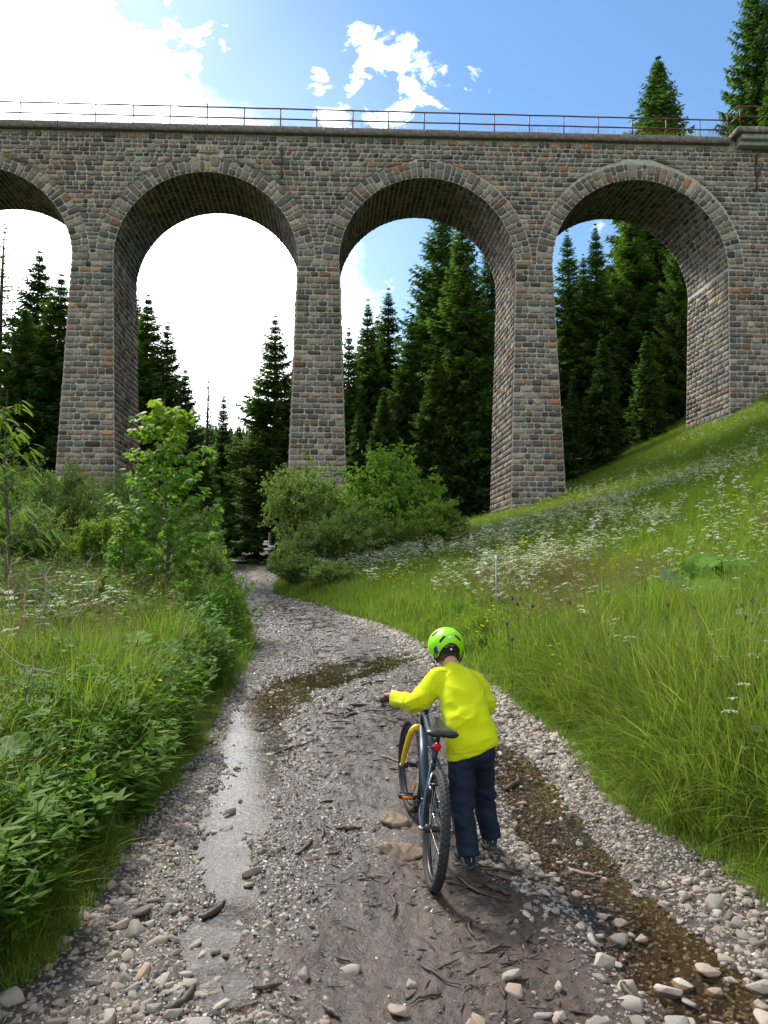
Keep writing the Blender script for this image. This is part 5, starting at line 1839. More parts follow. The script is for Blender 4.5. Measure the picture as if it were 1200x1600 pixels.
P = path_pts(7500, 1.9, 9, 204, edge_right); lay_gravel(P, np.exp(r_.normal(math.log(.0185), .36, len(P))).clip(.009, .034), 4, .38)
P = path_pts(3600, 6, 17, 205, right_only); lay_gravel(P, np.exp(r_.normal(math.log(.028), .35, len(P))).clip(.015, .05), 5, .30)

# --- single stones: the 300 that show largest
RK = [rock_me(300 + k, 'stone_on_path', hi=False) for k in range(16)]
for k, m_ in enumerate(RK): m_.name = 'loose_stone'
feat = [(935, 1510, .075, 'broad pinkish slab of limestone at the bottom of the stream bank'), (1002, 1472, .05, 'upright white and orange stone standing in the brown stream'), (1108, 1525, .055, 'triangular orange-tinted stone beside the stream at bottom right'), (958, 1421, .03, 'rounded pale grey stone alone in the brown stream'),
        (815, 1280, .035, 'flat white stone by the stream near the cyclist'), (828, 1222, .035, 'pale stone beside a wet dark stick in the stream'), (740 + 75, 1258, .04, 'white block of stone with a dark hollow under it right of the knees'), (878, 1248, .04, 'white stone near the dark root right of the path'), (980, 1300, .03, 'pale boulder among the gravel at the right edge'), (1045, 1395, .032, 'white stone close to the grass at right'),
        (345, 1365, .03, 'grey stone in the shining wet channel'), (235, 1448, .035, 'reddish stone in the gravel at lower left'), (200, 1392, .035, 'brown stone near the lower left grass'), (390, 1305, .04, 'grey pointed stone at the dry heap in the wet channel'), (520, 1305, .028, 'buff stone between the broken sticks left of the bicycle'), (350, 1580, .05, 'grey slab at the bottom margin near the wet channel'),
        (255, 1540, .045, 'orange stone in the gravel at bottom left'), (640, 1540, .035, 'pale stone in the mud below the bicycle'), (800, 1530, .045, 'white angular stone at the left end of the stream bank'), (870, 1545, .04, 'white stone wedged in the heap at the bottom of the stream')]
r = np.random.default_rng(55)
cand = []
for px, py, s, lb in feat:
    p = ground_hit(px, py, PH); cand.append((p[0], p[1], s, lb, None))
P = path_pts(1300, 2.1, 6.8, 206, edge_right)
P_ = path_pts(420, 1.95, 3.2, 209, lambda x, y: sm(.3, .7, x / (.5 * y)) * .8 + .35 * sm(-.3, -.6, x / (.5 * y)) * sm(2.9, 2.5, y) + .1)
P = np.concatenate([P_, P])
ss_ = np.exp(r.normal(math.log(.032), .30, len(P))).clip(.018, .062)
ss_[:420] *= 1.12
o_ = np.argsort(-(ss_ / P[:, 1]))
pts_used = [(c[0], c[1], c[2]) for c in cand]
for i in o_:
    x, y, s = P[i, 0], P[i, 1], ss_[i]
    if any((x - a) ** 2 + (y - b) ** 2 < (.85 * (s + c)) ** 2 for a, b, c in pts_used): continue
    if .12 < x < .72 and 3.7 < y < 5.2: continue
    pts_used.append((x, y, s))
    L = float(ledge(y)); R = float(redge(y)); sN = (x - L) / (R - L)
    if sN > .84: g_ = ('pale angular limestone lying in the gravel strip along the right grass edge', 'stones in the gravel strip along the right grass edge')
    elif sN > .5: g_ = ('wet pale stone on the bank of the brown trickle right of the cyclist', 'stones on the banks of the brown trickle')
    elif y < 3.2: g_ = ('wet brownish stone in the gravel at the bottom of the wet channel', 'stones at the bottom of the wet channel')
    else: g_ = ('small wet stone in the gravel along the left grass edge', 'stones in the gravel along the left grass edge')
    cand.append((x, y, s, g_[0], g_[1]))
    if len(cand) >= 300: break
for x, y, s, lb, grp in cand:
    z = float(PH(x, y)); o = bpy.data.objects.new('stone', RK[r.integers(0, 16)]); COL.objects.link(o)
    o.location = (x, y, z + s * .12); o.scale = (s, s * r.uniform(.8, 1.1), s * r.uniform(.8, 1.15)); o.rotation_euler = (r.normal(0, .25), r.normal(0, .25), r.uniform(0, 6.28))
    tag(o, lb, 'stone', grp)

# embedded tan rocks in front of and beside the wheels
for px, py, s, lb, sd_ in ((622, 1285, (.12, .08, .05), 'rough tan rock embedded in the mud left of the bicycle chainstay', 1), (628, 1335, (.15, .08, .055), 'rough tan rock embedded in the mud left of the rear wheel', 4)):
    p = ground_hit(px, py, PH); V, T_ = rock(900 + sd_, fl=.8, hi=True); V = V * np.array(s) * (1 + .12 * fbm(V[:, 0] * 4, V[:, 1] * 4, V[:, 2] * 4, o=3))[:, None]
    o = obj('embedded_rock', mesh('embedded_rock', V, [T_], M_TAN, smooth=True), loc=(p[0], p[1], p[2] + .005)); o.rotation_euler = (0, 0, -.35); tag(o, lb, 'rock')

# --- sticks
def stick(px0, py0, px1, py1, rad, label, mat=None, bend=.1, z=.006, group=None, lift=0.0, seed=0):
    a = ground_hit(px0, py0, PH); b = ground_hit(px1, py1, PH); r = np.random.default_rng(int(px0 * 3 + py0) + seed)
    n = 7; t = np.linspace(0, 1, n)[:, None]; P = a + (b - a) * t; L = np.linalg.norm(b - a)
    side = unit(np.cross(b - a, (0, 0, 1.0))); P = P + side * (np.sin(t * PI) * bend * L * r.choice([-1, 1])) + r.normal(0, .012 * L, (n, 3)) * (t * (1 - t) * 4)
    P[:, 2] = PH(P[:, 0], P[:, 1]) + rad * .5 + z + lift * np.sin(t[:, 0] * PI * .5)
    mb = MB(); mb.tube(P - a, rad * np.array([.55, .95, 1.05, 1, .85, .65, .3]) * r.uniform(.85, 1.15, 7), 7)
    return tag(obj('stick', mb.mesh('stick', mat or M_STICK, cols=False), loc=tuple(a)), label, 'stick', group)


SK = [(315, 1440, 352, 1412, .017, 'thick broken branch piece beside the shining channel'), (275, 1208, 308, 1204, .016, 'short dark branch stub near the left grass edge'), (262, 1590, 305, 1545, .016, 'dark forked branch at the bottom margin left'), (462, 1340, 488, 1314, .011, 'curved dark stick on the mud left of the tan rocks'),
      (505, 1290, 538, 1328, .007, 'long thin stick crossing the mud left of the tan rocks'), (495, 1293, 503, 1312, .011, 'short blunt brown stick standing by the buff stone'), (525, 1298, 566, 1297, .012, 'thick dark stub right of the buff stone'), (424, 1182, 500, 1158, .008, 'dark branch lying across the path above the wet channel'),
      (450, 1186, 482, 1170, .006, 'thin offshoot beside the dark branch across the path'), (592, 1183, 630, 1197, .008, 'reddish stick ending at the front wheel'), (885, 1362, 942, 1376, .012, 'peeled pinkish stick lying in the brown stream'), (790, 1236, 808, 1214, .018, 'wet dark wood lump in the stream beside the knees'),
      (712, 1372, 800, 1412, .008, 'long dark root strip lying behind the shoes'), (745, 1352, 820, 1368, .008, 'root strip just behind the heel'), (755, 1362, 835, 1385, .006, 'thin root strip behind the lowest shoe'), (758, 1385, 800, 1402, .014, 'flat dark bark piece below the heel'), (970, 1530, 1000, 1575, .014, 'dark wet stick wedged between stones at the bottom'),
      (545, 1105, 550, 1112, .02, 'dark wood lump in the middle of the upper path'), (640, 1040, 668, 1062, .008, 'twig sticking up beside the shoulder'), (650, 1062, 700, 1052, .008, 'brushwood lying beyond the handlebar'), (1185, 1440, 1200, 1470, .012, 'stick at the right margin among white stones'), (870, 1180, 845, 1188, .016, 'dark root in the gravel right of the waist'),
      (520, 1500, 556, 1515, .006, 'thin twig in the churned mud below the bicycle'), (610, 1400, 612, 1440, .008, 'short upright twig mark under the rear wheel'), (655, 1510, 720, 1545, .005, 'thin dark twig at the bottom centre'), (735, 1440, 742, 1470, .007, 'small stick pointing down below the shoes'), (505, 1580, 530, 1600, .012, 'brown bark chunk at the bottom margin'), (395, 1550, 440, 1545, .010, 'dark stick by the stones at bottom centre-left'), (690, 1560, 640, 1575, .006, 'twig lying level at the bottom centre')]
for t_ in SK:
    stick(*t_[:5], t_[5], M_STICKP if 'pink' in t_[5] or 'reddish' in t_[5] else None, lift=.05 if 'sticking up' in t_[5] else 0)
# wood litter: chips and twigs trodden into the mud
def chip(seed):
    r = np.random.default_rng(seed); mb = MB(); P = grow(r, (-.5, 0, 0), (1, 0, 0), 1.0, 5, .12, 0); w = r.uniform(.025, .075); mb.tube(P, w * np.array([.4, 1, 1.1, .9, .7, .25]), 5); return mb.mesh('wood_chip', M_STICK, cols=False)


def mudd(x, y):
    L = ledge(y); R = redge(y); s = (x - L) / (R - L)
    return np.clip(np.exp(-((s - .52) / .16) ** 2) * (.5 + 1.3 * fbm(x * 1.5, y * 1.5, 33, o=2)) + .05, 0, 1)


P = path_pts(4200, 2, 8, 207, mudd); n = len(P); s = np.exp(r_.normal(math.log(.024), .7, n)).clip(.006, .12)
scatter('wood_litter', [chip(k) for k in range(7)], np.column_stack([P, PH(P[:, 0], P[:, 1]) + .003]), np.column_stack([r_.normal(0, .1, (n, 2)), r_.normal(.3, .9, n)]), s, r_.integers(0, 7, n))
P = path_pts(900, 7, 20, 208, mudd); n = len(P); s = np.exp(r_.normal(math.log(.10), .5, n)).clip(.04, .25)
scatter('wood_litter', [chip(k) for k in range(7)], np.column_stack([P, PH(P[:, 0], P[:, 1]) + .004]), np.column_stack([r_.normal(0, .1, (n, 2)), r_.normal(.3, .9, n)]), s, r_.integers(0, 7, n))

# ------------------------------------------------------------------ signpost and marker
M_POSTW = plain('weathered_post_wood', (0.085, 0.07, 0.058), .85, var=.3, scale=14)
M_SIGN = plain('white_sign_paint', (0.78, 0.80, 0.84), .5, var=.04)
pb = at_depth(420, 887, 37.5); zg = float(H(pb[0], pb[1])); ztop = at_depth(423, 843, 37.5)[2]
e = empty('signpost', (pb[0] + .02, pb[1], zg), 'dark wooden signpost with four white arrow boards at the end of the path', 'signpost')
mb = MB(); mb.tube([(0, 0, -.2), (0, 0, (ztop - zg) * .5), (0.02, 0, ztop - zg + .35)], .075, 8); obj('post', mb.mesh('post', M_POSTW, cols=False), e)
for k, (px, py, w, rt) in enumerate(((416.5, 846.5, .13, 0), (416.5, 850.5, .15, -1), (424, 854, .16, 1), (418, 858, .15, -1))):
    p = at_depth(px, py, 37.4); mb = MB(); hh_ = .05
    o_l = np.array([(-w, -hh_), (w, -hh_), (w + .06, 0), (w, hh_), (-w, hh_), (-w, 0)]) if rt > 0 else np.array([(-w, -hh_), (w, -hh_), (w, 0), (w, hh_), (-w, hh_), (-w - .06, 0)]) if rt < 0 else np.array([(-w, -hh_), (w, -hh_), (w, 0), (w, hh_), (-w, hh_), (-w, 0)])
    mb.ring_loft([[(a, y_, b) for a, b in o_l] for y_ in (-.012, .012)])
    o = obj('arrow_board', mb.mesh('arrow_board', M_SIGN, smooth=False, cols=False), e, loc=(p[0] - pb[0] - .02, -.10, p[2] - zg)); o.rotation_euler = (0, (-.03, .02, .03, -.05)[k], .1)
p = at_depth(774, 868, 13); zg = float(H(p[0], p[1])); e = empty('marker_post', (p[0], p[1], zg), 'thin pale survey marker post standing in the flowery grass of the slope', 'marker post')
mb = MB(); mb.tube([(0, 0, -.1), (0.01, 0, p[2] - zg)], .012, 8); obj('post', mb.mesh('post', plain('grey_post', (.35, .35, .36), .6), cols=False), e)
mb = MB(); mb.tube([(0.01, 0, p[2] - zg - .10), (0.01, 0, p[2] - zg)], .018, 8); obj('white_cap', mb.mesh('white_cap', M_SIGN, cols=False), e)
# ================================================================== bicycle
# local frame: x forward, y left, z up; origin at the rear tyre contact
R_W = .285
M_FRAME = Mat('blue_grey_enamel', .32, .5, .25, (0.040, 0.070, 0.11)); M_FRAME = M_FRAME.m
M_NAVY = Mat('navy_enamel', .3, .5, .1, (0.012, 0.022, 0.045)).m
M_YELF = Mat('yellow_enamel', .3, .5, 0, (0.80, 0.55, 0.012)).m
M_RUB = plain('tyre_rubber', (0.022, 0.022, 0.023), .75, var=.35, scale=40, bump=.2)
M_RUBM = plain('muddy_tyre_side', (0.060, 0.058, 0.055), .8, var=.4, scale=20)
M_BLK = Mat('black_plastic', .45, .5, 0, (0.016, 0.016, 0.018)).m
M_SAD = Mat('saddle_vinyl', .38, .5, 0, (0.018, 0.020, 0.021)).m
M_STEEL = Mat('bright_steel', .25, .5, 1.0, (0.55, 0.55, 0.56)).m
M_RED = Mat('red_lens', .2, .5, 0, (0.62, 0.008, 0.010)).m
M_ORA = Mat('orange_reflector', .25, .5, 0, (0.95, 0.24, 0.01)).m
M_REDS = Mat('red_stripe', .4, .5, 0, (0.35, 0.03, 0.03)).m
gr = ground_hit(672, 1384, PH); gf = ground_hit(646, 1280, PH)
HEAD = math.radians(4.5)      # frame heads slightly left of straight away
LEAN = math.radians(5.5)      # leans towards the child
STEER = math.radians(8)
WB = .955
rz = float(PH(gr[0], gr[1])) - .004
# forward direction
fwd = Vector((-math.sin(HEAD), math.cos(HEAD), 0)); fx = Vector((gr[0], gr[1], rz)) + fwd * WB
fzz = float(PH(fx.x, fx.y)) + .018
pitch = math.atan2(fzz - rz, WB)
bike = empty('bicycle', (gr[0], gr[1], rz), "child's blue-grey bicycle with a yellow fork pushed along the muddy path", 'bicycle')
MBK = Matrix.Rotation(PI / 2 + HEAD, 4, 'Z') @ Matrix.Rotation(-pitch, 4, 'Y') @ Matrix.Rotation(LEAN, 4, 'X')
bike.rotation_euler = MBK.to_euler()


def bk(name, mb, mat, parent=None, smooth=True, loc=None, rot=None):
    o = obj(name, mb.mesh(name, mat, smooth=smooth, cols=False), parent or bike, loc=loc)
    if rot: o.rotation_euler = rot
    return o


def circ(r, n, z=0, y=0, ph=0):
    a = np.arange(n) * 2 * PI / n + ph
    return np.stack([r * np.cos(a), np.full(n, y), r * np.sin(a)], 1)


def torus(mb, R_, sec, n=72):
    """sec: list of (dy, dr)"""
    rings = np.array([circ(R_ + dr, n, y=dy) for dy, dr in sec]); m = len(sec)
    i = np.arange(m)[:, None] * n; j = np.arange(n)[None]; i2 = ((np.arange(m) + 1) % m)[:, None] * n
    mb.add(rings.reshape(-1, 3), np.stack([i + j, i + (j + 1) % n, i2 + (j + 1) % n, i2 + j], -1).reshape(-1, 4))


def wheel(parent, refl_ang, rear):
    w = bpy.data.objects.new('wheel', None)
    # the wheel group itself is a mesh part: tyre carries rim, spokes and hub
    mb = MB(); sec = [(math.cos(a) * .0245, math.sin(a) * .0225) for a in np.linspace(0, 2 * PI, 13)[:-1]]
    torus(mb, R_W - .0235, sec)
    # tread blocks
    n = 66
    for k in range(n):
        a = k * 2 * PI / n
        for yy, wd in ((-.015, .010), (.015, .010), (0, .011)):
            aa = a + (PI / n if yy == 0 else 0); rr = R_W - .0030 - (.0045 if yy else 0)
            M = np.array(Matrix.Rotation(-aa, 3, 'Y')); wd *= .8; c_ = (rr * math.cos(aa), yy, rr * math.sin(aa)); mb.box(*c_, .006, wd, .013, M=M)
    ty = bk('tyre', mb, M_RUB, parent)
    mb = MB(); torus(mb, R_W - .052, [(-.012, .006), (.012, .006), (.013, -.004), (.006, -.013), (-.006, -.013), (-.013, -.004)]); bk('rim', mb, M_BLK, ty)
    mb = MB(); hub_w = .06 if rear else .048
    mb.tube([(0, -hub_w, 0), (0, -hub_w + .012, 0), (0, -.02, 0), (0, .02, 0), (0, hub_w - .012, 0), (0, hub_w, 0)], [.012, .024, .015, .015, .024, .012], 14, flat=(0, 0, 1)); bk('hub', mb, M_BLK, ty)
    mb = MB()
    for k in range(28):
        a = k * 2 * PI / 28; s_ = 1 if k % 2 else -1; a2 = a + (.5 if k % 4 < 2 else -.5)
        mb.tube([(.022 * math.cos(a2), s_ * .03, .022 * math.sin(a2)), ((R_W - .06) * math.cos(a), s_ * .004, (R_W - .06) * math.sin(a))], .0011, 4, caps=False, flat=(.3, .9, .2))
    bk('spokes', mb, M_STEEL, ty)
    mb = MB(); a = refl_ang; M = np.array(Matrix.Rotation(-a, 3, 'Y')); mb.box(.165 * math.cos(a), .012, .165 * math.sin(a), .016, .010, .085, M=M, bev=.003)
    if not rear: bk('spoke_reflector', mb, M_ORA, ty)
    return ty


rw = wheel(bike, 2.6, True); rw.location = (0, 0, R_W)
HB, HT = np.array([.765, 0, .575]), np.array([.725, 0, .690])
BBK = np.array([.375, 0, .275]); ST_T = np.array([.235, 0, .615]); RA = np.array([0, 0, R_W]); FA = np.array([WB, 0, R_W])
# frame
mb = MB(); mb.tube([HB - (HT - HB) * .05, HT], .021, 14, flat=(0, 1, 0)); bk('head_tube', mb, M_NAVY)
mb = MB(); mb.tube([BBK, (BBK + HB) / 2 + (0, 0, .01), HB + (-.01, 0, .012)], [(.021, .024), (.022, .027), (.02, .024)], 14, flat=(0, 1, 0)); dt = bk('down_tube', mb, M_FRAME)
mb = MB(); mb.tube([ST_T * .93 + BBK * .07, (ST_T + HT) / 2 + (0, 0, -.03), HT + (-.008, 0, -.022)], [.0165, .018, .019], 14, flat=(0, 1, 0)); tt_ = bk('top_tube', mb, M_FRAME)
mb = MB(); mb.tube([ST_T * .88 + BBK * .12 + (0, .0, .019), (ST_T + HT) / 2 + (.0, 0, -.010)], [(.004, .0045)] * 2, 8, flat=(0, 1, 0)); bk('stripe', mb, M_REDS, tt_)
mb = MB(); mb.tube([(.640, 0, .672), (.641, 0, .6755)], .009, 16); bk('badge', mb, M_STEEL, tt_)
mb = MB(); mb.tube([BBK, ST_T], .0165, 14, flat=(0, 1, 0)); bk('seat_tube', mb, M_NAVY)
for s_ in (1, -1):
    mb = MB(); mb.tube(spline([ST_T + (-.005, s_ * .012, -.055), (.14, s_ * .038, .485), (.05, s_ * .066, .345), RA + (0, s_ * .068, .0)], 12), .0085, 10, flat=(0, 1, 0)); bk('seat_stay', mb, M_FRAME)
    mb = MB(); mb.tube(spline([BBK + (-.01, s_ * .02, 0), (.26, s_ * .045, .27), (.1, s_ * .062, .278), RA + (0, s_ * .068, .0)], 12), .0095, 10, flat=(0, 1, 0)); bk('chain_stay', mb, M_FRAME)
    mb = MB(); mb.tube([RA + (0, s_ * .06, 0), RA + (0, s_ * .088, 0)], [.011, .009], 10, flat=(0, 0, 1)); bk('axle_nut', mb, M_STEEL)
    # v-brake arms
    mb = MB(); mb.tube([(.105, s_ * .045, .425), (.118, s_ * .036, .475), (.135, s_ * .022, .52)], [.008, .006, .005], 8, flat=(0, 1, 0)); mb.box(.10, s_ * .032, .455, .045, .012, .012); bk('brake_arm', mb, M_STEEL)
mb = MB(); mb.tube([(.085, -.035, .475), (.085, .035, .475)], .006, 8, flat=(0, 0, 1)); bk('stay_bridge', mb, M_NAVY)
# seat post, saddle
SPT = ST_T + (ST_T - BBK) * .26
mb = MB(); mb.tube([ST_T, SPT], .0135, 12, flat=(0, 1, 0)); bk('seat_post', mb, M_BLK)
mb = MB(); mb.tube([ST_T + (-.008 * 0, 0, -.006), ST_T + (-.01, 0, .016)], .021, 12, flat=(0, 1, 0)); mb.tube([ST_T + (-.03, 0, .005), ST_T + (-.02, .05, .008)], .005, 8); bk('seat_clamp', mb, M_BLK)
rings = []
sx_, sz_ = SPT[0] - .03, SPT[2] + .035
for t, wd, th_, dz in ((-.115, .030, .010, .016), (-.108, .058, .022, .016), (-.09, .074, .028, .014), (-.05, .074, .030, .006), (0, .052, .028, -.002), (.05, .030, .026, -.004), (.10, .021, .024, -.003), (.135, .017, .020, -.006), (.148, .008, .010, -.010)):
    a = np.arange(18) * 2 * PI / 18
    yy = wd * np.cos(a); zz = np.where(np.sin(a) > 0, th_ * .62 * np.sin(a) - .012 * np.exp(-(yy / .010) ** 2) * (wd > .02), th_ * 1.0 * np.sin(a) * (0.35 + .9 * np.abs(np.cos(a))))
    rings.append(np.stack([np.full(18, sx_ + t), yy, sz_ + dz + zz], 1))
rings = np.array(rings); cs_ = np.array([sx_, 0, sz_]); Rs_ = np.array(Matrix.Rotation(-.15, 3, 'Y')); rings = ((rings - cs_) * (1, 1.14, 1.1)) @ Rs_.T + cs_
mb = MB(); mb.ring_loft(rings); sad = bk('saddle', mb, M_SAD)
mb = MB()
for s_ in (1, -1): mb.tube([(sx_ - .08, s_ * .022, sz_ - .012), (sx_ - .03, s_ * .022, sz_ - .034), (sx_ + .05, s_ * .02, sz_ - .034), (sx_ + .12, s_ * .008, sz_ - .012)], .0035, 6)
bk('saddle_rails', mb, M_STEEL, sad)
# rear light
mb = MB(); c_ = ST_T + (SPT - ST_T) * .22 + (-.03, 0, 0)
mb.ring_loft([circ(r_q, 18, y=0)[:, [1, 0, 2]] * (1, .9, 1.15) + (c_[0] + dx_, 0, c_[2]) for r_q, dx_ in ((.014, .012), (.021, .006), (.022, -.006), (.018, -.013), (.010, -.016))]); bk('rear_light', mb, M_RED)
# crank, chainring, chain, pedals
mb = MB(); mb.tube([BBK + (0, -.05, 0), BBK + (0, .05, 0)], .022, 14, flat=(0, 0, 1)); bk('bottom_bracket', mb, M_NAVY)
mb = MB(); torus(mb, .068, [(-.0525, .004), (-.0485, .004), (-.0485, -.006), (-.0525, -.006)], 40)
for k in range(5): a = k * 1.2566; mb.tube([(0, -.05, 0), (.066 * math.cos(a), -.05, .066 * math.sin(a))], .006, 6, flat=(0, 1, 0))
bk('chainring', mb, M_BLK, loc=tuple(BBK))
CA = math.radians(150)
for s_, ang in ((1, CA), (-1, CA + PI)):
    pe = BBK + np.array([math.cos(ang) * .150, s_ * .075, math.sin(ang) * .150])
    mb = MB(); mb.tube([BBK + (0, s_ * .062, 0), (BBK + pe) / 2 + (0, s_ * .005, 0), pe], [(.012, .010), (.009, .007), (.010, .008)], 10, flat=(0, 1, 0)); cr_ = bk('crank_arm', mb, M_BLK if s_ > 0 else M_STEEL)
    tilt = .15 if s_ > 0 else 1.15
    mb = MB(); M = np.array(Matrix.Rotation(tilt, 3, 'Y'))
    for dx_ in (-.034, .034):
        v = M @ np.array([dx_, 0, 0]); mb.box(pe[0] + v[0], pe[1] + s_ * .052, pe[2] + v[2], .010, .088, .022, M=M, bev=.002)
    for dy_ in (.012, .092): mb.box(pe[0], pe[1] + s_ * dy_, pe[2], .07, .008, .020, M=M)
    mb.tube([pe + (0, s_ * .0, 0), pe + (0, s_ * .095, 0)], .008, 8, flat=(0, 0, 1)); pd = bk('pedal', mb, M_BLK)
    mb = MB(); v = M @ np.array([-.0405, 0, 0]); mb.box(pe[0] + v[0], pe[1] + s_ * .052, pe[2] + v[2], .004, .055, .013, M=M); bk('pedal_reflector', mb, M_ORA, pd)
mb = MB()
for rc, yc in ((.040, -.030), (.034, -.036), (.027, -.042), (.021, -.048)): mb.tube([(0, yc, R_W), (0, yc - .002, R_W)], rc, 20, flat=(0, 0, 1))
bk('cassette', mb, M_STEEL)
mb = MB(); a = np.linspace(PI / 2, 3 * PI / 2, 10)
loop = [(.035 * math.cos(q) * 1.0, -.045, R_W + .036 * math.sin(q)) for q in a] + [(.01, -.047, R_W - .06), (.0, -.048, R_W - .095), (.035, -.048, R_W - .105)] + [(BBK[0] + .068 * math.cos(q), -.05, BBK[2] + .068 * math.sin(q)) for q in np.linspace(-PI / 2, PI / 2, 10)] + [(.0, -.045, R_W + .036)]
mb.tube(loop, (.0045), 5, flat=(0, 1, 0)); bk('chain', mb, M_STEEL)
mb = MB(); mb.tube([(.005, -.066, R_W - .01), (.02, -.062, R_W - .045), (.0, -.055, R_W - .10)], [.010, .014, .008], 8, flat=(0, 1, 0)); mb.box(.012, -.05, R_W - .085, .022, .012, .075, bev=.003)
for zc_ in (-.055, -.105): mb.tube([(.012, -.043, R_W + zc_), (.012, -.053, R_W + zc_)], .017, 12, flat=(0, 0, 1))
bk('rear_derailleur', mb, M_STEEL)
# steering assembly
hd = bpy.data.objects.new('fork', None)
axis_ = Vector(HT - HB).normalized()
STM = Matrix.Translation(Vector(HB)) @ Matrix.Rotation(STEER, 4, axis_) @ Matrix.Translation(-Vector(HB))


def steer(V): return np.array([(STM @ Vector(v))[:] for v in np.asarray(V, float).reshape(-1, 3)])


def bks(name, mb, mat, parent=None, smooth=True):
    mb.V = [steer(v) for v in mb.V]; return bk(name, mb, mat, parent, smooth)


mb = MB(); ct = HB + (HB - HT) * .16
mb.tube(spline([ct + (0, 0, .012), ct + (.004, .040, .008), ct + (.018, .062, -.03), (FA[0] * .72 + ct[0] * .28, .062, R_W + .09), (FA[0], .060, R_W + .0)], 18), np.linspace(.0245, .013, 18), 12, flat=(1, 0, 0))
mb.tube(spline([ct + (0, 0, .012), ct + (.004, -.040, .008), ct + (.018, -.062, -.03), (FA[0] * .72 + ct[0] * .28, -.062, R_W + .09), (FA[0], -.060, R_W + .0)], 18), np.linspace(.0245, .013, 18), 12, flat=(1, 0, 0))
fk = bks('fork', mb, M_YELF)
mb = MB()
for s_ in (1, -1): mb.tube([(FA[0], s_ * .05, R_W), (FA[0], s_ * .078, R_W)], [.010, .008], 10, flat=(0, 0, 1))
bks('fork_axle_nut', mb, M_STEEL, fk)
fw = wheel(bike, 3.7, False)
fw.matrix_local = STM @ Matrix.Translation(Vector(FA))
mb = MB(); up = np.array(axis_); stt = HT + up * .015; stc = HT + up * .062 + np.array([.05, 0, .005])
mb.tube([HT, HT + up * .07], .0165, 12, flat=(0, 1, 0)); mb.tube([HT + up * .055, stc], .017, 12); mb.tube([stc + (0, -.024, 0), stc + (0, .024, 0)], .022, 12, flat=(0, 0, 1)); bks('stem', mb, M_BLK)
BAR = spline([stc + (-.055, .268, .0), stc + (-.04, .19, .01), stc + (-.01, .10, .010), stc + (0, .04, 0), stc + (0, -.04, 0), stc + (-.01, -.10, .010), stc + (-.04, -.19, .01), stc + (-.055, -.268, .0)], 40)
mb = MB(); mb.tube(BAR, .0115, 12); bks('handlebar', mb, M_BLK)
for k, (i0, i1) in enumerate(((0, 8), (31, 39))):
    mb = MB(); g0, g1 = BAR[i0], BAR[i1]; s_ = 1 if k == 0 else -1
    end = g0 if k == 0 else g1; inn = g1 if k == 0 else g0; d_ = unit(end - inn)
    mb.tube([inn, inn + d_ * .012, inn + d_ * .02, end - d_ * .01, end + d_ * .004, end + d_ * .012], [.017, .022, .0155, .0165, .021, .017], 14, flat=(0, 0, 1)); bks('grip', mb, M_BLK)
    mb = MB(); c0 = inn - d_ * .03; mb.tube([c0 + (.01, 0, 0), c0 + (.045, 0, -.02), c0 + (.06, s_ * .03, -.03), c0 + (.06, s_ * .09, -.035)], [.010, .007, .006, .005], 8); bks('brake_lever', mb, M_BLK)
HB_L = steer([BAR[0]])[0]; HB_L2 = steer([BAR[8]])[0]; HB_R = steer([BAR[39]])[0]; HB_R2 = steer([BAR[31]])[0]
mb = MB()
mb.tube(spline([HB_L2 + (.03, -.01, -.01), HB_L2 + (.10, -.06, -.03), HT + (.14, .06, -.06), HT + (.05, .035, -.14), HB + (-.06, .02, -.02)], 24), .0026, 6)
mb.tube(spline([HB_R2 + (.03, .01, -.01), HB_R2 + (.10, .06, -.03), HT + (.12, -.04, -.05), HT + (.04, -.03, -.12), HB + (-.06, -.02, -.02)], 24), .0026, 6)
mb.tube(spline([HB_L2 + (.03, -.02, -.01), HB_L2 + (.09, -.10, -.06), HT + (.10, .02, -.10), ct + (.06, .02, .02), (FA[0] - .10, .03, R_W + .24)], 24), .0024, 6)
mb.tube(spline([(.135, .0, .53), (.16, .02, .56), ST_T + (.02, .028, -.03), ST_T + (.1, .03, -.01)], 14), .0024, 6)
mb.tube(spline([(.02, -.07, R_W - .03), (-.04, -.085, R_W + .01), (.03, -.08, R_W + .07), (.10, -.06, .36)], 14), .0024, 6)
bk('cables', mb, M_BLK)
bpy.data.objects.remove(hd)
bpy.context.view_layer.update()
BIKE_M = bike.matrix_world.copy()
def bw(p): return np.array((BIKE_M @ Vector(p))[:])
GRL, GRR = bw(HB_L), bw(HB_R); GRL2, GRR2 = bw(HB_L2), bw(HB_R2)
def topx(p):
    """pixel of a world point"""
    x, y, z = p[0], p[1], p[2] - CAMZ
    f = y * math.cos(PITCH) + z * math.sin(PITCH); u = -y * math.sin(PITCH) + z * math.cos(PITCH)
    return 600 + 1200 * x / f, 800 - 1200 * u / f
for nm, p in (('gripL', GRL), ('gripR', GRR), ('saddle rear', bw((sx_ - .11, 0, sz_))), ('rear top', bw((0, 0, 2 * R_W))), ('front axle', bw(FA)), ('front top', bw(FA + (0, 0, R_W))), ('HT', bw(HT)), ('lpedal', bw(BBK + (-.15, .12, 0)))): print(nm, ['%.0f' % q for q in topx(p)], ['%.2f' % q for q in p])
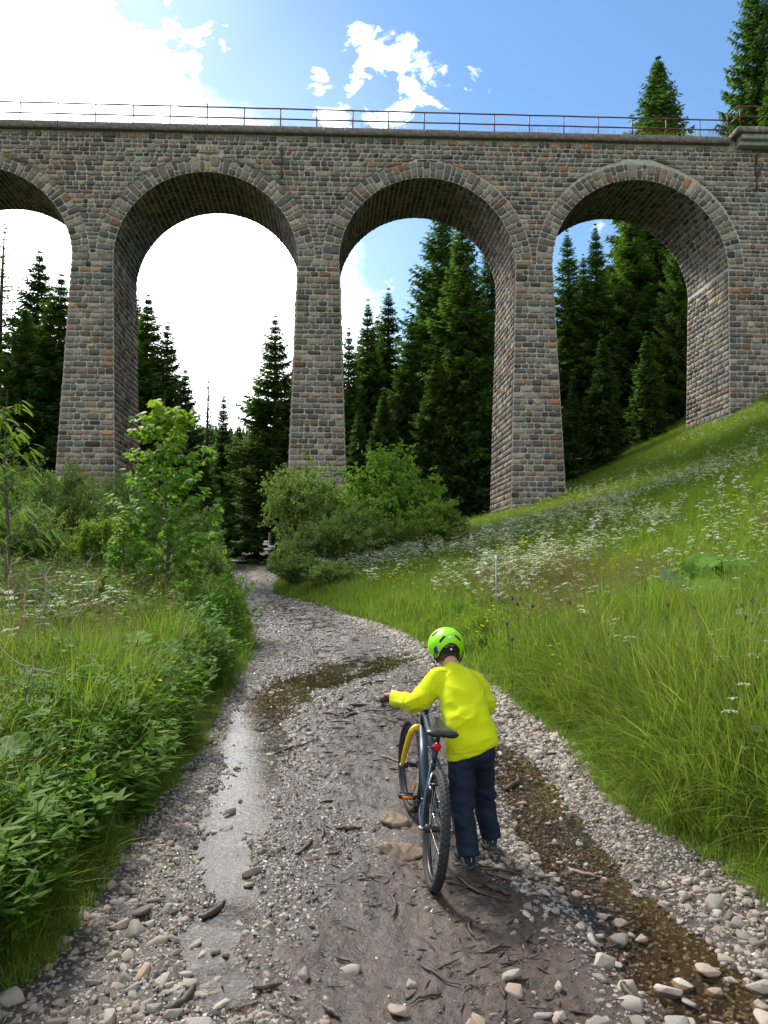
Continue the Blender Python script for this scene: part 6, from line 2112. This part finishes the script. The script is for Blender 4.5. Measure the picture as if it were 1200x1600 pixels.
# ================================================================== child pushing the bicycle
def remesh(mb, voxel, it=6, fac=.5, name='tmp'):
    """one continuous surface from overlapping closed pieces"""
    me = mb.mesh(name, [], cols=False); o = bpy.data.objects.new(name, me); COL.objects.link(o)
    m = o.modifiers.new('r', 'REMESH'); m.mode = 'VOXEL'; m.voxel_size = voxel; m.use_smooth_shade = True
    s_ = o.modifiers.new('s', 'SMOOTH'); s_.factor = fac; s_.iterations = it
    dg = bpy.context.evaluated_depsgraph_get(); ev = o.evaluated_get(dg); m2 = bpy.data.meshes.new_from_object(ev)
    n = len(m2.vertices); V = np.empty(n * 3, np.float32); m2.vertices.foreach_get('co', V); V = V.reshape(-1, 3).astype(float)
    Nn = np.empty(n * 3, np.float32); m2.vertices.foreach_get('normal', Nn); Nn = Nn.reshape(-1, 3).astype(float)
    Q = np.array([p.vertices[:] for p in m2.polygons if len(p.vertices) == 4]); bpy.data.objects.remove(o)
    return V, Nn, Q


def ell(mb, c, r, M=None, n=20, m=14):
    th = np.linspace(0.02, PI - .02, m); ph = np.arange(n) * 2 * PI / n
    R = np.stack([np.sin(th)[:, None] * np.cos(ph), np.sin(th)[:, None] * np.sin(ph), np.repeat(np.cos(th)[:, None], n, 1)], -1) * np.array(r)
    if M is not None: R = R @ np.asarray(M).T
    mb.ring_loft((R + np.array(c))[::-1])


def limb(mb, P, R, n=22, k=30):
    P = spline(P, k); R = np.asarray(R, float)
    if R.ndim == 1: R = np.stack([R, R], 1)
    Ri = np.stack([np.interp(np.linspace(0, 1, k), np.linspace(0, 1, len(R)), R[:, j]) for j in (0, 1)], 1); mb.tube(P, Ri, n, flat=(0, 1, 0))


A = lambda px, py, Y: at_depth(px, py, Y)
M_SKIN = Mat('skin', .5, .4, 0, (0.55, 0.30, 0.20)); M_SKIN.b.inputs['Subsurface Weight'].default_value = .15; M_SKIN.b.inputs['Subsurface Radius'].default_value = (.02, .008, .004)
nf = M_SKIN.noise(M_SKIN.coord(), 30, 3); M_SKIN.color(M_SKIN.ramp(nf, [(.3, (.50, .25, .165)), (.7, (.60, .335, .225))])); M_SKIN = M_SKIN.m
FL = Mat('fleece', .95, .15); c = FL.coord(); f1 = FL.noise(c, 300, 3, .6); f2 = FL.noise(c, 22, 4, .6)
FL.color(FL.ramp(f1, [(.3, (.56, .62, .004)), (.7, (.70, .75, .014))])); FL.b.inputs['Sheen Weight'].default_value = .35; FL.b.inputs['Sheen Tint'].default_value = (.8, 1, .2, 1)
FL.bump(FL.math('ADD', f1, FL.math('MULTIPLY', f2, 1.2)), .35, .004); M_FLEECE = FL.m
M_SEAM = plain('seam_thread', (.33, .40, .02), .9)
TR = Mat('softshell_cloth', .7, .3); f1 = TR.noise(TR.coord(), 260, 3); f2 = TR.noise(TR.coord(scale=(1, 1, 2.2)), 14, 4, .6)
TR.color(TR.ramp(f2, [(.3, (.006, .011, .030)), (.7, (.012, .022, .052))])); TR.bump(TR.math('ADD', f1, FL and TR.math('MULTIPLY', f2, 1.0)), .35, .006); M_TROU = TR.m
M_HAIR = Mat('brown_hair', .55, .4); nf = M_HAIR.noise(M_HAIR.coord(scale=(1, 1, .12)), 420, 3, .7); M_HAIR.color(M_HAIR.ramp(nf, [(.3, (.018, .010, .007)), (.7, (.085, .050, .032))])); M_HAIR.bump(nf, .8, .003); M_HAIR = M_HAIR.m
M_HELM = Mat('lime_helmet_shell', .38, .5); nf = M_HELM.noise(M_HELM.coord(), 6, 3); M_HELM.color(M_HELM.ramp(nf, [(.3, (.28, .78, .002)), (.7, (.36, .86, .004))])); M_HELM = M_HELM.m
M_STRAP = plain('black_webbing', (.012, .012, .013), .85, scale=60)
M_SHOE = plain('navy_shoe_fabric', (.016, .028, .045), .75, var=.3, scale=60, bump=.3)
M_SOLE = plain('muddy_sole', (.075, .068, .060), .85, var=.35, scale=30)
M_LIMEA = plain('lime_trim', (.45, .62, .12), .7)
M_WHT = plain('white_print', (.72, .74, .74), .6, var=.05)
M_DEC = plain('teal_decal', (.015, .16, .24), .5, var=.6, scale=45)
M_DEC2 = plain('dark_decal', (.008, .03, .055), .5, var=.4, scale=60)

# joints
GL = (GRL * .55 + GRL2 * .45); GR_ = (GRR * .55 + GRR2 * .45)
neck, upc, chest, waist, hem, pelv = A(706, 1043, 4.46), A(714, 1062, 4.40), A(722, 1092, 4.33), A(731, 1134, 4.24), A(737, 1161, 4.20), A(738, 1176, 4.20)
headc = A(697, 1013, 4.54)
shL, elL = A(686, 1064, 4.40), A(650, 1096, 4.33); shR, elR = A(744, 1068, 4.42), A(760, 1104, 4.40)


def hand(mb, g, out, s_):
    b = unit(out); f = unit(np.array([0, 1, 0]) - b * b[1]); u = np.cross(b, f) if np.cross(b, f)[2] > 0 else -np.cross(b, f)
    W_ = lambda bb, ff, uu: g + b * bb + f * ff + u * uu
    limb(mb, [W_(-.004, -.095, .012), W_(-.002, -.065, .020), W_(0, -.030, .022), W_(0, -.004, .022)], [(.019, .017), (.024, .016), (.032, .014), (.032, .012)], 16, 10)
    for k, (o_, ln) in enumerate(((-.026, .92), (-.009, 1.0), (.009, .97), (.025, .82))):
        P = [W_(o_, -.008, .023), W_(o_ * 1.04, .016 * ln, .026), W_(o_ * 1.05, .032 * ln, .012), W_(o_ * 1.04, .031 * ln, -.010), W_(o_ * 1.0, .014 * ln, -.022), W_(o_, -.002, -.023)]
        limb(mb, P, [.0092, .0088, .0082, .0078, .0072, .0058], 10, 14)
    limb(mb, [W_(-.026, -.050, .012), W_(-.036, -.034, .0), W_(-.037, -.014, -.018), W_(-.033, .006, -.026), W_(-.028, .018, -.024)], [.011, .0105, .009, .0085, .0068], 10, 12)
    return W_(-.004, -.085, .014)


body = MB()
wrL = hand(body, GL, GRL - GRL2, 1); wrR = hand(body, GR_, GRR - GRR2, -1)
# head in its own frame: forward tilted down, turned a little to the left
MH = Matrix.Rotation(.16, 3, 'Z') @ Matrix.Rotation(-.24, 3, 'X') @ Matrix.Rotation(-.05, 3, 'Y')
MHn = np.array(MH)      # columns: right, forward, up


def hp(x, y, z): return headc + MHn @ np.array([x, y, z])


ell(body, hp(0, -.005, .012), (.073, .088, .084), MHn); ell(body, hp(0, .022, -.045), (.056, .062, .062), MHn)
ell(body, hp(0, .078, -.022), (.010, .017, .015), MHn, 12, 8); ell(body, hp(0, .060, -.098), (.022, .018, .014), MHn, 12, 8)   # nose, chin
ell(body, hp(0, .074, -.060), (.020, .008, .006), MHn, 12, 8)     # lips
for s_ in (-1, 1): ell(body, hp(s_ * .075, -.006, -.030), (.009, .019, .027), MHn, 12, 10)      # ears
limb(body, [hp(0, -.022, -.035), (hp(0, -.03, -.07) + neck) / 2, neck + (0, 0, -.02)], [.047, .044, .05])
limb(body, [neck, upc, chest, waist, hem, pelv + (0, 0, -.02)], [(.05, .05), (.09, .06), (.10, .07), (.09, .065), (.10, .07), (.08, .06)])
limb(body, [shL + (.02, 0, 0), elL, wrL], [.035, .030, .022]); limb(body, [shR - (.02, 0, 0), elR, wrR], [.035, .030, .022])
LEG = {'L': (A(721, 1182, 4.20), A(722, 1260, 4.16), A(733, 1336, 4.105)), 'R': (A(755, 1178, 4.23), A(757, 1252, 4.34), A(767, 1308, 4.35))}
for k_ in 'LR': limb(body, LEG[k_], [.05, .04, .03])
V, Nn, Q = remesh(body, .0042, 3)
person = obj('person', mesh('person', V, [Q], M_SKIN, smooth=True))
tag(person, 'child in neon yellow fleece, navy trousers and lime helmet pushing the bicycle', 'child')


def cloth(name, V, Q, mat, parent=person, **kw): return obj(name, mesh(name, V, [Q], mat, smooth=True, **kw), parent)


# --- fleece
fl = MB(); side = np.array([1, .04, 0.0]); 
def ring_at(c, axis, w, d, tw=0, n=40, pw=2.5):
    axis = unit(axis); s0 = unit(side - axis * (side @ axis)); f0 = np.cross(axis, s0); a = np.arange(n) * 2 * PI / n
    ca, sa = np.cos(a), np.sin(a); rr = (np.abs(ca) ** pw + np.abs(sa) ** pw) ** (-1 / pw)
    return c + s0 * (ca * rr * w)[:, None] + f0 * (sa * rr * d)[:, None]


sp_ = [A(738, 1173, 4.20), hem + (0, 0, -.005), A(735, 1150, 4.225), waist, A(727, 1115, 4.285), chest, A(718, 1075, 4.37), A(712, 1058, 4.41), A(708, 1048, 4.44)]
sw = [.139, .139, .138, .135, .130, .130, .122, .098, .060]; sdp = [.104, .104, .103, .100, .098, .098, .090, .074, .055]
SPf = spline(sp_, 44); tq = np.linspace(0, 1, 44); tk = np.linspace(0, 1, 9); Wf = np.interp(tq, tk, sw); Df = np.interp(tq, tk, sdp); AX = np.gradient(SPf, axis=0)
rings = []
for c_, a_, w_, d_, t_ in zip(SPf, AX, Wf, Df, tq):
    R = ring_at(c_, a_, w_, d_); 
    if t_ < .12:   # hem dips at the left
        R[:, 2] += ((R[:, 0] - c_[0]) / .14) * .034 * (1 - t_ / .12)
    rings.append(R)
fl.ring_loft(rings)
ell(fl, shL + (.010, .0, .006), (.062, .060, .058)); ell(fl, shR + (-.010, 0, .006), (.058, .060, .058))
limb(fl, [A(706, 1060, 4.41), shL + (.0, 0, .014), (shL + elL) / 2 + (-.004, 0, -.006), elL + (.002, 0, -.006), (elL + wrL) / 2 + (0, 0, -.012), wrL + (GRL - GRL2) * .0 + unit(wrL - elL) * .022 + (-.004, 0, -.004)], [.058, .066, .067, .062, .051, .042])
limb(fl, [A(728, 1060, 4.42), shR + (-.006, 0, .012), (shR + elR) / 2 + (.008, 0, 0), elR, (elR + wrR) / 2, wrR], [.058, .058, .056, .052, .046, .038])
limb(fl, [A(709, 1052, 4.43), A(706, 1047, 4.450), A(704, 1042, 4.465)], [.068, .056, .050])
V, Nn, Q = remesh(fl, .0055, 7)
zz_ = V[:, 2]; x_ = V[:, 0]; y_ = V[:, 1]
arm = sm(.25, .18, x_) 
low = sm(1.0, .70, zz_)
rid = lambda a, b, c: (1 - 2 * np.abs(vnoise(a, b, c))) ** 4
fold = (.009 * rid(x_ * 5 + zz_ * 5, zz_ * 11 - x_ * 7, y_ * 3) + .006 * rid(x_ * 9 - zz_ * 6, zz_ * 16 + x_ * 6, 3 + y_ * 3) - .006 + .008 * vnoise(x_ * 18 + zz_ * 12, zz_ * 26 - x_ * 14, y_ * 5)) * (.45 + .9 * low)
fold = fold + .006 * (np.abs(vnoise(x_ * 16, zz_ * 9 + x_ * 6, 5)) * 2 - .5) * sm(.8, 1.0, zz_) * (1 - arm)
d_el = np.linalg.norm(V - elL, axis=1); fold = fold + arm * (.010 * (np.abs(vnoise(x_ * 34 + zz_ * 14, zz_ * 9, y_ * 14)) * 2 - .5)) * sm(.22, .04, d_el) 
fold = fold * (.35 + .65 * sm(.0, .09, np.abs(V[:, 2] - hem[2] + .03)))
hemk = np.exp(-((V[:, 2] - (hem[2] - .030 + (x_ - hem[0]) * .15)) / .006) ** 2)
V = V + Nn * fold[:, None] - Nn * (.003 * hemk)[:, None]
flo = cloth('fleece_jacket', V, Q, M_FLEECE)


def surf_line(P, V, Nn, lift=.002):
    """lay a polyline on a cloth surface (nearest vertices seen from the camera side)"""
    out = []
    for p in P:
        d = np.linalg.norm(V - p, axis=1); i = np.argsort(d)[:6]; out.append(V[i].mean(0) + unit(Nn[i].mean(0)) * lift)
    return spline(np.array(out), len(out) * 3)


def px_surface(px, py, V, Nn):
    """point of a surface under a pixel, nearest to the camera"""
    d = unit(ray(px, py)); o_ = V - np.array([0, 0, CAMZ]); t = o_ @ d; off = np.linalg.norm(o_ - t[:, None] * d, axis=1)
    k = np.where(off < .012)[0]
    if len(k) == 0: k = np.array([np.argmin(off)])
    i = k[np.argsort(t[k])[:5]]; j = i[np.argmin(off[i])]; return V[j], Nn[j]


def decor(name, pts, rad, mat, lift=.001, parent=person, surf=None):
    Vs, Ns = surf or (V, Nn); P = []
    for a_, b_ in pts:
        p, n_ = px_surface(a_, b_, Vs, Ns); P.append(p + n_ * lift)
    P = spline(P, len(P) * 5); P[1:-1] = (P[:-2] + P[1:-1] * 2 + P[2:]) / 4; mb = MB(); mb.tube(P, rad, 5); obj(name, mb.mesh(name, mat, cols=False), parent)


decor('sleeve_seam', [(618, 1107), (630, 1102), (642, 1096), (654, 1089), (666, 1080), (671, 1077)], .0009, M_SEAM, .0004, flo)
decor('shoulder_seam', [(675, 1058), (673, 1068), (674, 1080), (674, 1090), (676, 1100)], .0009, M_SEAM, .0002, flo)
decor('shoulder_seam', [(738, 1050), (748, 1058), (752, 1072), (754, 1090)], .0009, M_SEAM, .0002, flo)
decor('collar_seam', [(690, 1048), (698, 1046), (707, 1044), (717, 1044), (722, 1046)], .0012, M_SEAM, .0002, flo)
decor('hem_seam', [(698, 1178), (708, 1174.5), (722, 1171), (738, 1168.5), (755, 1166.5), (770, 1165)], .0010, M_SEAM, .0002, flo)

# --- trousers
tr = MB()
for k_, RR in (('L', [.082, .078, .070, .067, .061, .060, .061]), ('R', [.074, .070, .064, .062, .058, .056, .058])):
    h_, kn, an = LEG[k_]; limb(tr, [h_ + (0, 0, .05), h_, (h_ + kn) / 2, kn, (kn + an) / 2 + (0, -.004, 0), an + (kn - an) * .18, an + (0, -.006, -.006)], RR, 26, 40)
ell(tr, pelv + (0, 0.0, .0), (.128, .095, .085)); ell(tr, A(724, 1190, 4.175), (.064, .062, .062)); ell(tr, A(754, 1186, 4.195), (.060, .060, .060))
V, Nn, Q = remesh(tr, .0052, 6)
x_, y_, zz_ = V.T
kneeL = sm(.16, .02, np.abs(zz_ - LEG['L'][1][2])); ank = sm(.22, .10, zz_)
fold = .012 * (np.abs(vnoise(x_ * 7 + zz_ * 9, zz_ * 21 + x_ * 7, y_ * 6)) * 2 - .5) * (.45 + .7 * kneeL + .9 * ank) + .008 * vnoise(x_ * 22, zz_ * 36, y_ * 12) + .006 * (np.abs(vnoise(x_ * 24, zz_ * 5, 9)) * 2 - .5) * sm(.35, .55, zz_)
V = V + Nn * fold[:, None]
trs = cloth('trousers', V, Q, M_TROU)
decor('trouser_seam', [(712, 1200), (712, 1225), (716, 1250), (722, 1275), (728, 1300), (732, 1325)], .0009, M_DEC2, .0002, trs)


# --- shoes
def shoe(px, py, Y, yaw, pitch_, zoff, lab=None):
    p = A(px, py, Y); g = np.array([p[0], p[1], float(PH(p[0], p[1])) + zoff]); Ms = np.array(Matrix.Rotation(yaw, 3, 'Z') @ Matrix.Rotation(pitch_, 3, 'X'))
    e = MB(); rings = []
    n = 20; a = np.arange(n) * 2 * PI / n
    def sec(y, w, h, z0): return np.stack([w * np.cos(a) * (1 + .0 * a), np.full(n, y), z0 + h * .5 + h * .5 * np.sin(a)], 1)
    for y, w, h, z0 in ((-.004, .018, .050, .022), (.0, .027, .066, .016), (.016, .0335, .086, .014), (.04, .036, .092, .014), (.07, .037, .080, .014), (.10, .040, .062, .014), (.14, .042, .050, .014), (.175, .038, .042, .014), (.197, .026, .034, .014), (.206, .010, .020, .018)): rings.append(sec(y, w, h, z0))
    e.ring_loft(rings); e.V = [(v @ Ms.T) + g for v in e.V]; up_ = obj('shoe', e.mesh('shoe', M_SHOE, cols=False), person)
    e = MB(); out = []
    for q in np.linspace(0, 2 * PI, 30)[:-1]:
        yy = .100 + .110 * -math.cos(q); t = (yy + .01) / .22; w = .030 + .014 * sm(.3, .75, t) - .005 * sm(.35, .5, t) * (1 - sm(.5, .65, t)); out.append((w * math.sin(q) / max(abs(math.sin(q)), .55) * min(1, abs(math.sin(q)) / .55 * 1.0), yy))
    out = np.array(out); tot = [np.column_stack([out * s_ + (0, .1 * (1 - s_)), np.full(len(out), z)]) for s_, z in ((.93, .0), (1.0, .004), (1.02, .014), (1.0, .024), (.9, .026))]
    e.ring_loft(tot); e.V = [(v @ Ms.T) + g for v in e.V]; obj('sole', e.mesh('sole', M_SOLE, cols=False), up_)
    e = MB(); e.tube([(0.004, -.0055, .045), (.004, -.0065, .070)], .0028, 6); e.tube([(0.005, -.006, .078), (.005, -.003, .086)], .003, 6); e.V = [(v @ Ms.T) + g for v in e.V]; obj('heel_tab', e.mesh('heel_tab', M_WHT, cols=False), up_)
    e = MB(); e.tube(spline([(-.018, -.003, .030), (-.030, .010, .050), (-.036, .030, .075)], 8), .0022, 5); e.tube(spline([(-.024, .002, .028), (-.034, .018, .046), (-.038, .038, .066)], 8), .0018, 5); e.V = [(v @ Ms.T) + g for v in e.V]; obj('shoe_trim', e.mesh('shoe_trim', M_LIMEA, cols=False), up_)


gL = ground_hit(735, 1361, PH); gR = ground_hit(768, 1332, PH)
shoe(735, 1361, gL[1], .22, 0, -.004)
shoe(769, 1330, 4.30, .0, -.16, .034)

# --- hair: short at the nape, from under the helmet
hm = MB(); th = np.linspace(-.15, 2.05, 16); rings = []
for t_ in np.linspace(.0, 1, 12):
    z = .045 - .125 * t_; rr = []
    for q in np.linspace(-2.05, 2.05, 26):
        k = 1.0 - .0 * t_; ex = 1 - .10 * max(0, (t_ - .55)) * 2
        rr.append(hp(.0765 * math.sin(q) * ex, -.006 - .088 * math.cos(q) * (1 - .22 * max(0, t_ - .45)) + (.012 * t_), z + .018 * (abs(q) > 1.5) * t_))
    rings.append(rr)
R = np.array(rings); m_, k_ = R.shape[:2]; i = np.arange(m_ - 1)[:, None] * k_; j = np.arange(k_ - 1)[None]
o_in = R + (R - headc) * -.05
Vh = np.concatenate([R.reshape(-1, 3), o_in.reshape(-1, 3)]); Qh = np.stack([i + j, i + j + 1, i + k_ + j + 1, i + k_ + j], -1).reshape(-1, 4)
hm.add(Vh, np.concatenate([Qh, Qh[:, ::-1] + m_ * k_])); obj('hair', hm.mesh('hair', M_HAIR, cols=False), person)
for s_ in (-1, 1):
    e = MB(); ell(e, hp(s_ * .028, .074, -.005), (.011, .008, .008), MHn, 12, 8); obj('eye', e.mesh('eye', plain('eye_white', (.6, .6, .6), .2), cols=False), person)

# --- helmet: round shell, arched opening at the nape
HC = hp(0, -.006, .018); ra, rb, rc = .1055, .128, .104
def shell(q, t):
    """q azimuth (0 back, + right), t 0 pole..1 rim"""
    back = math.exp(-(q / .62) ** 2); sidel = math.exp(-((abs(q) - 1.15) / .38) ** 2); front = .5 - .5 * math.cos(q)
    low = -.052 + .046 * back - .022 * sidel + .018 * math.exp(-((abs(q) - 1.95) / .4) ** 2) + .022 * (front > .85) * (front - .85) / .15
    phi_r = math.acos(max(-.9, low / rc)); phi = t * phi_r; return np.array([ra * math.sin(phi) * math.sin(q), -rb * math.sin(phi) * math.cos(q), rc * math.cos(phi)])


nq, ntt = 96, 40; Rg = np.array([[shell(2 * PI * j / nq - PI, (i + .02) / (ntt - 1) if i < ntt - 1 else 1.0) for j in range(nq)] for i in range(ntt)])
VENT = [(-.46, .74, .165, .058, .42), (.46, .74, .165, .058, -.42), (-1.0, .40, .16, .05, .5), (1.0, .40, .16, .05, -.5), (-2.2, .5, .16, .05, 0), (2.2, .5, .16, .05, 0), (-2.75, .5, .1, .05, 0), (2.75, .5, .1, .05, 0)]
qs = (2 * PI * np.arange(nq) / nq - PI)[None]; tsx = np.linspace(0, 1, ntt)[:, None]
dep = np.zeros((ntt, nq))
hel = MB(); thick = .017
outer = Rg.reshape(-1, 3); n_o = Rg / np.array([ra, rb, rc]) ** 2; n_o = unit(n_o)
inner = (Rg - n_o * thick).reshape(-1, 3)
i = np.arange(ntt - 1)[:, None] * nq; j = np.arange(nq)[None]
Qo = np.stack([i + j, i + nq + j, i + nq + (j + 1) % nq, i + (j + 1) % nq], -1).reshape(-1, 4)
Wd = lambda L_: (np.asarray(L_) @ MHn.T) + HC
rim0 = (ntt - 1) * nq; jj = np.arange(nq); Qr = np.stack([rim0 + jj, ntt * nq + rim0 + jj, ntt * nq + rim0 + (jj + 1) % nq, rim0 + (jj + 1) % nq], 1)
hel.add(Wd(np.concatenate([outer, inner])), np.concatenate([Qo, Qo[:, ::-1] + ntt * nq, Qr])); helm = obj('helmet', hel.mesh('helmet', M_HELM, cols=False), person)
hel_V = Wd(outer); hel_N = n_o.reshape(-1, 3) @ MHn.T


def shell_patch(name, cq, ctt, hw, hh_, tilt, mat, lift, corner=.35, th_=.004, shape=None):
    """rounded patch lying on the shell, slightly raised, with its own thickness"""
    a = np.arange(28) * 2 * PI / 28; pw = 5; rr = (np.abs(np.cos(a)) ** pw + np.abs(np.sin(a)) ** pw) ** (-1 / pw)
    if shape is not None: rr = rr * shape(a)
    rings = []
    for f in (0.02, .5, 1.0):
        x = hw * rr * np.cos(a) * f; y = hh_ * rr * np.sin(a) * f; xx = x * math.cos(tilt) - y * math.sin(tilt); yy = x * math.sin(tilt) + y * math.cos(tilt)
        ring = []
        for u_, v_ in zip(xx, yy):
            p = shell(cq + u_ / (ra * math.sin(max(.35, ctt * 1.9))), min(1.0, ctt - v_ / .19)); n_ = unit(p / np.array([ra, rb, rc]) ** 2); ring.append(p + n_ * lift)
        rings.append(np.array(ring))
    low_ = np.array(rings[-1]); n_ = unit(low_ / np.array([ra, rb, rc]) ** 2); rings.append(low_ - n_ * th_)
    mb = MB(); mb.ring_loft([Wd(r_) for r_ in rings], caps=False); obj(name, mb.mesh(name, mat, cols=False), helm)


M_VOID = plain('vent_hole_dark', (.004, .004, .004), .9)  # near-black patches on the shell, painted for the dark inside the vent holes
for cq, ct_, hw, hh_, tl in VENT: shell_patch('vent', cq, ct_, hw * .115, hh_ * .15, tl, M_VOID, .0006)
shell_patch('decal', -.95, .88, .017, .021, .1, M_DEC, .0008, shape=lambda a: 1 + .12 * np.sin(a * 5)); shell_patch('decal', -.95, .86, .009, .015, .1, M_DEC2, .0014, shape=lambda a: 1 + .3 * np.sin(a * 6 + 1))
shell_patch('decal', 1.2, .62, .012, .018, 0, M_DEC, .0008); shell_patch('logo_sticker', .0, .80, .013, .0055, .15, plain('pale_sticker', (.55, .72, .62), .4), .0008, shape=lambda a: 1 + .10 * np.sin(a * 4))
# inner fit band, dial, straps
mb = MB(); mb.tube([hp(.086 * math.sin(q), -.010 - .094 * math.cos(q), -.016 - .006 * math.cos(q)) for q in np.linspace(-1.9, 1.9, 24)], [(.004, .013)] * 24, 10, flat=tuple(MHn[:, 2])); obj('fit_band', mb.mesh('fit_band', M_STRAP, cols=False), helm)
mb = MB(); c0 = hp(.0, -.100, -.020); b_ = unit(MHn @ np.array([0, -1, -.1])); mb.tube([c0, c0 + b_ * .012, c0 + b_ * .016], [.019, .018, .012], 20); obj('dial', mb.mesh('dial', M_STRAP, cols=False), helm)
mb = MB(); mb.tube([c0 + b_ * .015, c0 + b_ * .0185], [.0068, .0062], 14); obj('dial_cap', mb.mesh('dial_cap', M_WHT, cols=False), helm)
for s_ in (-1, 1):
    mb = MB(); j_ = hp(s_ * .074, .012, -.082)
    for P in ([hp(s_ * .094, .040, -.035), hp(s_ * .088, .030, -.055), j_], [hp(s_ * .088, -.050, -.030), hp(s_ * .085, -.03, -.055), j_], [j_, hp(s_ * .062, .022, -.100), hp(s_ * .03, .03, -.122), hp(0, .035, -.126)]):
        mb.tube(spline(P, 10), (.0022) if False else [(.0085, .0020)] * 10, 8, flat=(1, 0, 0))
    obj('chin_strap', mb.mesh('chin_strap', M_STRAP, cols=False), helm)
for nm, p in (('head', headc), ('helmtop', HC + MHn @ np.array([0, 0, rc])), ('wrL', wrL), ('ankL', LEG['L'][2]), ('GL', GL), ('GR', GR_)): print(nm, ['%.0f' % q for q in topx(p)], ['%.2f' % q for q in p])
